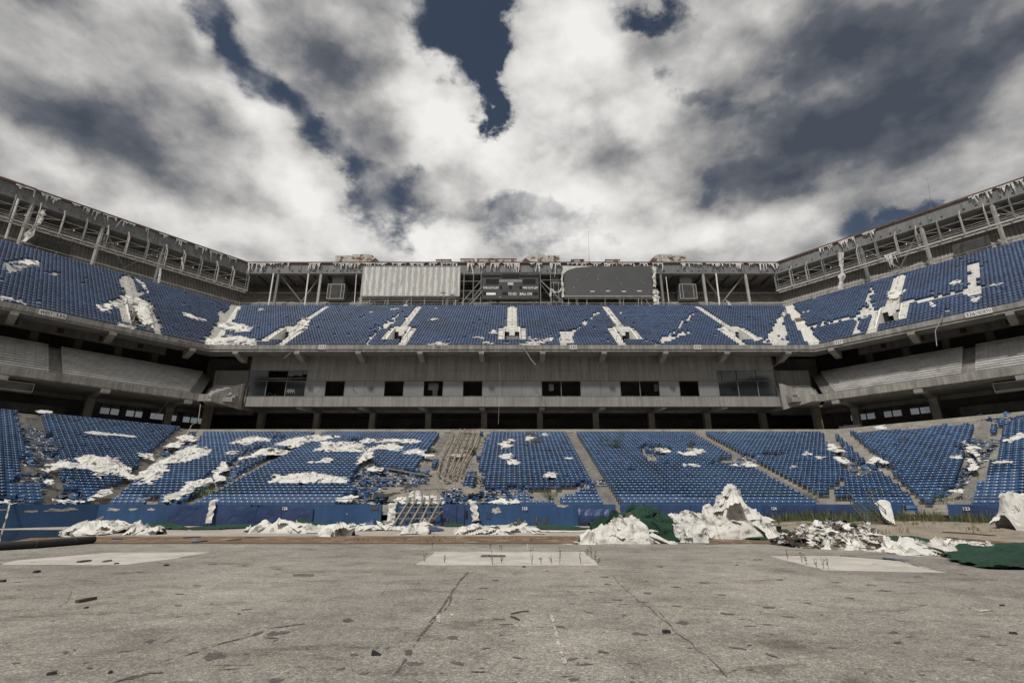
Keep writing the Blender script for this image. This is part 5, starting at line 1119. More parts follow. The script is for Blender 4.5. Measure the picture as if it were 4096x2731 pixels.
def folds(V, F, n, size, seed, up=(0, 0, 1), lift=.04, zmin=.0, wild=.25):
    """extra creased flaps lying over a sheet or heap, in the same mesh"""
    r = random.Random(seed); used = sorted(set(i for f in F for i in f)); up = Vector(up)
    if not used: return
    for _ in range(n):
        f = r.choice(F); c = (V[f[0]]+V[f[2]])/2
        e1 = (V[f[2]]-V[f[0]]); e2 = (V[f[3]]-V[f[1]]); nn = e1.cross(e2)
        if nn.length < 1e-8: continue
        nn.normalize(); nn = nn if nn.dot(up) > -.2 else -nn; nn = (nn+up*.35+Vector((r.gauss(0, wild), r.gauss(0, wild), r.gauss(0, wild)))).normalized()
        a = nn.cross(Vector((r.gauss(0, 1), r.gauss(0, 1), r.gauss(0, .6)))).normalized(); b = nn.cross(a); s = r.uniform(*size); L_ = s*r.uniform(.7, 1.9); k0 = len(V); m = 6; ph = r.uniform(0, 6); fr = r.uniform(1.2, 3.0); curl = r.uniform(-.1, .3)*s; am = s*r.uniform(.06, .2)
        for j in range(m):
            for i in range(m):
                x = i/(m-1)-.5; y = j/(m-1)-.5; tri = abs(((x*fr+y*.6+ph) % 1)*2-1)
                w = 1-.55*abs(y)*r.uniform(.6, 1.4); q = c+a*(x*s*w+r.gauss(0, s*.02))+b*(y*L_+r.gauss(0, s*.02))+nn*(lift+am*(tri-.5)+curl*(x*x+y*y)*2-.35*s*max(0, abs(y)-.3))
                V.append(Vector((q.x, q.y, max(zmin, q.z))))
        for j in range(m-1):
            for i in range(m-1):
                if (i in (0, m-2) and j in (0, m-2)) and r.random() < .6: continue
                F.append((k0+j*m+i, k0+j*m+i+1, k0+(j+1)*m+i+1, k0+(j+1)*m+i))
def pleats(V, F, n, size, seed, amp=.12):
    """long limp sheets hanging down the slope of a heap, with sharp parallel folds and torn lower edges"""
    r = random.Random(seed+.5); F0 = list(F)
    for _ in range(n):
        f = r.choice(F0); c = (V[f[0]]+V[f[2]])/2; nn = (V[f[2]]-V[f[0]]).cross(V[f[3]]-V[f[1]])
        if nn.length < 1e-8: continue
        nn.normalize(); nn = nn if nn.z > 0 else -nn
        if nn.y > .5: continue
        dn = Vector((0, -.35, -1)); dn = dn-nn*dn.dot(nn); dn += Vector((r.gauss(0, .55), r.gauss(0, .2), 0)); dn.normalize(); a = nn.cross(dn).normalized(); w = r.uniform(*size); L_ = w*r.uniform(.8, 1.8); mx_, my = r.choice((9, 11, 13)), 6; k0 = len(V); ph = [r.uniform(0, 1) for _ in range(mx_)]
        for j in range(my):
            g = j/(my-1); spread = .45+.75*g+r.gauss(0, .04)
            for i in range(mx_):
                x = (i/(mx_-1)-.5); z_ = (1 if i % 2 else -1)*(.35+.65*ph[i]); q = c+a*(x*w*spread)+dn*(g*L_*(1-.25*abs(x)+.12*ph[i]*(g > .9)))+nn*(.04+w*amp*z_*(1.15-.5*g)*(.5+abs(noise.noise(Vector((x*3, g*2, seed+w))))*1.6)-.55*w*x*x-.10*L_*g*g)
                V.append(Vector((q.x, q.y, max(.01, q.z))))
        for j in range(my-1):
            for i in range(mx_-1): F.append((k0+j*mx_+i, k0+j*mx_+i+1, k0+(j+1)*mx_+i+1, k0+(j+1)*mx_+i))
SEED = [1.0]
def sheet_obj(name, V, F, m, label, cat, group):
    if not F: print('EMPTY', label); return None
    b = MB(); b.v = [tuple(v) for v in V]; b.f = F; b.m = [0]*len(F); o = b.build(name, m, smooth=False)
    return tag(o, label, cat, group)
def on_deck(D, c, pts, label, amp=.4, m='cloth', base=.12, h0=.80, g=None, group='torn white roof cloth lying over the seats', freq=1.3, stretch=(1, 1), rag=.28, name='torn_cloth', sec=None, cat='torn cloth', droop=.35):
    SEED[0] += 3.7; pp = px(c, pts); amp *= .62; base *= .6; u = sum(p[0] for p in pp)/len(pp); v = sum(p[1] for p in pp)/len(pp)
    sec = sec or on_seats(D, u, v, h0)[0]
    poly = [on_seats(D, a, b, h0, sec)[1:3] for a, b in pp]
    k = D['r']/D['t']; w = max(q[0] for q in poly)-min(q[0] for q in poly); g = g or max(.10, w/150)
    f = lambda a, Y, h: P(sec, a, Y, D['z0']+h0+k*(Y-D['Y0'])+h)
    V, F = cloth_mesh(poly, f, g, base, amp, SEED[0], freq, .4, droop, rag, .14, stretch)
    if m == 'cloth' and amp > .1: folds(V, F, int(len(F)*g*g*1.1)+1, (.25, .7), SEED[0], P(sec, 0, -.3, 1)-P(sec, 0, 0), .03)
    return sheet_obj(name, V, F, m, label, cat, group)
LT = [('b1', [(300, 960), (400, 1000), (470, 950), (540, 960), (700, 970), (740, 990), (790, 1060), (850, 1000), (920, 1010), (1000, 1060), (1050, 1030), (1010, 960), (960, 940), (910, 880), (800, 880), (760, 855), (620, 865), (580, 930), (500, 895), (430, 910), (380, 970)], 'biggest white cloth, arched over the seats of the left wing', .75),
  ('b1', [(1040, 1050), (1230, 1060), (1290, 990), (1300, 930), (1460, 910), (1640, 850), (1650, 815), (1530, 805), (1530, 775), (1440, 810), (1300, 890), (1180, 940), (1090, 1010)], 'long white cloth along the stepped corner between left wing and centre', .7),
  ('b1', [(1340, 1230), (1310, 1225), (1330, 1170), (1400, 1150), (1470, 1070), (1560, 1060), (1670, 1025), (1660, 1060), (1560, 1110), (1460, 1170), (1370, 1165)], 'white cloth strip running down to the field wall left of section 126', .55),
  ('b1', [(1670, 1010), (1800, 980), (1790, 930), (1760, 930), (1700, 960)], 'small white cloth bundle above the strip left of section 126', .6),
  ('b1', [(1675, 1075), (1735, 1060), (1735, 1020), (1680, 1030)], 'small square white scrap beside the bundle left of section 126', .3),
  ('b1', [(690, 670), (780, 678), (860, 690), (1050, 703), (1045, 718), (860, 706), (690, 695)], 'straight clean white strip lying across the left wing seats', .06),
  ('b1', [(1370, 715), (1480, 698), (1555, 725), (1540, 750), (1440, 752)], 'white cloth at the top of the left corner aisle', .5),
  ('b1', [(1100, 860), (1170, 845), (1210, 870), (1205, 905), (1160, 895), (1110, 880)], 'curled white cloth scrap right of the biggest white cloth', .5),
  ('b1', [(1050, 1072), (1190, 1075), (1185, 1090), (1060, 1088)], 'narrow flat white strip below the long corner cloth', .12),
  ('b1', [(650, 1220), (760, 1160), (870, 1110), (870, 1140), (790, 1200), (690, 1225)], 'white cloth tongue by the field wall in the left wing', .5),
  ('b1', [(430, 1225), (560, 1215), (640, 1215), (640, 1232), (430, 1232)], 'flat white rag behind the top of the left field wall', .2),
  ('b1', [(285, 515), (370, 508), (410, 525), (360, 540), (300, 530)], 'grey-white rag near the top of the left wing lower seats', .3),
  ('b1', [(360, 1060), (410, 1050), (400, 1085), (370, 1085)], 'small white rag on bare steps among broken seats of the left wing', .3),
  ('b1', [(1300, 770), (1420, 760), (1410, 800), (1310, 800)], 'pale crushed cloth on the bare steps of the left corner', .35),
  ('b1', [(0, 1215), (60, 1212), (60, 1235), (0, 1235)], 'white rag at the left picture edge behind the field wall', .3),
  ('b2', [(20, 770), (120, 735), (250, 710), (365, 735), (350, 755), (250, 750), (180, 778)], 'white cloth in the upper rows left of section 126', .6),
  ('b2', [(0, 830), (60, 826), (105, 835), (90, 850), (0, 850)], 'flat white cloth two rows above the seats of section 126, far left', .35),
  ('b2', [(105, 890), (180, 860), (260, 820), (370, 805), (440, 822), (510, 825), (460, 855), (360, 865), (270, 860), (150, 895)], 'white cloth lying across the diagonal gap of section 126', .6),
  ('b2', [(380, 785), (460, 745), (610, 718), (720, 705), (830, 710), (910, 705), (900, 718), (770, 745), (640, 760), (590, 790), (520, 808), (510, 790)], 'long white cloth stretched over the upper rows of section 126', .65),
  ('b2', [(735, 750), (860, 760), (960, 758), (1060, 770), (1100, 785), (1090, 840), (1050, 830), (860, 828), (690, 825), (720, 805), (790, 790), (745, 770)], 'thick white cloth over the middle seats of section 126', .65),
  ('b2', [(1060, 750), (1100, 728), (1160, 730), (1170, 748), (1120, 765), (1070, 765)], 'rounded white cloth lump above the thick cloth of section 126', .7),
  ('b2', [(1170, 735), (1350, 733), (1480, 735), (1535, 748), (1480, 768), (1300, 755), (1180, 758)], 'flat white cloth along the top rows beside the aisle of section 126', .4),
  ('b2', [(1035, 925), (1060, 870), (1110, 810), (1230, 780), (1330, 765), (1395, 800), (1370, 830), (1250, 815), (1170, 810), (1140, 880), (1060, 925)], 'white cloth bent like an elbow above the broken seats', .65),
  ('b2', [(1395, 850), (1440, 825), (1510, 805), (1570, 830), (1600, 870), (1575, 880), (1530, 845), (1440, 850)], 'white cloth hooked over seats beside the steel ladder frame', .6),
  ('b2', [(620, 912), (720, 905), (800, 878), (850, 885), (810, 915), (700, 918)], 'thin ragged white cloth in the middle of section 126', .4),
  ('b2', [(340, 1076), (390, 1020), (480, 1025), (620, 1000), (760, 1005), (860, 1030), (970, 1035), (960, 1070), (860, 1075), (700, 1078), (500, 1078)], 'large white cloth spread over the lower seats of section 126', .7),
  ('b2', [(1095, 965), (1170, 955), (1245, 962), (1240, 985), (1160, 990), (1100, 978)], 'white cloth among broken seats below the elbow-shaped cloth', .4),
  ('b2', [(870, 1215), (940, 1175), (1020, 1180), (1010, 1205), (940, 1225)], 'white cloth bundle by the field wall below the broken seats', .5),
  ('b2', [(1350, 1240), (1355, 1195), (1420, 1175), (1470, 1140), (1530, 1150), (1520, 1185), (1640, 1170), (1720, 1190), (1715, 1240)], 'white cloth behind the bent steel frame on the field wall', .5),
  ('b3', [(575, 775), (630, 740), (700, 728), (705, 742), (660, 755), (690, 790), (620, 808), (600, 790)], 'ragged white cloth in the upper rows of section 125', .5),
  ('b3', [(580, 860), (640, 850), (680, 855), (670, 890), (600, 885)], 'white cloth caught on seats in the middle of section 125', .55),
  ('b3', [(650, 900), (720, 895), (745, 920), (730, 942), (660, 935)], 'crumpled white cloth just below the one in the middle of section 125', .55),
  ('b3', [(915, 1010), (960, 1005), (970, 985), (1040, 1005), (1020, 1032), (950, 1032)], 'star-shaped white cloth low in section 125', .45),
  ('b3', [(1090, 880), (1145, 878), (1140, 895), (1095, 893)], 'tiny white cloth on the right side of section 125', .3),
  ('b3', [(930, 690), (970, 688), (980, 705), (940, 708)], 'small white cloth at the top of section 125', .35),
  ('b3', [(500, 1240), (560, 1215), (600, 1190), (630, 1215), (720, 1210), (722, 1240)], 'white cloth sprawled behind the wall left of number 125', .4),
  ('b4', [(410, 845), (480, 838), (510, 805), (560, 812), (620, 820), (630, 840), (560, 860), (470, 862)], 'white cloth with a dark spike left of the section 124 aisle', .45),
  ('b4', [(452, 928), (570, 928), (572, 945), (455, 942)], 'flat white sheet lying along one row of section 124', .1),
  ('b4', [(820, 930), (890, 928), (890, 945), (830, 945)], 'flat white strip at the aisle of section 124', .1),
  ('b4', [(905, 940), (950, 908), (1000, 920), (1035, 950), (990, 955)], 'white cloth folded over the aisle of section 124', .5),
  ('b4', [(1380, 850), (1420, 825), (1450, 840), (1440, 858)], 'small white tent of cloth right of the section 124 aisle', .4),
  ('b4', [(1580, 765), (1640, 775), (1720, 830), (1640, 840), (1600, 810)], 'white cloth lying on the top steps of the right corner aisle', .4),
  ('b4', [(1640, 875), (1700, 870), (1755, 910), (1740, 930), (1680, 910)], 'white cloth lying lower on the right corner aisle', .45),
  ('b4', [(240, 800), (300, 810), (370, 825), (300, 840), (255, 820)], 'white splintered cloth in the hole of section 124', .3),
  ('b4', [(1490, 865), (1530, 870), (1540, 890), (1500, 885)], 'tiny white scrap below the small white tent of cloth', .3),
  ('b5', [(690, 800), (700, 775), (740, 758), (800, 775), (835, 800), (800, 805), (740, 780), (710, 812)], 'white cloth arch over a hole in the right wing seats', .5),
  ('b5', [(1355, 765), (1400, 775), (1440, 830), (1420, 845), (1370, 835)], 'white cloth hanging beside the outer aisle of the right wing', .5),
  ('b5', [(1310, 650), (1340, 655), (1400, 700), (1450, 745), (1480, 790), (1440, 780), (1390, 730)], 'long white shred down the outer aisle of the right wing', .3),
  ('b5', [(1610, 660), (1640, 625), (1700, 600), (1745, 592), (1745, 630), (1660, 650)], 'white cloth in the upper seats at the right picture edge', .5),
  ('b5', [(1537, 788), (1660, 782), (1662, 800), (1540, 803)], 'flat white strip low in the outermost seats of the right wing', .06),
  ('b5', [(1240, 760), (1320, 745), (1310, 765), (1260, 770)], 'small flat white scrap in the right wing seats', .2),
  ('b5', [(735, 548), (790, 542), (805, 572), (750, 578)], 'square white grille plate lying on the top steps of the right wing', .08),
  ('b5', [(1220, 985), (1330, 980), (1310, 1000), (1230, 1000)], 'white shred on the bare steps at the foot of the outer right aisle', .3),
  ('b5', [(150, 820), (200, 812), (190, 835), (155, 835)], 'tiny scrap on the seats left of the right corner aisle', .2)]
for (c, pts, lab, amp) in LT: on_deck(LOW, c, pts, lab, amp)
UT = [('a1', [(1010, 1130), (1060, 1120), (1120, 1130), (1200, 1165), (1255, 1200), (1255, 1270), (1230, 1360), (1170, 1350), (1160, 1280), (1120, 1240), (1120, 1180), (1010, 1190)], 'big white cloth draped into the inner vomitory of the left upper stand', .7),
  ('a1', [(1115, 965), (1150, 985), (1200, 1035), (1230, 1080), (1220, 1095), (1190, 1045), (1140, 1005)], 'thin curved white cloth above the left vomitory', .25),
  ('a1', [(1500, 1250), (1580, 1265), (1620, 1290), (1700, 1310), (1700, 1328), (1600, 1310), (1540, 1285)], 'white cloth left of the corner aisle in the left upper stand', .45),
  ('a1', [(1715, 1290), (1760, 1285), (1800, 1330), (1870, 1350), (1960, 1350), (2080, 1380), (2060, 1410), (1950, 1415), (1850, 1390), (1760, 1350)], 'long white cloth lying across the left corner aisle', .7),
  ('a1', [(1630, 1480), (1720, 1470), (1870, 1460), (1990, 1445), (2112, 1490), (2112, 1525), (1900, 1520), (1700, 1525), (1640, 1510)], 'thick white cloth roll at the lower edge of the left corner', .75),
  ('a1', [(970, 1340), (1040, 1345), (1140, 1385), (1080, 1388), (975, 1360)], 'flat white cloth on the edge left of the vomitory', .25),
  ('a1', [(0, 1125), (60, 1125), (140, 1150), (240, 1190), (200, 1195), (100, 1160), (0, 1155)], 'white cloth along the lower edge at the left picture side', .5),
  ('a1', [(800, 1200), (880, 1190), (920, 1160), (980, 1180), (900, 1240), (820, 1245)], 'white insulation on the broken rows left of the vomitory', .3),
  ('a1', [(160, 840), (230, 815), (320, 830), (310, 860), (220, 862)], 'white insulation patch high in the left upper stand', .35),
  ('a2', [(860, 980), (900, 930), (960, 895), (1000, 940), (960, 1000), (900, 1050), (860, 1030)], 'white crumpled cloth in the far left aisle of the centre upper stand', .7),
  ('a2', [(0, 980), (120, 970), (230, 990), (320, 1020), (260, 1060), (110, 1080), (30, 1040)], 'white cloth spread from the left corner aisle', .7),
  ('a2', [(390, 810), (450, 795), (450, 815), (400, 828)], 'tiny white scrap near the top left rows of the centre', .3),
  ('a3', [(780, 985), (850, 975), (930, 950), (1000, 970), (1040, 985), (900, 990)], 'low white cloth heap at the edge above the mark Sec. 331', .6),
  ('a3', [(1390, 965), (1440, 955), (1500, 970), (1500, 982), (1400, 982)], 'white cloth heap at the edge left of the middle vomitory', .5),
  ('a3', [(1480, 830), (1520, 825), (1540, 870), (1530, 880), (1450, 858)], 'white cloth hanging off the left side of the middle vomitory', .5),
  ('a3', [(1280, 905), (1410, 908), (1410, 925), (1290, 915)], 'thin white cloth left of the middle vomitory', .25),
  ('a3', [(1780, 985), (1900, 950), (2000, 935), (2100, 905), (2140, 930), (2060, 950), (1960, 990), (1850, 990)], 'twisted white cloth right of the middle vomitory', .55),
  ('a3', [(1860, 885), (1910, 930), (1970, 915), (1960, 935), (1890, 945)], 'curved white ribbon right of the middle vomitory', .3),
  ('a3', [(810, 718), (900, 712), (935, 722), (820, 727)], 'flat white streak in the centre upper rows left of the middle aisle', .2),
  ('a3', [(425, 608), (500, 604), (500, 616), (430, 618)], 'small flat white cloth at the top of the centre upper stand', .2),
  ('a3', [(200, 640), (260, 636), (250, 648), (210, 650)], 'tiny white rag in upper rows below the blank board', .2), ('a3', [(885, 598), (910, 595), (905, 612), (885, 610)], 'tiny white ball in the top rows below the blank board', .25),
  ('a4', [(640, 560), (700, 590), (735, 650), (760, 680), (720, 670), (680, 620), (650, 580)], 'white insulation filling the aisle below the video screen', .6),
  ('a4', [(1800, 770), (1860, 760), (1870, 778), (1820, 795)], 'white rag right of the far right vomitory', .4), ('a4', [(2020, 565), (2050, 555), (2050, 590), (2020, 590)], 'white rag near the right corner aisle', .4),
  ('a4', [(750, 565), (770, 562), (768, 575), (752, 575)], 'tiny white rag below the video screen', .2), ('a4', [(1580, 460), (1600, 490), (1620, 515), (1590, 500)], 'white shred hanging at the top row right of the right pipe', .2),
  ('a5', [(970, 1100), (1000, 1070), (1060, 1070), (1130, 1080), (1110, 1100), (1060, 1140), (1010, 1140)], 'white cloth tangled above the vomitory of the right upper stand', .6),
  ('a5', [(1505, 1020), (1530, 990), (1590, 985), (1590, 1010), (1540, 1025)], 'white cloth square in the outer seats of the right upper stand', .4),
  ('a5', [(1665, 1170), (1680, 1120), (1740, 1130), (1750, 1150), (1700, 1175)], 'white cloth near the end of the missing row in the right upper stand', .5),
  ('a5', [(1325, 1200), (1350, 1170), (1380, 1185), (1360, 1205)], 'small white cloth below the missing row in the right upper stand', .4),
  ('a5', [(1840, 1035), (1900, 1015), (1950, 1012), (1900, 1035)], 'flat white strip among dark cushions of the right upper stand', .2),
  ('a5', [(300, 1250), (340, 1235), (330, 1255), (300, 1258)], 'tiny white cloth right of the right corner aisle', .3)]
for (c, pts, lab, amp) in UT: on_deck(UP, c, pts, lab, amp, g=.2, freq=.7)
on_deck(UP, 'a4', [(2108, 612), (2200, 600), (2205, 615), (2112, 635)], 'flat rusty brown plank lying across the right corner aisle', .04, 'rust', group=None, name='plank', cat='plank')
on_deck(LOW, 'b3', [(770, 690), (860, 680), (900, 720), (930, 760), (870, 755), (820, 765), (830, 735)], 'black torn board lying on the top rows of section 125', .25, 'cloth_black', group=None, name='torn_board', cat='board')
on_deck(LOW, 'b3', [(785, 708), (850, 710), (858, 740), (790, 745)], 'white piece of sheet on the black torn board', .2, group=None)
on_deck(LOW, 'b3', [(240, 1125), (330, 1105), (440, 1130), (430, 1155), (380, 1165), (310, 1160)], 'grey plywood sheet lying on broken seats below the ladder frame', .08, 'wood', base=.3, group=None, name='plywood_sheet', cat='plywood', droop=0)
on_deck(LOW, 'b2', [(1340, 1130), (1440, 1080), (1540, 1095), (1440, 1120), (1370, 1140)], 'dark roofing felt sheet sliding over the broken seats', .08, 'cloth_black', base=.3, group=None, name='felt_sheet', cat='felt')
on_deck(LOW, 'b2', [(1130, 1170), (1250, 1160), (1380, 1150), (1290, 1190), (1180, 1190)], 'dark roofing felt strip nearest the field wall', .08, 'cloth_black', base=.2, group=None, name='felt_sheet', cat='felt')
on_deck(LOW, 'b2', [(1340, 1160), (1440, 1150), (1460, 1185), (1360, 1190)], 'small grey plywood piece behind the bent steel frame', .08, 'wood', base=.3, group=None, name='plywood_sheet', cat='plywood')
on_deck(LOW, 'b5', [(450, 580), (520, 545), (625, 540), (600, 580)], 'dark dirt patch on the top steps of the right wing', .06, 'cloth_black', base=.02, h0=.05, group=None, name='felt_sheet', cat='felt')
on_deck(LOW, 'b5', [(895, 655), (915, 630), (945, 640), (940, 656)], 'small black rag in the right wing seats', .3, 'cloth_black', group=None)
on_deck(LOW, 'b2', [(1765, 860), (1780, 848), (1890, 848), (1860, 868), (1790, 872)], 'pale plywood square lying on the ladder frame', .06, 'pad_concrete', h0=.5, base=.45, group=None, name='plywood_sheet', cat='plywood')
on_deck(LOW, 'b2', [(1840, 820), (1880, 812), (1950, 818), (1930, 832), (1850, 832)], 'dull plywood piece higher on the ladder frame', .06, 'wood', h0=.5, base=.4, group=None, name='plywood_sheet', cat='plywood')
s_ = on_deck(LOW, 'b4', [(500, 812), (508, 770), (520, 755), (530, 790), (535, 812)], 'dark pointed flap standing on the white cloth of section 124', .5, 'cloth_black', base=.9, group=None, droop=0)
# rags hanging from the ring
ZC = ZT-.30
def rag(sec, a0, a1, L_, label, seed, Y=104.66, z=None, m='cloth'):
    """a fringe of thin torn tongues with gaps, hanging from a thin uneven strip"""
    b = MB(); r = random.Random(seed*7.7); z = ZT-.34 if z is None else z; a = a0; w = a1-a0; prev = None; n = max(4, int(w/.35))
    for k in range(n+1):
        x = a0+w*k/n; h = .10+.30*abs(noise.noise(Vector((x*1.4, seed, 3)))); cur = (P(sec, x, Y, z+.02), P(sec, x, Y-.05, z-h))
        if prev: b.add([prev[0], cur[0], cur[1], prev[1]], [(0, 1, 2, 3)])
        prev = cur
    while a < a1:
        tw = r.uniform(.14, .5); l = L_*(.15+.95*r.random()**1.6)
        if r.random() < .72:
            xa, xb = a, min(a1, a+tw); dx = r.gauss(0, .12)*l; y = Y-.06-r.random()*.1; pts = []; m_ = 5
            for k in range(m_+1):
                f = k/m_; ww = (xb-xa)*(1-.75*f*f)*(1+.4*noise.noise(Vector((f*4, a, seed)))); c_ = (xa+xb)/2+dx*f+.12*noise.noise(Vector((f*3, a*2, seed+5))); yy = y-.12*noise.noise(Vector((f*4, a, seed+9)))
                pts.append((P(sec, c_-ww/2, yy, z-.04-l*f), P(sec, c_+ww/2, yy-.05, z-.04-l*f+.05*noise.noise(Vector((f*9, a, 1))))))
            for (p0, p1), (p2, p3) in zip(pts, pts[1:]): b.add([p0, p1, p3, p2], [(0, 1, 2, 3)])
        a += tw*r.uniform(.7, 1.5)
    o = b.build('roof_rag', m); return tag(o, label, 'rag', 'torn white rags hanging from the roof edge')
def ragspan(c, x0, x1, y, sec):
    (ua, va), (ub, vb) = px(c, [(x0, y), (x1, y)]); A = inv(sec, at_depth(ua, va, 104.6, sec))[0]; B = inv(sec, at_depth(ub, vb, 104.6, sec))[0]
    return min(A, B), max(A, B)
RG = [('a1', 'L', [(120, 300, 230, 1.6), (330, 510, 300, 1.5), (595, 670, 360, .8), (680, 740, 420, 1.4), (760, 830, 440, 1.9), (840, 970, 470, 2.4), (990, 1120, 530, 2.0), (1195, 1220, 590, 2.4), (1310, 1390, 620, 1.0), (1450, 1550, 670, 1.8), (1600, 1710, 740, 2.1), (1720, 1840, 790, 2.3), (1865, 1950, 830, 1.9)]),
      ('a2', 'C', [(10, 140, 230, .1), (270, 470, 290, 2.0), (470, 590, 285, .7), (595, 690, 285, .9), (730, 755, 290, 1.6), (980, 1120, 290, 1.7), (1090, 1112, 330, 2.9), (1270, 1420, 270, .7), (1360, 1400, 290, 2.3), (1420, 1520, 290, 1.2), (1520, 1620, 280, 1.0), (1620, 1760, 285, 1.2), (1765, 1900, 290, 1.1), (1960, 2130, 290, 1.2), (2180, 2345, 290, 1.2)]),
      ('a3', 'C', [(620, 780, 150, 1.2), (825, 910, 150, 1.0), (950, 1120, 150, 1.1), (1225, 1300, 150, 3.0), (1335, 1420, 140, 1.4), (1470, 1570, 145, 1.8), (1600, 1700, 140, 2.6), (1705, 1775, 150, 3.0), (1870, 1930, 130, .6), (1950, 2010, 150, 2.3), (2090, 2200, 150, 3.0), (2090, 2112, 200, 4.2)]),
      ('a4', 'C', [(330, 500, 185, .9), (520, 600, 190, 1.1), (620, 720, 185, 1.2), (730, 860, 185, 1.1), (900, 960, 190, 1.2), (1000, 1080, 190, 1.8), (1220, 1290, 190, 1.7), (1290, 1390, 180, .7), (1420, 1600, 188, 1.6), (1600, 1710, 188, 1.5), (1750, 1800, 190, 1.9), (1810, 1990, 190, 1.7)]),
      ('a5', 'R', [(420, 540, 730, 1.2), (575, 720, 670, 1.8), (770, 890, 590, 1.6), (1640, 1680, 280, .9), (1680, 1860, 270, 1.7), (1880, 2030, 210, 1.6), (2035, 2113, 170, 1.6)])]
zone = {'a1': 'the left wing from its outer end', 'a2': 'the stretch left corner to blank board', 'a3': 'the stretch between the two big boards', 'a4': 'the stretch video screen to right corner', 'a5': 'the right wing from the corner'}
sd_ = 10.0
for c, sec, lst in RG:
    for k, (x0, x1, y, L_) in enumerate(lst):
        if L_ < .2: continue
        sd_ += 1.7; a0, a1 = ragspan(c, x0, x1, y, sec); rag(sec, a0, a1, L_*1.15, '%s torn white rag on the roof edge of %s' % (nth(k), zone[c]), sd_)
# longer hanging pieces
def ribbon(pts, w, label, m='cloth', seed=1.0, n=26, cat='torn cloth', name='hanging_cloth', group=None, wn=.45):
    pts = [Vector(p) for p in pts]; b = MB(); pv = None
    for k in range(n+1):
        f = k/n*(len(pts)-1); i = min(int(f), len(pts)-2); q = pts[i].lerp(pts[i+1], f-i); ww = w*(1+wn*noise.noise(Vector((k*.35, seed, 0)))*2)*(w and 1)
        d = (pts[i+1]-pts[i]).normalized(); s = d.cross(Vector((0, 1, 0)));
        if s.length < .2: s = Vector((1, 0, 0))
        s.normalize(); c = []
        for j in range(5):
            t = j/4-.5; c.append(q+s*t*ww+Vector((0, -.3*ww*noise.noise(Vector((t*3, k*.3, seed)))-.15*ww*math.cos(t*9), 0)))
        if pv: b.add(pv+c, [(j, j+1, j+6, j+5) for j in range(4)])
        pv = c
    o = b.build(name, m, smooth=True); return tag(o, label, cat, group)
def ad(c, x, y, Y, sec='C'): u, v = px(c, [(x, y)])[0]; return at_depth(u, v, Y, sec)
ribbon([ad('a1', 355, 410, 103.6, 'L'), ad('a1', 335, 480, 103.4, 'L'), ad('a1', 270, 560, 103.2, 'L'), ad('a1', 195, 670, 103, 'L')], 1.1, 'long white cloth hanging aslant beside the left wing catwalk', seed=2)
ribbon([ad('a4', 1012, 205, 103.2), ad('a4', 1020, 250, 103.2), ad('a4', 1012, 290, 103.1), ad('a4', 1020, 340, 103.2), ad('a4', 1012, 365, 103.2)], .7, 'shredded cover hanging down the right edge of the video screen', seed=5)
ribbon([ad('a4', 1022, 380, 103.0), ad('a4', 1028, 430, 103), ad('a4', 1030, 500, 103)], 1.2, 'straight white cloth hanging below the right edge of the video screen', seed=6)
ribbon([ad('a3', 2225, 215, 103.2), ad('a3', 2212, 300, 103.2), ad('a3', 2228, 400, 103.2), ad('a3', 2225, 488, 103.2)], .4, 'shredded cover hanging down the left edge of the video screen', seed=7)
ribbon([ad('a3', 2215, 390, 103.1), ad('a3', 2190, 430, 103.1), ad('a3', 2140, 435, 103.1), ad('a3', 2100, 400, 103.1), ad('a3', 2095, 480, 103.1)], .35, 'white cloth looped round the louvred box left of the video screen', seed=8)
ribbon([ad('a5', 605, 760, 101.2, 'R'), ad('a5', 603, 860, 101.2, 'R'), ad('a5', 615, 920, 101.2, 'R'), ad('a5', 605, 1010, 101.2, 'R'), ad('a5', 598, 1065, 101, 'R')], .9, 'white cloth strip hanging through the right wing catwalk', seed=9)
rag('R', *[inv('R', ad('a5', x, 790, 101.2, 'R'))[0] for x in (960, 1072)], 3.2, 'clump of white rags hanging from the right wing catwalk', 77.0, Y=101.2, z=47.9)
ribbon([ad('a1', 1325, 885, 104, 'L'), ad('a1', 1315, 960, 104, 'L'), ad('a1', 1308, 1010, 104, 'L')], .5, 'small frayed white strip hanging on a column of the left wing', seed=10)
ribbon([ad('a1', 1500, 800, 101.3, 'L'), ad('a1', 1505, 850, 101.3, 'L'), ad('a1', 1512, 895, 101.3, 'L')], .35, 'thin white strip hanging on the left wing catwalk', seed=11)
# cables and a broken pipe hanging from the edges
def cable(pts, r, label, m='steel_light'):
    b = MB(); b.path(pts, r, 4); o = b.build('loose_cable', m); tag(o, label, 'cable', 'loose cables hanging in the bowl')
cable([ad('a3', 1795, 985, 76.2), ad('a3', 1810, 1020, 76.1), ad('b3', 800, 60, 76.1), ad('b3', 835, 115, 76.1), ad('b3', 868, 153, 76.1)], .07, 'bent loose strip hanging from the edge right of the middle vomitory')
cable([ad('a5', 1440, 1275, 76.0, 'R'), ad('a5', 1410, 1350, 75.9, 'R'), ad('a5', 1380, 1405, 75.9, 'R'), ad('a5', 1385, 1450, 75.9, 'R'), ad('a5', 1393, 1530, 75.9, 'R')], .06, 'bent white pipe hanging from the edge of the right upper stand')
cable([ad('b3', 585, 130, 76), ad('b3', 590, 300, 76), ad('b3', 578, 520, 75), ad('b3', 575, 615, 74)], .018, 'thin white cord hanging in front of the press box')
cable([ad('b1', 1330, 420, 75.5), ad('b1', 1260, 510, 75), ad('b1', 1200, 560, 74)], .04, 'thin cord hanging under the left middle tier')
cable([ad('b1', 1572, 460, 75.5), ad('b1', 1555, 590, 74), ad('b1', 1500, 625, 70), ad('b1', 1490, 650, 68), ad('b1', 1420, 690, 66)], .045, 'kinked white cord falling from the left corner onto the seats')
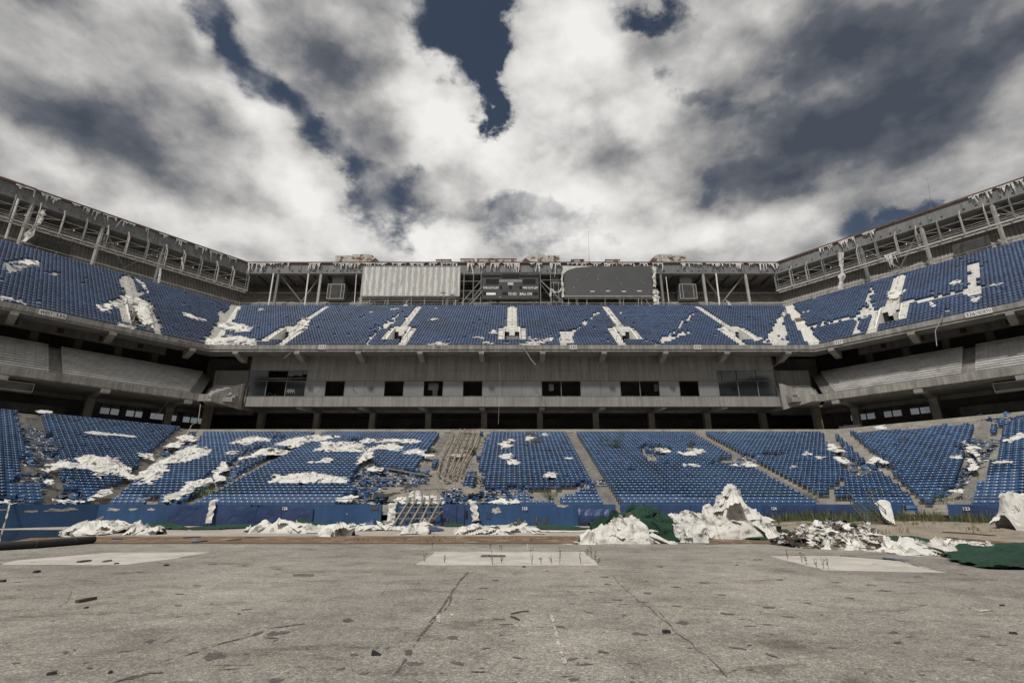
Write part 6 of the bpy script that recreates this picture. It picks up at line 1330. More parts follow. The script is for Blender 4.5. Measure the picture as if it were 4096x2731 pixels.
cable([ad('b4', 1400, 15, 76), ad('b4', 1160, 165, 78), ad('b4', 1000, 240, 79)], .035, 'thin cord slung from the right corner across the press box windows')
cable([ad('a2', 775, 1318, 76.0), ad('a2', 690, 1388, 76.0)], .05, 'short straight rod sticking out below the 332 plate bracket')
# ------------------------------------------------------------------ broken seats and scraps in the bare places
def piece_mesh(kind, seed):
    r = random.Random(seed); b = MB()
    nm, (v, f), mi = SPARTS[0] if kind != 'pan' else SPARTS[1]
    vv = [Vector(p)-Vector((0, 0, .62 if kind != 'pan' else .46)) for p in v]
    b.add(vv, f)
    if kind == 'whole':
        v2, f2 = SPARTS[1][1]; b.add([Vector((p[0], p[1]-.12, p[2]-.62)) for p in v2], f2)
    me = bpy.data.meshes.new('seat_shell'); me.from_pydata(b.v, [], b.f); me.materials.append(MAT['seat_blue']); me.update(); return me
PM = {k: piece_mesh(k, 1) for k in ('back', 'pan', 'whole')}
frame_me = seat_me['side_frame']; plate_me = seat_me['number_plate']
def scatter(D, c, poly, n, label, group, seed, hmax=.35, lowf=.9):
    D_ = D; r = random.Random(seed); pp = px(c, poly); u0, u1 = min(p[0] for p in pp), max(p[0] for p in pp); v0, v1 = min(p[1] for p in pp), max(p[1] for p in pp); k = 0; tries = 0
    while k < n and tries < n*30:
        tries += 1; q = (r.uniform(u0, u1), r.uniform(v0, v1))
        if not inside(q, pp): continue
        sec, a, Y, p = on_seats(D, q[0], q[1], .15); i = int(round((Y-.2-D['Y0'])/D['t'])); z = rowz(D, i); Yt = rowY(D, i)-.25
        kind = r.choice(['back', 'back', 'pan', 'whole']); o = bpy.data.objects.new('broken_seat', PM[kind]); COL.objects.link(o)
        o.location = P(sec, a, Yt, z+.12+r.random()*hmax); flat_ = r.random() < .45
        o.rotation_euler = (r.uniform(-1.5, -1.0) if flat_ else r.uniform(-.6, .5), r.uniform(-.5, .5), r.uniform(-3.1, 3.1) if flat_ else r.gauss(0, .8))
        kw = {'back': 'curved blue backrest shell', 'pan': 'flat blue seat pan', 'whole': 'torn-off blue seat'}[kind]; rest_ = label.split('shell ' if 'shell' in label else 'seat ', 1)[1]
        pos = ('upper ' if q[1] < (v0*.5+v1*.5) else 'lower ')+('left' if q[0] < u0*.66+u1*.34 else ('right' if q[0] > u0*.34+u1*.66 else 'middle'))
        tag(o, ' '.join(('%s %s, %s' % (kw, rest_, pos)).split()[:16]), 'broken seat', group); k += 1
        if kind == 'whole':
            pl = bpy.data.objects.new('number_plate', plate_me); COL.objects.link(pl); pl.parent = o; pl.location = (0, 0, -.62)
BS = [(LOW, 'b1', [(100, 640), (300, 650), (470, 700), (460, 800), (400, 900), (300, 930), (170, 940), (190, 800), (130, 700)], 20, 'broken blue seat shell strewn on the steps of the left wing aisle', 1),
      (LOW, 'b1', [(0, 1010), (360, 990), (370, 1100), (250, 1230), (0, 1230)], 20, 'broken blue seat shell heaped near the wall at the left edge', 2),
      (LOW, 'b1', [(480, 1020), (850, 1050), (780, 1120), (600, 1230), (400, 1230), (500, 1120)], 15, 'broken blue seat shell on bare steps below the biggest white cloth', 3),
      (LOW, 'b1', [(1300, 770), (1500, 770), (1400, 860), (1250, 880)], 10, 'broken blue seat shell on the left corner steps', 4),
      (LOW, 'b1', [(1600, 950), (1990, 830), (1950, 1000), (1700, 1110)], 9, 'broken blue seat shell in the diagonal gap left of section 126', 5),
      (LOW, 'b2', [(1000, 930), (1250, 920), (1400, 950), (1600, 1000), (1600, 1080), (1400, 1100), (1100, 1130), (990, 1100)], 38, 'broken blue seat shell in the wide heap beside the central aisle', 6),
      (LOW, 'b2', [(900, 1150), (1250, 1110), (1300, 1235), (880, 1235)], 20, 'broken blue seat shell in the heap just above the field wall', 7),
      (LOW, 'b2', [(1530, 700), (1630, 700), (1620, 830), (1440, 900), (1430, 860), (1530, 800)], 9, 'broken blue seat shell at the upper left of the ladder frame', 8),
      (LOW, 'b3', [(120, 1130), (300, 1110), (340, 1240), (100, 1240)], 18, 'broken blue seat shell in the pile under the ladder frame', 9),
      (LOW, 'b3', [(340, 1080), (820, 1100), (840, 1180), (720, 1240), (340, 1240)], 20, 'broken blue seat shell on the bare rows above number 125', 10),
      (LOW, 'b3', [(470, 690), (600, 690), (620, 900), (560, 1000), (440, 940), (460, 780)], 20, 'broken blue seat shell piled along the left side of section 125', 11),
      (LOW, 'b3', [(1040, 1050), (1430, 1050), (1430, 1090), (1240, 1110)], 8, 'broken blue seat shell at the foot of the section 125 aisle', 12),
      (LOW, 'b4', [(130, 790), (360, 800), (330, 860), (180, 880)], 9, 'broken blue seat shell in the hole of section 124', 13),
      (LOW, 'b4', [(900, 850), (1100, 830), (1100, 910), (850, 910)], 7, 'broken blue seat shell in the gap right of the section 124 aisle', 14),
      (LOW, 'b5', [(560, 780), (880, 780), (700, 870), (500, 900)], 9, 'broken blue seat shell on bare steps inside the right wing', 15),
      (LOW, 'b5', [(1300, 640), (1600, 640), (1480, 780), (1370, 930), (1200, 1040), (1120, 1010), (1380, 800)], 18, 'broken blue seat shell strewn on the outer right aisle', 16),
      (LOW, 'b5', [(1370, 470), (1745, 460), (1745, 500), (1560, 520), (1370, 500)], 7, 'broken blue seat shell on the top steps of the right wing', 17),
      (UP, 'a1', [(0, 850), (160, 800), (260, 820), (200, 900), (50, 930)], 15, 'broken blue seat in the upper rows at the left edge', 18),
      (UP, 'a1', [(730, 1230), (900, 1150), (960, 1180), (880, 1260), (740, 1260)], 8, 'broken blue seat on the gap left of the left vomitory', 19),
      (UP, 'a4', [(230, 740), (400, 660), (520, 600), (570, 560), (580, 580), (440, 690), (350, 760), (330, 800), (220, 800)], 10, 'loose blue seat along the diagonal gap below the video screen', 20),
      (UP, 'a4', [(1110, 700), (1350, 540), (1360, 570), (1200, 710), (1060, 800), (1020, 800)], 10, 'loose blue seat along the diagonal gap right of the video screen', 21),
      (UP, 'a4', [(1920, 620), (2040, 590), (2060, 790), (1880, 800), (1900, 720)], 10, 'loose blue seat in the broken rows left of the right corner', 22),
      (UP, 'a5', [(1580, 820), (1900, 980), (1960, 1000), (1700, 1120), (1580, 1060), (1700, 1000)], 12, 'loose blue seat round the gap high in the right upper stand', 23),
      (UP, 'a5', [(790, 1230), (870, 1040), (880, 1100), (850, 1250), (740, 1400), (690, 1420)], 7, 'loose blue seat left of the right vomitory', 24)]
for (D, c, poly, n, lab, sd0) in BS: scatter(D, c, poly, n, lab, 'broken blue seats strewn over the stands', sd0)
# splinters and paper scraps: nobody could count them
def scraps(name, polys, per, m, size, label, seed, D=LOW):
    r = random.Random(seed); b = MB()
    for (c, poly) in polys:
        pp = px(c, poly); u0, u1 = min(p[0] for p in pp), max(p[0] for p in pp); v0, v1 = min(p[1] for p in pp), max(p[1] for p in pp); ar = (u1-u0)*(v1-v0)
        for _ in range(int(ar*per)):
            q = (r.uniform(u0, u1), r.uniform(v0, v1))
            if not inside(q, pp): continue
            sec, a, Y, p = on_seats(D, q[0], q[1], .1); i = int(round((Y-.25-D['Y0'])/D['t']))
            if i > D['n']+2: continue
            z = rowz(D, i); Yt = rowY(D, i)-r.uniform(.05, .5)
            ce = P(sec, a, Yt, z+.04+.05*r.random()); l = r.uniform(*size); an = r.uniform(0, 6.28); d = Vector((math.cos(an), math.sin(an), r.gauss(0, .25)))*l/2; s = Vector((-math.sin(an), math.cos(an), r.gauss(0, .3)))*l*r.uniform(.15, .45)
            b.add([ce-d-s*.6, ce+d-s, ce+d*.7+s, ce-d*.9+s*.8, ce+Vector((0, 0, l*.18))], [(0, 1, 4), (1, 2, 4), (2, 3, 4), (3, 0, 4)])
    o = b.build(name, m); tag(o, label, name.replace('_', ' '), kind='stuff')
LP_ = [(c, p) for (D, c, p, *_r) in BS if D is LOW]
scraps('white_scraps', LP_, .28, 'cloth', (.12, .4), 'countless small white scraps of cloth on the lower steps', 5)
scraps('blue_splinters', LP_, .36, 'seat_blue', (.2, .62), 'countless blue plastic splinters on the lower steps', 6)
scraps('dirt_crumbs', LP_+[('b3', [(100, 640), (480, 690), (430, 930), (470, 1090), (100, 1240)]), ('b5', [(300, 420), (1745, 420), (1745, 500), (450, 596)]), ('b2', [(0, 640), (1960, 640), (1960, 680), (0, 680)])], .16, 'twig', (.08, .3), 'dirt and splinters lying on the bare concrete steps', 7)
scraps('insulation_crumbs', [(c, p) for c, p in MISS_UP], .55, 'cloth_dirty', (.15, .5), 'crumbs of pale insulation in the gaps of the upper stands', 8, D=UP)
# ------------------------------------------------------------------ fallen steel frames
def sp(D, c, x, y, h): u, v = px(c, [(x, y)])[0]; return on_seats(D, u, v, h)[3]
t = empty('ladder_frame', sp(LOW, 'b3', 250, 850, 0), 'long pale wooden ladder frame of rails lying down the central steps', 'frame', 'fallen frames')
top = [(220, 658), (270, 660), (308, 660), (357, 660), (398, 658), (443, 655)]; bot = [(92, 1000), (137, 1003), (182, 1006), (222, 1008), (258, 1010), (282, 1012)]
T6 = [sp(LOW, 'b3', x, y, .75) for x, y in top]; B6 = [sp(LOW, 'b3', x, y, .55) for x, y in bot]
for i, (A, B) in enumerate(zip(T6, B6)):
    b = MB(); pts = [A.lerp(B, k/8)+Vector((.12*math.sin(k*.9+i), 0, .10*math.sin(k*.8+i))) for k in range(9)]
    for p, q in zip(pts, pts[1:]): b.bar(p, q, .13, .15)
    if i in (0, 2, 5): 
        e = B+Vector((1.6+.2*i, -2.6, -.35)); b.bar(B, e, .14, .15)
    b.build('rail', 'wood', t)
r_ = random.Random(2)
for k in range(10):
    f = (k+.3)/10.2; A = T6[0].lerp(B6[0], f); B = T6[5].lerp(B6[5], f); b = MB(); g0 = r_.choice([0, 0, .25]); g1 = r_.choice([1, 1, .7]); a_ = A.lerp(B, g0)+Vector((-.25 if g0 == 0 else 0, 0, .06)); c_ = A.lerp(B, g1)+Vector((.25 if g1 == 1 else 0, 0, .06+r_.gauss(0, .05)))
    b.bar(a_, c_, .09, .12); b.build('cross_bar', 'wood', t)
t = empty('bent_frame', (-5.5, 40.5, 0), 'bent steel and wood frame hooked over the field wall with feet on the ground', 'frame', 'fallen frames')
Xs = [DX(1008-85+d) for d in (12, 42, 70, 92, 113)]
xs0 = [ad('b2', x, 1240, 41.5).x for x in (1440, 1492, 1555, 1612, 1690)]; ft = [ad('b2', x, 1395, 38.6).x for x in (1322, 1375, 1445, 1520, 1585)]
for i, (xk, xf) in enumerate(zip(xs0, ft)):
    b = MB(); b.bar((xk-.3, 42.3, 2.75+.02*i), (xk-.05, 41.4, 1.72), .10, .16); b.bar((xk-.05, 41.4, 1.72), (xf, 38.7, .18), .13, .2); b.build('rail', 'wood', t)
for k, (y, z, e) in enumerate(((42.3, 2.78, 0), (41.55, 1.9, 0), (40.9, 1.42, .25), (40.2, 1.02, .5), (39.4, .62, .75))):
    b = MB(); x0 = xs0[0]+(ft[0]-xs0[0])*e-.45; x1 = xs0[4]+(ft[4]-xs0[4])*e+.35; b.bar((x0, y, z), (x1, y, z+.03), .07, .09); b.build('cross_bar', 'steel_grey' if k < 2 else 'wood', t)
for i in range(6):
    b = MB(); x = xs0[0]-.35+(xs0[4]-xs0[0]+.6)*i/5; b.bar((x, 42.3, 2.75), (x+.02, 41.9, 1.75), .05); b.build('thin_post', 'steel_grey', t)
b = MB(); b.bar((xs0[4]+.3, 40.9, 1.1), (xs0[4]-.7, 39, .1), .1, .14); o = b.build('loose_plank', 'wood'); tag(o, 'short loose plank leaning at the right foot of the bent frame', 'plank', 'loose planks')
b = MB(); b.bar(sp(LOW, 'b2', 1270, 962, .5), sp(LOW, 'b2', 1600, 1020, .55), .2, .12); b.bar(sp(LOW, 'b2', 1290, 968, .2), sp(LOW, 'b2', 1590, 1030, .35), .1, .1)
for k in range(9): f = (k+.5)/9; p = sp(LOW, 'b2', 1270, 962, .42).lerp(sp(LOW, 'b2', 1600, 1020, .47), f); b.bar(p, p-Vector((0, .05, .3)), .07)
o = b.build('fallen_ladder', 'wood'); tag(o, 'dark narrow ladder lying across the heap of broken seats', 'ladder')
b = MB(); b.bar(sp(LOW, 'b3', 412, 1005, .6), sp(LOW, 'b3', 458, 1100, .3), .14, .16); o = b.build('loose_plank', 'wood'); tag(o, 'brown plank standing aslant right of the small seat block below the ladder frame', 'plank', 'loose planks')
# ------------------------------------------------------------------ ground: apron, pads, puddle, mud, turf
def gpoly(name, pts, z, m, label=None, cat=None, kind='structure', rag_=0.0, parent=None, seed=1.0, sub=14):
    out = []
    for k in range(len(pts)):
        A = Vector((*pts[k-1], 0)); B = Vector((*pts[k], 0)); n = sub if rag_ else 1
        for j in range(n):
            q = A.lerp(B, (j+1)/n if not rag_ else j/n); 
            if rag_: q = q+Vector((noise.noise(Vector((q.x*.9, q.y*.9, seed))), noise.noise(Vector((q.x*.9, q.y*.9, seed+5))), 0))*rag_+Vector((noise.noise(Vector((q.x*4, q.y*4, seed))), noise.noise(Vector((q.x*4, q.y*4, seed+5))), 0))*rag_*.4
            out.append((q.x, q.y, z))
    b = MB(); b.add(out, [tuple(range(len(out)))]); o = b.build(name, m, parent); 
    if not parent: tag(o, label, cat, kind=kind)
    return o
G = lambda c, x, y: tuple(ground(*px(c, [(x, y)])[0])[:2])
gpoly('apron', [(-60, 29.5), (60, 29.8), (60, 47), (-60, 47)], .004, 'apron', 'pale dirty concrete apron before the blue wall', 'pavement', rag_=.35, sub=60)
gpoly('mud_strip', [(-46, 24.8), (-20, 24.6), (-6, 24.55), (6, 24.4), (24, 23.8), (24, 28.2), (8, 29.3), (-6, 29.4), (-20, 29.0), (-46, 28)], .008, 'rust_mud', 'rust brown mud strip across the stadium floor', 'mud', rag_=.25, sub=50, seed=4)
gpoly('drain_edge', [(-60, 24.35), (60, 24.1), (60, 24.5), (-60, 24.75)], .012, 'stain', 'dark crack line along the mud strip', 'crack', rag_=.12, sub=200, seed=8)
gpoly('puddle', [G('g1', -400, 200), G('g1', 520, 196), G('g1', 560, 232), G('g1', 500, 245), G('g1', 200, 252), G('g1', 60, 275), G('g1', -400, 285)], .016, 'water', 'shallow dark puddle mirroring the blue wall at the left', 'puddle', rag_=.2, seed=3)
b = MB(); p0 = ground(-50, 192*0+519); 
pv_ = []
pd = [('middle', [(-2.95, 20.5), (2.75, 20.45), (2.62, 16.2), (-2.95, 16.25)], 'pale square concrete slab in the middle of the floor with a small grate'),
      ('left', [G('g1', 5, 434), G('g1', 120, 400), G('g1', 740, 350), G('g1', 1425, 345), G('g1', 1200, 385), G('g1', 850, 432)], 'pale slanted concrete slab at the left of the floor'),
      ('right', [G('g3', 730, 347), G('g3', 1190, 349), G('g3', 1560, 380), G('g3', 1880, 456), G('g3', 1110, 440)], 'pale slanted concrete slab at the right of the floor')]
for nm, pts, lab in pd: gpoly('concrete_slab', pts, .006, 'pad_concrete', lab, 'concrete slab', rag_=.14, seed=2)
b = MB(); A = G('g2', 1052, 368); B = G('g2', 1212, 381); b.box((A[0], B[1], .007), (B[0], A[1], .022)); t = b.build('drain_grate', 'steel_dark'); tag(t, 'small slotted metal grate in the middle concrete slab', 'grate')
b = MB()
for k in range(4): x = A[0]+.06+(B[0]-A[0]-.1)*k/4; b.box((x, B[1]+.05, .022), (x+.14, A[1]-.05, .026))
b.build('slot', 'stain_light', t)
# stains, scuffs, cracks and marks on the floor: (crop, x, y, half width px, half height px, tilt)
ST = [('g2', 865, 922, 55, 14, 5), ('g2', 880, 1090, 60, 16, 8), ('g2', 610, 1092, 65, 16, 2), ('g2', 190, 1035, 32, 16, 0), ('g2', 155, 805, 52, 14, 0), ('g2', 550, 1008, 34, 9, -8), ('g2', 1865, 1018, 56, 16, 12), ('g2', 2105, 897, 60, 13, 5), ('g2', 1670, 1203, 52, 18, 0),
      ('g2', 1165, 795, 55, 7, 2), ('g2', 1150, 535, 40, 6, 3), ('g2', 1072, 588, 36, 5, 0), ('g2', 1050, 661, 42, 6, 0), ('g2', 1277, 494, 28, 3, 0), ('g2', 1895, 561, 36, 5, 2), ('g2', 1880, 513, 36, 4, 0), ('g2', 1790, 617, 26, 5, 3), ('g2', 2165, 622, 44, 7, 6), ('g2', 2010, 772, 20, 6, 4),
      ('g2', 1580, 848, 40, 7, 6), ('g2', 1186, 905, 22, 6, 0), ('g2', 1265, 943, 18, 6, 0), ('g2', 485, 857, 26, 6, -4), ('g2', 1045, 807, 16, 5, 0), ('g2', 100, 1133, 40, 10, -10), ('g2', 256, 1160, 38, 10, -8), ('g2', 1055, 1127, 24, 7, -8), ('g2', 787, 1160, 20, 5, 0), ('g2', 1785, 752, 55, 4, 7), ('g2', 2060, 1093, 50, 4, 4),
      ('g2', 1762, 478, 26, 4, 0), ('g2', 1490, 472, 18, 3, 0), ('g2', 1870, 1018, 20, 5, 0), ('g2', 2065, 1188, 14, 10, 0),
      ('g1', 1005, 945, 50, 14, -12), ('g1', 1450, 1045, 80, 28, -8), ('g1', 1860, 890, 90, 18, -4), ('g1', 1430, 428, 50, 5, -2), ('g1', 1870, 461, 40, 5, -5), ('g1', 1330, 571, 50, 4, -3), ('g1', 1210, 628, 44, 4, 2), ('g1', 1020, 613, 20, 3, 0), ('g1', 940, 481, 40, 5, -3), ('g1', 1850, 940, 28, 12, -20),
      ('g1', 105, 1094, 34, 7, -2), ('g1', 580, 1090, 30, 6, -6), ('g1', 830, 1015, 70, 5, -7), ('g1', 355, 808, 22, 4, -4), ('g1', 2290, 1132, 40, 10, -14), ('g1', 1850, 1210, 60, 22, -10), ('g1', 920, 1180, 110, 14, -12), ('g1', 2330, 805, 40, 12, 0), ('g1', 1640, 437, 20, 3, 0), ('g1', 1420, 695, 18, 3, 0),
      ('g3', 210, 768, 50, 11, 4), ('g3', 480, 713, 50, 8, 6), ('g3', 755, 672, 46, 8, 3), ('g3', 870, 731, 44, 7, 4), ('g3', 990, 645, 32, 6, 4), ('g3', 1165, 515, 40, 4, 2), ('g3', 1475, 568, 48, 6, 4), ('g3', 1535, 831, 40, 8, 4), ('g3', 2020, 1000, 42, 9, 5), ('g3', 2110, 855, 32, 5, 4), ('g3', 1255, 612, 40, 5, 4),
      ('g3', 165, 543, 40, 6, 2), ('g3', 340, 517, 40, 5, 2), ('g3', 820, 500, 30, 4, 0), ('g3', 1390, 532, 42, 4, 3), ('g3', 1715, 1098, 26, 7, 5), ('g3', 1513, 1105, 22, 6, 8), ('g3', 1355, 1088, 14, 5, 0), ('g3', 675, 371, 36, 4, 1), ('g3', 65, 415, 28, 4, 1), ('g3', 2035, 552, 20, 3, 0), ('g3', 1080, 718, 18, 3, 0), ('g3', 1680, 478, 30, 3, 0), ('g3', 545, 405, 20, 4, 0)]
def blotch(mb, c, x, y, rx, ry, tilt, z, seed, rough=.5):
    u, v = px(c, [(x, y)])[0]; s = CR[c][2]*4; ce = ground(u, v); ex = ground(u+rx/s, v+rx/s*math.tan(math.radians(tilt)))-ce; ey = ground(u, v-ry/s)-ce; P_ = []
    for k in range(30):
        a = 2*math.pi*k/30; r = 1+rough*noise.fractal(Vector((math.cos(a)*1.4, math.sin(a)*1.4, seed)), .8, 2.2, 4)*1.6; r = max(.3, r); q = ce+ex*math.cos(a)*r+ey*math.sin(a)*r; P_.append((q.x, q.y, z))
    mb.add(P_, [tuple(range(30))])
mb = MB()
for k, (c, x, y, rx, ry, tl) in enumerate(ST): blotch(mb, c, x, y, rx*.75, ry*.75, tl, .003+.00006*k, k*1.3, .5)
mb.build('dark_stain', 'stain_light', gr)
mb = MB(); r = random.Random(9)
for k in range(900):
    Y = 5.8+19*r.random()**1.7; x = r.uniform(-1.08, 1.08)*Y; l = r.uniform(.012, .045)*(1 if r.random() < .85 else 3); an = r.gauss(0, .5); w = l*r.uniform(.08, .5)
    d = Vector((math.cos(an), math.sin(an), 0))*l; s = Vector((-math.sin(an), math.cos(an), 0))*w
    c_ = Vector((x, Y, .0085)); mb.add([c_-d, c_-d*.3-s, c_+d*.8-s*.5, c_+d, c_+s*.7], [(0, 1, 2, 3, 4)])
mb.build('small_scuff', 'stain_light', gr)
def streak(mb, c, pts, w, z=.022, seed=1.0, gaps_=.0):
    w *= .8; z = .010+(z-.022)*.5
    q = [ground(*p) for p in px(c, pts)]; out = []
    for A, B in zip(q, q[1:]):
        n = max(2, int((B-A).length/.07))
        for j in range(n): out.append(A.lerp(B, j/n))
    L_ = []
    for k, p in enumerate(out[:-1]):
        d = (out[k+1]-p); d.z = 0; d.normalize(); s = Vector((-d.y, d.x, 0)); m_ = .04*noise.noise(Vector((k*.08, seed, 0)))+.012*noise.noise(Vector((k*.6, seed, 2))); ww = w*max(.12, .6+1.5*noise.noise(Vector((k*.3, seed, 7)))); c_ = p+s*m_; c_.z = z; L_.append((c_-s*ww/2, c_+s*ww/2))
    for k, (a, b_) in enumerate(zip(L_, L_[1:])):
        if noise.noise(Vector((k*.4, seed, 30))) < gaps_-.5: continue
        mb.add([a[0], a[1], b_[1], b_[0]], [(0, 1, 2, 3)])
mb = MB()
streak(mb, 'g2', [(965, 480), (900, 545), (855, 610), (800, 700), (735, 800), (660, 890), (610, 960), (560, 1030), (500, 1130), (430, 1225)], .07, seed=1, gaps_=.3); streak(mb, 'g2', [(960, 475), (870, 600), (780, 730), (700, 820), (640, 930)], .04, .0225, 2, .35); streak(mb, 'g2', [(850, 640), (830, 700), (790, 750)], .03, .0235, 2.5)
streak(mb, 'g2', [(1930, 500), (2000, 580), (2100, 670), (2190, 730), (2270, 800), (2352, 860)], .035, .023, 3, .3); streak(mb, 'g3', [(60, 700), (110, 770), (180, 840), (255, 890), (290, 945), (350, 970), (420, 1040), (480, 1110), (540, 1149)], .03, .0232, 4)
streak(mb, 'g1', [(1350, 1000), (1500, 960), (1700, 910), (1800, 860), (1950, 840), (2140, 815)], .09, .0234, 5, .2); streak(mb, 'g1', [(1100, 1080), (1250, 1040), (1400, 990)], .06, .0236, 6, .35); streak(mb, 'g1', [(760, 1225), (900, 1180), (1010, 1140)], .08, .0238, 7, .2); streak(mb, 'g1', [(1090, 960), (1170, 925), (1250, 900)], .02, .024, 8)
streak(mb, 'g2', [(1205, 850), (1400, 850), (1600, 855)], .03, .0241, 9); streak(mb, 'g2', [(1540, 550), (1580, 590), (1650, 615), (1720, 618)], .02, .0242, 10); streak(mb, 'g2', [(1850, 665), (2000, 668), (2150, 685), (2280, 690)], .06, .0243, 11, .4)
streak(mb, 'g3', [(680, 695), (740, 735), (840, 750)], .025, .0244, 12); streak(mb, 'g3', [(1240, 735), (1330, 765), (1430, 785)], .025, .0245, 13, .2); streak(mb, 'g3', [(1560, 375), (1700, 420), (1850, 450), (2050, 475)], .10, .0246, 14); streak(mb, 'g1', [(480, 610), (450, 680), (370, 730)], .02, .0247, 15)
streak(mb, 'g1', [(100, 520), (250, 512), (340, 515)], .03, .0248, 16); streak(mb, 'g2', [(380, 630), (430, 560), (480, 530)], .02, .0249, 17); streak(mb, 'g2', [(340, 995), (420, 965)], .03, .025, 18, .3); streak(mb, 'g2', [(410, 1000), (480, 960)], .03, .025, 19, .3)
mb.build('crack', 'stain_light', gr)
mb = MB(); streak(mb, 'g2', [(1510, 750), (1540, 850), (1570, 960), (1600, 1060), (1630, 1130)], .07, .0255, 21, .25); streak(mb, 'g2', [(1359, 290), (1362, 332)], .10, .0256, 22); blotch(mb, 'g2', 762, 787, 18, 22, 0, .0125, 3); blotch(mb, 'g2', 852, 770, 14, 7, 0, .0126, 5); blotch(mb, 'g3', 2095, 693, 40, 7, 0, .0127, 7); blotch(mb, 'g2', 1000, 500, 12, 3, 0, .0128, 9)
mb.build('paint_mark', 'line_paint', gr)
# little black rubber bits and chips lying on the floor
BITS = [('g2', 345, 1038, .12, 'black rubber wedge lying in the left foreground'), ('g2', 1338, 447, .10, 'small black block just below the middle concrete slab'), ('g2', 2293, 886, .12, 'black chip right of the foreground centre'), ('g1', 1118, 437, .14, 'black block just right of the left concrete slab'), ('g1', 782, 427, .14, 'black block at the lower edge of the left concrete slab'),
        ('g1', 246, 483, .18, 'flat black chip below the left concrete slab'), ('g1', 740, 1156, .07, 'tiny black pebble in the lower left foreground'), ('g3', 103, 829, .12, 'black chip in the floor centre right'), ('g3', 2286, 838, .09, 'tiny black pebble at the right edge of the floor'), ('g3', 2215, 661, .08, 'tiny black pebble below the green turf at right'),
        ('g1', 8, 547, .16, 'black chip at the left edge of the floor'), ('g1', 345, 1168, .09, 'small black sliver low at the left'), ('g1', 1606, 763, .05, 'tiny black dot of rubber in the left half of the floor'), ('g1', 580, 722, .07, 'small round dark pebble at left on the floor')]
for k, (c, x, y, s, lab) in enumerate(BITS):
    p = ground(*px(c, [(x, y)])[0]); b = MB(); w = s; h = s*.35; a = k*1.7; R_ = lambda q: (p.x+q[0]*math.cos(a*.2)-q[1]*math.sin(a*.2), p.y+q[0]*math.sin(a*.2)+q[1]*math.cos(a*.2), q[2])
    top = .25 if k == 0 else .8
    b.hexa([R_(q) for q in [(-w/2, -w/4, .0), (w/2, -w/4, .0), (w/2, w/4, .0), (-w/2, w/4, .0), (-w/2*.9, -w/4*.8, h*(1.4 if k == 0 else 1)), (w/2*.85, -w/4*.8, h*top), (w/2*.9, w/4*.7, h*top), (-w/2*.8, w/4*.8, h*(1.4 if k == 0 else .9))]])
    o = b.build('rubber_chip', 'rubber'); tag(o, lab, 'chip', 'black chips on the floor')
for k, (c, x0, y0, x1, y1, w, lab) in enumerate([('g1', 1968, 507, 2105, 507, .05, 'thin stick lying below the left half of the mud strip'), ('g1', 515, 688, 640, 664, .09, 'flat dark strip lying at left on the floor'), ('g2', 1250, 764, 1370, 745, .018, 'thin dark stick in the middle foreground'), ('g2', 1248, 783, 1305, 806, .025, 'short dark stick below the thin stick in the middle'),
      ('g1', 525, 418, 605, 408, .14, 'dark splintered stick on the left slab edge'), ('g1', 690, 416, 748, 407, .06, 'small thin stick on the left slab'), ('g2', 510, 232, 640, 226, .25, 'flat dark board on the apron below the bent frame'), ('g2', 600, 226, 770, 205, .1, 'long dark lath on the apron below the bent frame'), ('g1', 1230, 253, 1345, 247, .2, 'grey blue board lying on the mud strip'),
      ('g1', 1298, 284, 1385, 275, .2, 'pale blue seat splinter board at the lower edge of the mud'), ('g1', 1590, 253, 1750, 248, .12, 'pale lath lying on the mud strip'), ('g1', 1520, 271, 1620, 264, .12, 'pale board piece beside the pale lath'), ('g1', 750, 262, 820, 261, .2, 'dark blue seat piece lying in the mud at left'), ('g1', 2060, 222, 2210, 222, .08, 'thin lath on the apron before section 126'),
      ('g3', 0, 258, 380, 246, .14, 'long dark plank in the mud before the big white heap'), ('g3', 355, 276, 425, 273, .1, 'white lath at the edge of the mud before the big heap'), ('g3', 1200, 352, 1300, 354, .08, 'thin stick beside the charred heap'), ('g2', 1700, 268, 1760, 268, .15, 'dark twig bundle in the mud left of the cloth heap'), ('g3', 1870, 235, 2170, 262, .35, 'long dark bent strip on the sandy bank')]):
    A = ground(*px(c, [(x0, y0)])[0]); B = ground(*px(c, [(x1, y1)])[0]); A.z = B.z = .03 if w > .04 else .012; 
    if 'bank' in lab: A.z = B.z = .30
    b = MB(); M_ = A.lerp(B, .55)+Vector((0, .01, .008)); b.bar(A, M_, w, min(.05, w)); b.bar(M_, B, w*.8, min(.045, w)); o = b.build('loose_stick', 'wood' if 'dark' not in lab and 'blue' not in lab else ('seat_blue' if 'blue' in lab else 'twig')); tag(o, lab, 'stick', 'sticks and boards on the floor')
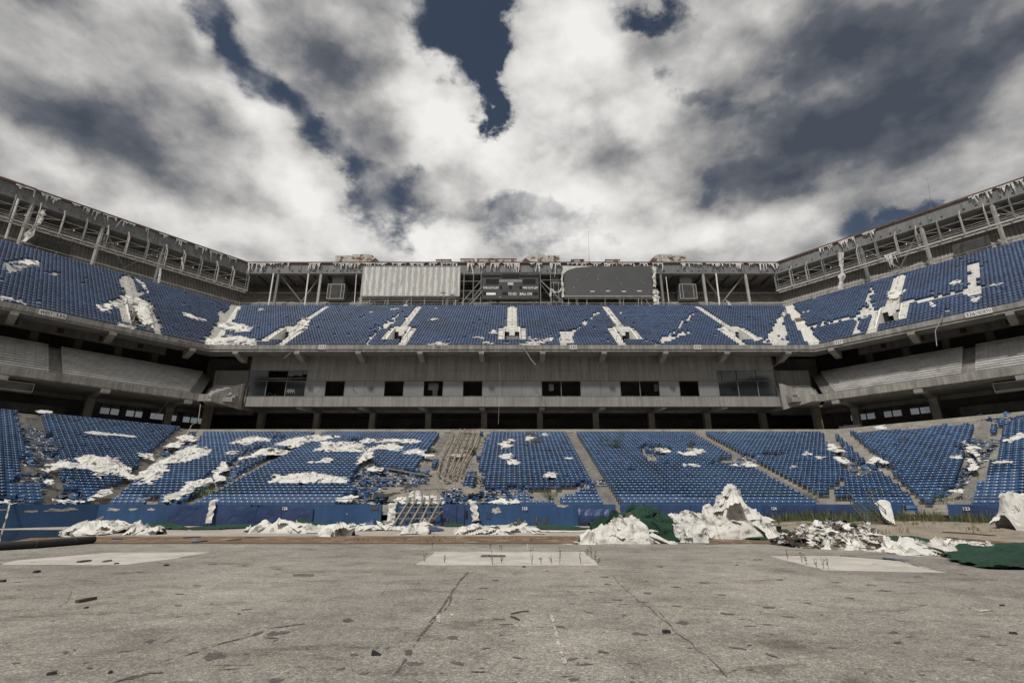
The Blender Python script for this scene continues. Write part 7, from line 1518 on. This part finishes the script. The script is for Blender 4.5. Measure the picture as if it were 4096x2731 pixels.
# ------------------------------------------------------------------ sandy bank with grass before the right wing
def bank_h(x, y):
    e = max(0, min(1, (x-14)/9))*max(0, min(1, (y-26)/8+.0)); e = e*e*(3-2*e); return .42*e+.05*fbm((x*.35, y*.35, 4), 3)*min(1, e*3)-.02
b = MB(); V = []; nx, ny = 90, 50; xs = np.linspace(10, 60, nx); ys = np.linspace(25.5, 42.5, ny)
for y in ys:
    for x in xs: V.append((x, y, bank_h(x, y)))
b.add(V, [(j*nx+i, j*nx+i+1, (j+1)*nx+i+1, (j+1)*nx+i) for j in range(ny-1) for i in range(nx-1)]); o = b.build('sandy_bank', 'sand', smooth=True); tag(o, 'low sandy bank with weeds before the right part of the wall', 'bank', kind='structure')
def gz(x, y): return max(0, bank_h(x, y)) if x > 10 and y > 25.5 else 0
def on_ground(c, pts, label, m='cloth', amp=.3, base=.12, g=.09, name='ground_cloth', group='torn white cloth lying on the floor', cat='torn cloth', freq=1.1, rag=.12, edge=.3, droop=0, zoff=.02, stretch=(1, 1), lat=.1):
    SEED[0] += 2.9; poly = [tuple(ground(u, v)[:2]) for u, v in px(c, pts)]
    V, F = cloth_mesh(poly, lambda x, y, h: Vector((x, y, gz(x, y)+zoff+h)), g, base, amp, SEED[0], freq, edge, droop, rag, lat, stretch)
    if m == 'cloth' and amp > .1: folds(V, F, int(len(F)*g*g*3)+1, (.2, .6), SEED[0], (0, -.4, 1), .03, .01)
    return sheet_obj(name, V, F, m, label, cat, group)
def pile(c, sil, Yc, depth, label, m='cloth', name='cloth_heap', group='heaps on the floor', cat='cloth heap', g=.07, amp=.22, freq=1.3, z0=0.0, seed=1.0, skew=.0, spikes=()):
    """heap whose height along its length is given by points (x px, y px) at distance Yc"""
    pts = []
    for (x, y) in sil: u, v = px(c, [(x, y)])[0]; p = at_depth(u, v, Yc); pts.append((p.x, p.z))
    x0, x1 = pts[0][0], pts[-1][0]; nx = int((x1-x0)/g)+1; ny = int(depth/g)+1
    def H(x):
        for (a, ha), (b_, hb) in zip(pts, pts[1:]):
            if a <= x <= b_: return ha+(hb-ha)*(x-a)/max(1e-6, b_-a)
        return 0
    V = []; F = []
    for j in range(ny+1):
        for i in range(nx+1):
            x = x0+(x1-x0)*i/nx; f = j/ny*2-1; hh = max(0, H(x)-z0)
            yb = Yc+f*depth/2*(.45+.55*min(1, hh/(max(q[1] for q in pts)*.6+1e-6))); bell = max(0, 1-abs(f)**1.8)**.8
            wq = .45*noise.noise(Vector((x*freq*.7, yb*freq*.7, seed+50))); n1 = 1-abs(noise.noise(Vector(((x+wq)*freq, (yb-wq)*freq, seed))))*2.6; n2 = 1-abs(noise.noise(Vector((x*freq*2.6, yb*freq*2.6, seed+4))))*2.2; n3 = 1-abs(noise.noise(Vector((x*freq*6, yb*freq*6, seed+8))))*2
            h = hh*bell*(.74+.22*n1)+amp*(.45*n1+.38*n2+.30*n3)*min(1, bell*2)*min(1, hh*1.5+.12)
            q = Vector((x, yb, h))*freq*1.7
            d = Vector((noise.noise(q+Vector((seed, 0, 0))), noise.noise(q+Vector((0, seed, 9))), noise.noise(q+Vector((5, 0, seed)))*.6))*amp*1.1*min(1, bell*3)
            V.append((x+d.x+skew*h, yb+d.y, max(.0, z0*1+h+d.z*.7)+gz(x, yb)*.9-(.02 if bell < .02 else 0)))
    for j in range(ny):
        for i in range(nx):
            a = j*(nx+1)+i
            if max(V[a][2], V[a+1][2], V[a+nx+1][2], V[a+nx+2][2]) > .03+z0: F.append((a, a+1, a+nx+2, a+nx+1))
    V = [Vector(v) for v in V]
    if m == 'cloth': pleats(V, F, int(len(F)*g*g*3.4)+2, (.3, .95), seed)
    if m in ('cloth', 'cloth_dirty'): folds(V, F, int(len(F)*g*g*(1.2 if m == 'cloth' else 9)), (.16, .62) if m == 'cloth' else (.12, .4), seed, (0, -.6, .7), .0, .01, .5)
    return sheet_obj(name, V, F, m, label, cat, group)
# turf first, then what lies on it
on_ground('g1', [(1000, 160), (1050, 152), (1180, 165), (1240, 180), (1290, 200), (1190, 198), (1060, 196), (990, 185)], 'rolled green turf piece left of the tall white hanging strip', 'turf', .18, .15, name='turf_piece', group='pieces of green turf', cat='turf', freq=.6)
on_ground('g1', [(1250, 188), (1500, 175), (1700, 160), (1790, 148), (1790, 180), (1500, 196), (1290, 200)], 'flat green turf strip before the padded wall of section 126', 'turf', .1, .08, name='turf_piece', group='pieces of green turf', cat='turf', freq=.5)
pile('g1', [(1940, 168), (1980, 140), (2030, 110), (2080, 135), (2140, 160), (2220, 150), (2300, 165), (2352, 150), (2420, 170)], 37.5, 1.6, 'green turf hump behind the white cloth roll', 'turf', 'turf_heap', 'pieces of green turf', 'turf', amp=.08, freq=.5, seed=3)
on_ground('g2', [(0, 150), (120, 150), (330, 160), (330, 178), (0, 180)], 'flat green turf left of the bent frame', 'turf', .08, .08, name='turf_piece', group='pieces of green turf', cat='turf', freq=.5)
on_ground('g2', [(760, 160), (840, 148), (930, 160), (960, 178), (800, 178)], 'dark green turf right of the bent frame', 'turf', .12, .1, name='turf_piece', group='pieces of green turf', cat='turf', freq=.5)
on_ground('g2', [(1420, 175), (1520, 170), (1700, 180), (1800, 190), (1700, 200), (1440, 198)], 'flat green turf before number 125', 'turf', .1, .05, name='turf_piece', group='pieces of green turf', cat='turf', freq=.5)
on_ground('g3', [(280, 195), (500, 205), (700, 205), (850, 196), (930, 215), (960, 245), (700, 250), (480, 240), (280, 240)], 'long green turf strip behind and right of the big white heap', 'turf', .10, .10, name='turf_piece', group='pieces of green turf', cat='turf', freq=.4)
on_ground('g3', [(1350, 238), (1620, 240), (1760, 255), (1880, 310), (1700, 330), (1500, 290), (1360, 262)], 'green turf strip behind the folded white cloth', 'turf', .14, .12, name='turf_piece', group='pieces of green turf', cat='turf', freq=.4)
on_ground('g3', [(1820, 330), (1900, 320), (2000, 325), (2352, 300), (2600, 300), (2600, 440), (2352, 436), (2120, 432), (1980, 412), (1900, 385)], 'widest green turf sheet at the right edge', 'turf', .34, .10, name='turf_piece', group='pieces of green turf', cat='turf', freq=.35, g=.12)
on_ground('g3', [(1780, 262), (2000, 285), (2352, 282), (2600, 280), (2600, 300), (2352, 300), (1950, 300)], 'narrow green turf strip along the sandy bank', 'turf', .08, .10, name='turf_piece', group='pieces of green turf', cat='turf', freq=.5)
pile('g2', [(1780, 205), (1800, 175), (1850, 140), (1930, 120), (1990, 90), (2085, 45), (2160, 75), (2240, 100), (2290, 135), (2330, 190), (2345, 230)], 26.5, 3.4, 'tall dark green turf heap with a peaked top', 'turf', 'turf_heap', 'pieces of green turf', 'turf', amp=.34, freq=1.0, seed=5)
pile('g2', [(1990, 135), (2010, 100), (2050, 80), (2090, 95), (2130, 110), (2160, 210), (2200, 240)], 25.6, .7, 'grey-brown turf underside folded over the top of the green heap', 'turf_back', 'turf_heap', 'pieces of green turf', 'turf', amp=.15, freq=.9, seed=6, g=.06)
# white heaps
pile('g2', [(1700, 232), (1740, 205), (1800, 190), (1850, 160), (1930, 140), (2000, 118), (2060, 110), (2130, 130), (2150, 175), (2160, 215), (2200, 240), (2225, 262)], 24.9, 1.6, 'crumpled white cloth heap in front of the green turf heap', amp=.16, freq=1.5, seed=7, g=.045)
pile('g2', [(2255, 210), (2265, 160), (2310, 150), (2352, 175), (2362, 215)], 25.6, .8, 'white cloth ball at the right foot of the green turf heap', amp=.2, freq=1.6, seed=8, g=.045)
pile('g3', [(60, 150), (100, 118), (130, 110), (180, 85), (240, 75), (300, 90), (345, 80), (352, 35), (400, 20), (450, -10), (480, -60), (512, -135), (532, -70), (560, 15), (600, 40), (650, 60), (700, 95), (730, 140), (760, 185), (790, 208)], 28.6, 3.4, 'biggest white cloth heap with a tall pointed peak', amp=.20, freq=1.4, seed=9, g=.05, z0=.0)
pile('g3', [(210, 245), (225, 175), (270, 135), (320, 150), (345, 190), (350, 240)], 25.0, .9, 'white cloth tongue at the left foot of the biggest heap', amp=.22, freq=1.5, seed=10, g=.045)
on_ground('g3', [(350, 195), (560, 205), (700, 202), (790, 205), (780, 192), (500, 185)], 'flat white shreds at the foot of the biggest heap', amp=.25, base=.15, freq=2)
# charred heap
t_ = pile('g3', [(830, 268), (900, 250), (960, 215), (1040, 195), (1110, 170), (1170, 150), (1240, 185), (1320, 200), (1380, 240), (1440, 285), (1470, 320)], 23.2, 4.2, 'charred heap of white insulation, black felt and sticks', 'cloth_dirty', 'debris_heap', 'heaps on the floor', 'debris heap', amp=.26, freq=2.1, seed=11, g=.05)
if t_:
    mt = MAT['cloth_dirty']
    b = MB(); r = random.Random(4)
    vs_ = [v.co.copy() for v in t_.data.vertices if v.co.z > .05]
    for _ in range(210):
        p = r.choice(vs_); l = r.uniform(.08, .32); a = r.uniform(0, 6.3); d = Vector((math.cos(a), math.sin(a), r.gauss(0, .25)))*l; s = Vector((-d.y, d.x, r.gauss(0, .08)))*r.uniform(.1, .6); p = p+Vector((0, 0, .05)); b.add([p-d-s*.5, p+d*.8-s, p+d+s*.6, p-d*.7+s, p+Vector((0, 0, .07))], [(0, 1, 4), (1, 2, 4), (2, 3, 4), (3, 0, 4)])
    b.build('black_flakes', 'cloth_black', t_)
    b = MB()
    for _ in range(40): p = r.choice(vs_); a = r.uniform(0, 6.3); b.bar(p+Vector((0, 0, .03)), p+Vector((math.cos(a), math.sin(a), r.uniform(-.1, .35)))*r.uniform(.3, .8), .03)
    b.build('stick', 'twig', t_)
pile('g3', [(1450, 345), (1490, 305), (1540, 300), (1600, 285), (1640, 260), (1670, 238), (1700, 268), (1740, 255), (1790, 275), (1830, 320), (1860, 350), (1900, 385)], 20.3, 2.4, 'folded clean white cloth with two humps beside the charred heap', amp=.16, freq=.75, seed=12, g=.045)
on_ground('g3', [(1480, 362), (1560, 372), (1640, 378), (1560, 380), (1490, 370)], 'blue cloth edge under the folded white cloth', 'seat_blue', .05, .04, group=None)
pile('g3', [(1870, 290), (1900, 270), (1960, 258), (2020, 270), (2060, 300), (2120, 312), (2170, 335), (2190, 345)], 22.3, 1.6, 'lumpy white insulation on turf, nearest the folded cloth', 'cloth_dirty', amp=.2, freq=2.2, seed=13, g=.05)
pile('g3', [(2210, 362), (2250, 345), (2300, 335), (2352, 340), (2420, 350), (2470, 370)], 19.8, 1.3, 'lumpy white insulation on turf at the right edge', 'cloth_dirty', amp=.16, freq=2.2, seed=14, g=.05)
on_ground('g3', [(2170, 388), (2240, 382), (2315, 395), (2250, 399)], 'flat white shred on the widest turf sheet', 'cloth_dirty', amp=.12, base=.04, freq=2.5, g=.05)
on_ground('g3', [(2080, 366), (2170, 362), (2160, 370), (2090, 372)], 'thin white shred on the widest turf sheet', 'cloth_dirty', amp=.1, base=.04, freq=2.5, g=.04)
on_ground('g3', [(1960, 268), (2100, 272), (2140, 282), (2040, 286)], 'white shreds on the narrow turf strip', 'cloth_dirty', amp=.12, base=.05, freq=2.5, g=.06)
pile('g3', [(940, 185), (965, 165), (1000, 170), (1020, 190)], 33, 1.0, 'small white heap behind the charred heap', 'cloth_dirty', amp=.12, freq=2, seed=15, g=.06)
on_ground('g3', [(1405, 228), (1430, 222), (1460, 232), (1430, 238)], 'small white shred on the sand', 'cloth_dirty', amp=.15, base=.08, freq=2.5, g=.06); on_ground('g3', [(1505, 235), (1525, 228), (1545, 236), (1525, 240)], 'tiny white ball of cloth on the sand', 'cloth_dirty', amp=.15, base=.1, freq=2.5, g=.05)
pile('g1', [(525, 174), (560, 152), (620, 134), (700, 126), (740, 137), (790, 154), (840, 160), (850, 172)], 33.0, 2.6, 'low white cloth heap beside the puddle', amp=.07, freq=1.3, seed=16, g=.06)
on_ground('g1', [(520, 195), (560, 232), (680, 236), (760, 225), (840, 190), (760, 180), (600, 185)], 'dirty white cloth lying in the puddle edge', 'cloth_dirty', amp=.2, base=.05, freq=1.8)
pile('g1', [(885, 195), (905, 160), (930, 138), (960, 170), (1000, 185), (1040, 170), (1080, 178), (1090, 195)], 31.2, 1.4, 'white cloth with a pointed fold right of the puddle', amp=.18, freq=1.1, seed=17, g=.055)
pile('g1', [(1690, 180), (1730, 150), (1760, 122), (1800, 128), (1840, 150), (1880, 122), (1920, 128), (1960, 150), (2010, 165), (2060, 150), (2120, 165), (2200, 182), (2260, 188)], 33.0, 1.6, 'grey felt roll with three rounded humps before section 126', 'cloth', amp=.05, freq=.8, seed=18, g=.06)
pile('g1', [(2150, 205), (2190, 170), (2230, 155), (2290, 158), (2350, 165), (2380, 150), (2378, 205)], 29.9, 1.1, 'white cloth with a round hole before section 126', amp=.08, freq=1.2, seed=19, g=.05)
on_ground('g2', [(230, 170), (300, 165), (400, 170), (520, 185), (520, 205), (400, 202), (240, 205)], 'long white felt sheet left of the bent frame feet', amp=.12, base=.1, freq=.9)
pile('g2', [(520, 185), (580, 160), (650, 150), (700, 155), (705, 190)], 31.5, 1.2, 'white cloth caught under the bent frame', amp=.11, freq=1.5, seed=20, g=.06)
pile('g2', [(905, 185), (950, 160), (1010, 155), (1080, 165), (1140, 170), (1220, 190), (1260, 200)], 31.5, 1.1, 'long white cloth roll right of the bent frame', amp=.09, freq=1.3, seed=21, g=.06)
pile('g2', [(1160, 195), (1210, 165), (1290, 172), (1350, 158), (1390, 185), (1400, 195)], 33.5, 1.4, 'low crumpled white cloth before the wall hatches', amp=.11, freq=1.6, seed=22, g=.06)
on_ground('g2', [(1240, 204), (1500, 206), (1740, 210), (1740, 216), (1500, 213), (1240, 210)], 'thin flat white strip on the apron before number 125', amp=.05, base=.04, freq=1.3)
on_ground('g2', [(1400, 222), (1450, 215), (1500, 222), (1450, 230)], 'small white shred on the apron', 'cloth_dirty', amp=.1, base=.05, freq=2, g=.05)
on_ground('g1', [(1265, 168), (1370, 158), (1450, 152), (1455, 160), (1370, 170)], 'flat white cloth at the foot of the tall hanging strip', amp=.1, base=.06)
on_ground('g2', [(640, 195), (760, 190), (800, 198), (790, 208), (700, 210)], 'dark blue cloth at the right foot of the bent frame', 'pad_blue', amp=.12, base=.1, group=None)
pile('g2', [(250, 165), (290, 125), (330, 110), (345, 160)], 38, 1.0, 'dark blue pad cloth heaped in the wall gap', 'pad_blue', amp=.1, freq=1, seed=23, g=.08, group=None)
pile('g2', [(1190, 165), (1220, 152), (1260, 150), (1290, 165)], 39, .8, 'black rag heap below the wall hatches', 'cloth_black', amp=.1, freq=1.5, seed=24, g=.08, group=None)
on_ground('g3', [(140, 225), (180, 195), (240, 200), (255, 215), (240, 232), (160, 238)], 'black rubber roll between cloth tongues', 'rubber', amp=.05, base=.35, edge=.15, group=None, name='rubber_roll', cat='rubber roll')
# strips hanging over the wall
def wall_drape(sec, c, x0, x1, y0, y1, label, w2=None, m='cloth', sd=1.0):
    A = ad(c, (x0+x1)/2, y0, 41.4, sec); B = ad(c, (x0+x1)/2+(w2 or 0), y1, 41.2, sec); w = abs(ad(c, x1, y0, 41.4, sec).x-ad(c, x0, y0, 41.4, sec).x)
    A0 = A+Vector((0, .55, .12)); ribbon([A0, A+Vector((0, 0, 0)), A.lerp(B, .5)+Vector((.04, -.08, 0)), Vector((B.x, B.y-.1, max(.05, B.z)))], w, label, m, sd, n=24, group='strips of cloth hanging over the field wall', wn=.25)
wall_drape('C', 'g1', 1410, 1450, 2, 150, 'tall white cloth strip hanging over the padded wall of section 126', -25, sd=3)
wall_drape('L', 'g1', 50, 75, 25, 185, 'dirty narrow cloth strip hanging over the left wing wall', -30, 'cloth_dirty', 4)
wall_drape('L', 'g1', 905, 925, 8, 155, 'twisted thin cloth strip hanging over the wall right of the puddle', -45, 'cloth_dirty', 5)
wall_drape('C', 'g2', 425, 475, 25, 150, 'ragged white cloth hanging in the wall gap left of the bent frame', -10, sd=6)
wall_drape('C', 'g2', 970, 1015, 12, 135, 'white pointed cloth strip hanging over the wall right of the bent frame', 22, sd=7)
p = ad('g1', 905, 8, 41.5, 'C'); b = MB(); b.bar(p+Vector((0, .2, .1)), ad('g1', 1010, -20, 42.6, 'C'), .12, .08); o = b.build('hanging_cloth', 'cloth'); tag(o, 'taut cloth band running from the wall top to the seats at left', 'torn cloth', 'strips of cloth hanging over the field wall')
# blue tarp over the wall right of 125
# cloth over the rail at the right edge
pile('g3', [(2225, 120), (2222, 20), (2200, 0), (2250, -35), (2300, -45), (2352, -20), (2400, 0), (2470, 20), (2480, 120)], 31.2, 1.6, 'white cloth hung over the wall at the right edge like a covered box', amp=.12, freq=.8, seed=31, g=.07)
# stair down to the field with a cloth over its rail
sx, sy = 28.0, 36.0
A = ad('g3', 1250, 60, 38.0); 
t = empty('field_stair', (A.x+1.5, 38, 0), 'black metal stair from the seats down to the field with tilted rails', 'stair')
Bp = ad('g3', 1440, 150, 34.5); b = MB(); n = 7; P0 = Vector((A.x+.6, 37.6, 1.5)); P1 = Vector((Bp.x, Bp.y, .35))
for k in range(n): q = P0.lerp(P1, k/(n-1)); b.bar(q+Vector((-.62, .0, 0)), q+Vector((.62, .12, 0)), .26, .05)
b.build('tread', 'steel_dark', t); b = MB()
for s in (-.66, .66):
    o_ = Vector((s, s*.1, 0)); b.bar(P0+o_, P1+o_, .05, .2); b.tube(P0+o_+Vector((0, 0, 1.0)), P1+o_+Vector((0, 0, .95)), .035, 5); b.tube(P0+o_+Vector((0, 0, .5)), P1+o_+Vector((0, 0, .5)), .025, 5)
    for k in range(4): q = P0.lerp(P1, k/3)+o_; b.tube(q, q+Vector((0, 0, 1.0)), .03, 5)
b.path([P0+Vector((.66, 0, 1)), P0+Vector((1.5, .5, 1.1)), P0+Vector((1.5, .5, .2))], .035, 5); b.build('rail', 'steel_dark', t)
C0 = ad('g3', 1400, 15, 36.6); C1 = ad('g3', 1500, 10, 36.2); C2 = ad('g3', 1530, 148, 33.8); C3 = ad('g3', 1465, 110, 34.2); b = MB(); N_ = 16; V = []
for j in range(N_+1):
    for i in range(9):
        f, e = j/N_, i/8; q = C0.lerp(C1, e).lerp(C3.lerp(C2, e), f); q = q+Vector((0, -.15-.25*noise.noise(Vector((e*2.5, f*1.5, 3))), .22*math.sin(math.pi*e)*(1-f)+.1*noise.noise(Vector((e*3, f*3, 8))))); V.append(q)
b.add(V, [(j*9+i, j*9+i+1, (j+1)*9+i+1, (j+1)*9+i) for j in range(N_) for i in range(8)]); o = b.build('hanging_cloth', 'cloth', smooth=True); tag(o, 'white cloth draped over the rail of the black field stair', 'torn cloth')
# cable spool, tube, seat on the wall
p = ad('g3', 812, 185, 31.0); p.z = .06; t = empty('cable_spool', p, 'round weathered cable spool standing on end on the sand', 'cable spool'); zt = 1.84-.0
topz = ad('g3', 812, 152, 31.0).z; w = (ad('g3', 858, 152, 31.0).x-ad('g3', 766, 152, 31.0).x)/2
b = MB(); b.tube((p.x, p.y, topz-.06), (p.x, p.y, topz), w, 28); b.build('top_disc', 'wood', t); b = MB(); b.tube((p.x, p.y, .0), (p.x, p.y, topz-.06), w*.32, 16); b.build('core', 'wood', t)
b = MB(); b.tube((p.x, p.y, .0), (p.x, p.y, .05), w*.95, 24); b.build('bottom_disc', 'wood', t); b = MB(); b.tube((p.x, p.y, topz), (p.x, p.y, topz+.006), .08, 12); b.build('hub_hole', 'black_hole', t)
q0 = ground(*px('g1', [(-180, 345)])[0]); q1 = ground(*px('g1', [(215, 322)])[0]); q2 = ground(*px('g1', [(480, 300)])[0]); q3 = ground(*px('g1', [(620, 286)])[0]); b = MB()
for A, B in ((q0, q1), (q1, q2), (q2, q3)): b.tube(A+Vector((0, 0, .16)), B+Vector((0, 0, .16)), .16, 18)
o = b.build('tube_shell', 'rubber', smooth=False); t = empty('black_tube', q1, 'long thick black rubber tube lying at the left edge of the mud', 'tube'); o.parent = t; o.matrix_parent_inverse = t.matrix_basis.inverted()
for A, B in ((q1, q2), (q2, q3)):
    b = MB(); d = (B-A).normalized(); c_ = A+Vector((0, 0, .16)); b.tube(c_-d*.02, c_+d*.04, .167, 18); b.build('joint_ring', 'stain_light', t)
p = ad('b5', 985, 1120, 41.2, 'R'); r0 = bpy.data.objects.new('broken_seat', PM['back']); COL.objects.link(r0); r0.location = p; r0.scale = (1.5, 1.5, 1.5); r0.rotation_euler = (0, 0, -TURN); tag(r0, 'light blue seat shell hanging on the right wing wall left of number 123', 'broken seat', 'broken blue seats strewn over the stands')
# ------------------------------------------------------------------ plants
def leafy(mb, c, R, n, r, s=.07, up=0):
    for _ in range(n):
        d = Vector((r.gauss(0, 1), r.gauss(0, 1), r.gauss(0, 1))).normalized()*R*r.random()**.5; p = Vector(c)+Vector((d.x, d.y, d.z*1.1)); a = Vector((r.gauss(0, 1), r.gauss(0, 1), r.gauss(0, .6))).normalized()*s*r.uniform(.6, 1.5); b_ = a.cross(Vector((r.gauss(0, 1), r.gauss(0, 1), r.gauss(0, 1)))).normalized()*s*.45; mb.add([p-a, p-b_, p+a, p+b_], [(0, 1, 2, 3)])
def shrub(pos, h, w, label, seed, n=160, m='leaf', group='green weeds growing in the stands'):
    ls = .065 if w > .3 else .026; sr = .012 if w > .3 else .004
    r = random.Random(seed); pos = Vector(pos); t = empty('weed_plant', pos, label, 'plant', group); st = MB(); lf = MB()
    for k in range(7 if w > .3 else 3):
        e = pos+Vector((r.gauss(0, w*.4), r.gauss(0, w*.3), h*r.uniform(.5, 1))); mdl = pos.lerp(e, .5)+Vector((r.gauss(0, .05 if w > .3 else .01), 0, .03)); st.path([pos, mdl, e], sr, 4); leafy(lf, mdl, w*.3, n//14, r, ls); leafy(lf, e, w*.36, n//9, r, ls)
    st.build('stem', 'twig', t); lf.build('foliage', m, t)
shrub(sp(LOW, 'b3', 1500, 830, .3), 1.7, 1.5, 'dense green bush growing among the seats of section 124', 1, 700)
for k, (c, x, y, h, w, lab) in enumerate([('b1', 1540, 1215, 1.2, 1.6, 'green weeds behind the wall left of the tall white strip'), ('b1', 1660, 1225, .9, 1.2, 'green weeds behind the wall at the tall white strip'), ('b1', 1840, 1225, .8, 1.4, 'low green weeds behind the wall of section 126'), ('b3', 380, 870, .8, .7, 'green weed on the steps right of the ladder frame'), ('b3', 325, 850, .8, .6, 'green weed growing through the ladder frame'),
     ('b2', 1370, 815, .9, .5, 'green weed beside the elbow-shaped white cloth'), ('b2', 1630, 850, .6, .6, 'small green weed at the edge of the central aisle'), ('b3', 975, 1230, .9, .8, 'green weed behind the wall right of number 125'), ('b3', 680, 850, .7, .5, 'thin weed left of the middle of section 125'), ('b3', 930, 830, .6, .7, 'thin brown weed in the middle of section 125'),
     ('b4', 600, 1235, 1.0, 2.0, 'green weeds behind the rail left of the tall white peak'), ('b4', 980, 1235, .8, 1.6, 'green weeds behind the rail right of the tall white peak'), ('b4', 1150, 1240, .8, 2.0, 'green weeds behind the rail above number 124'), ('b4', 1440, 1235, .8, 1.5, 'green weeds behind the rail right of number 124'), ('b5', 790, 1070, 1.0, 1.6, 'green weeds behind the stair in the right wing'), ('b5', 1160, 1075, .9, 1.8, 'green weeds behind the right wing rail'), ('b5', 490, 750, .6, .6, 'small weed on the right corner steps')]):
    shrub(sp(LOW, c, x, y, .0), h, w, lab, 30+k, 260 if k % 3 else 340, 'leaf' if 'brown' not in lab else 'dry_leaf')
for k, (x, y, lab, h) in enumerate([(720, 332, 'small weed left of the middle slab in the far floor', .35), (670, 412, 'bushy weed on the left edge of the middle slab', .42), (803, 420, 'tiny weed on the lower left of the middle slab', .25), (1112, 332, 'weed standing behind the middle slab grate', .3), (1188, 335, 'weed standing behind the middle slab, right of the first', .3), (1127, 430, 'two-leaved weed in the middle of the slab edge', .5), (1185, 422, 'thin weed right of the two-leaved weed', .3), (1390, 430, 'tall weed on the slab edge right of centre', .58),
        (1453, 425, 'low weed right of the tall slab weed', .25), (1523, 425, 'thin weed between low weed and dark weed', .3), (1577, 430, 'dark full weed on the right of the slab edge', .65), (1718, 428, 'leaning weed near the right end of the slab', .5), (1760, 372, 'weed at the far right corner of the slab', .35), (1795, 392, 'bushy weed in the right slab joint', .55), (1815, 415, 'weed lower in the right slab joint', .4), (1835, 432, 'weed at the near right corner of the slab', .3)]):
    shrub(ground(*px('g2', [(x, y)])[0]), h*.8, .10, lab, 60+k, 40, 'dry_leaf' if k % 3 == 0 else 'leaf', 'small weeds in the floor joints')
for k, (x, y) in enumerate([(868, 372), (955, 388), (988, 402), (1048, 420), (1092, 430), (1126, 434)]):
    shrub(ground(*px('g3', [(x, y)])[0]), .28 if k != 1 else .34, .09, '%s small weed from the left along the joint of the right slab' % nth(k), 90+k, 30, 'dry_leaf', 'small weeds in the floor joints')
# grass tufts along the right part of the wall
r = random.Random(12); b = MB(); b2 = MB()
def tuft(x, y, n, h, mb):
    z = gz(x, y)
    for _ in range(n):
        a = r.uniform(0, 6.3); l = h*r.uniform(.4, 1.1); px_, py_ = x+r.gauss(0, .15), y+r.gauss(0, .12); lean = r.uniform(.1, .5)*l; w = .012+.008*r.random(); q = Vector((math.cos(a), math.sin(a), 0)); s = Vector((-q.y, q.x, 0))*w; p0 = Vector((px_, py_, z)); p1 = p0+q*lean*.4+Vector((0, 0, l*.6)); p2 = p0+q*lean+Vector((0, 0, l)); mb.add([p0-s, p0+s, p1+s*.8, p1-s*.8, p2], [(0, 1, 2, 3), (3, 2, 4)])
for _ in range(520):
    sec = 'C' if r.random() < .55 else 'R'; 
    if sec == 'C': q = P('C', r.uniform(16, cx(41)), 41.4-abs(r.gauss(0, .8)))
    else: q = P('R', mit(41)+r.uniform(0, 14), 41.4-abs(r.gauss(0, .8)))
    tuft(q.x, q.y, r.randint(8, 20), r.uniform(.3, 1.05), b if r.random() < .6 else b2)
for _ in range(170): tuft(r.uniform(17, 45), r.uniform(29, 40), r.randint(3, 9), r.uniform(.12, .4), b2)
for (u, v) in ((1415, 165), (1465, 165), (1300, 168), (860, 160)): q = ground(*px('g2', [(u, v)])[0]); tuft(q.x, min(41.2, q.y), 20, .9, b2)
for k in range(60): tuft(r.uniform(-8, 13), r.uniform(25.5, 28.5), r.randint(2, 5), r.uniform(.06, .2), b)
o = b.build('wall_grass', 'leaf'); tag(o, 'green grass growing along the foot of the right wall', 'grass', kind='stuff'); o = b2.build('dry_grass', 'dry_leaf'); tag(o, 'dry yellow grass on the sandy bank and by the wall', 'grass', kind='stuff')
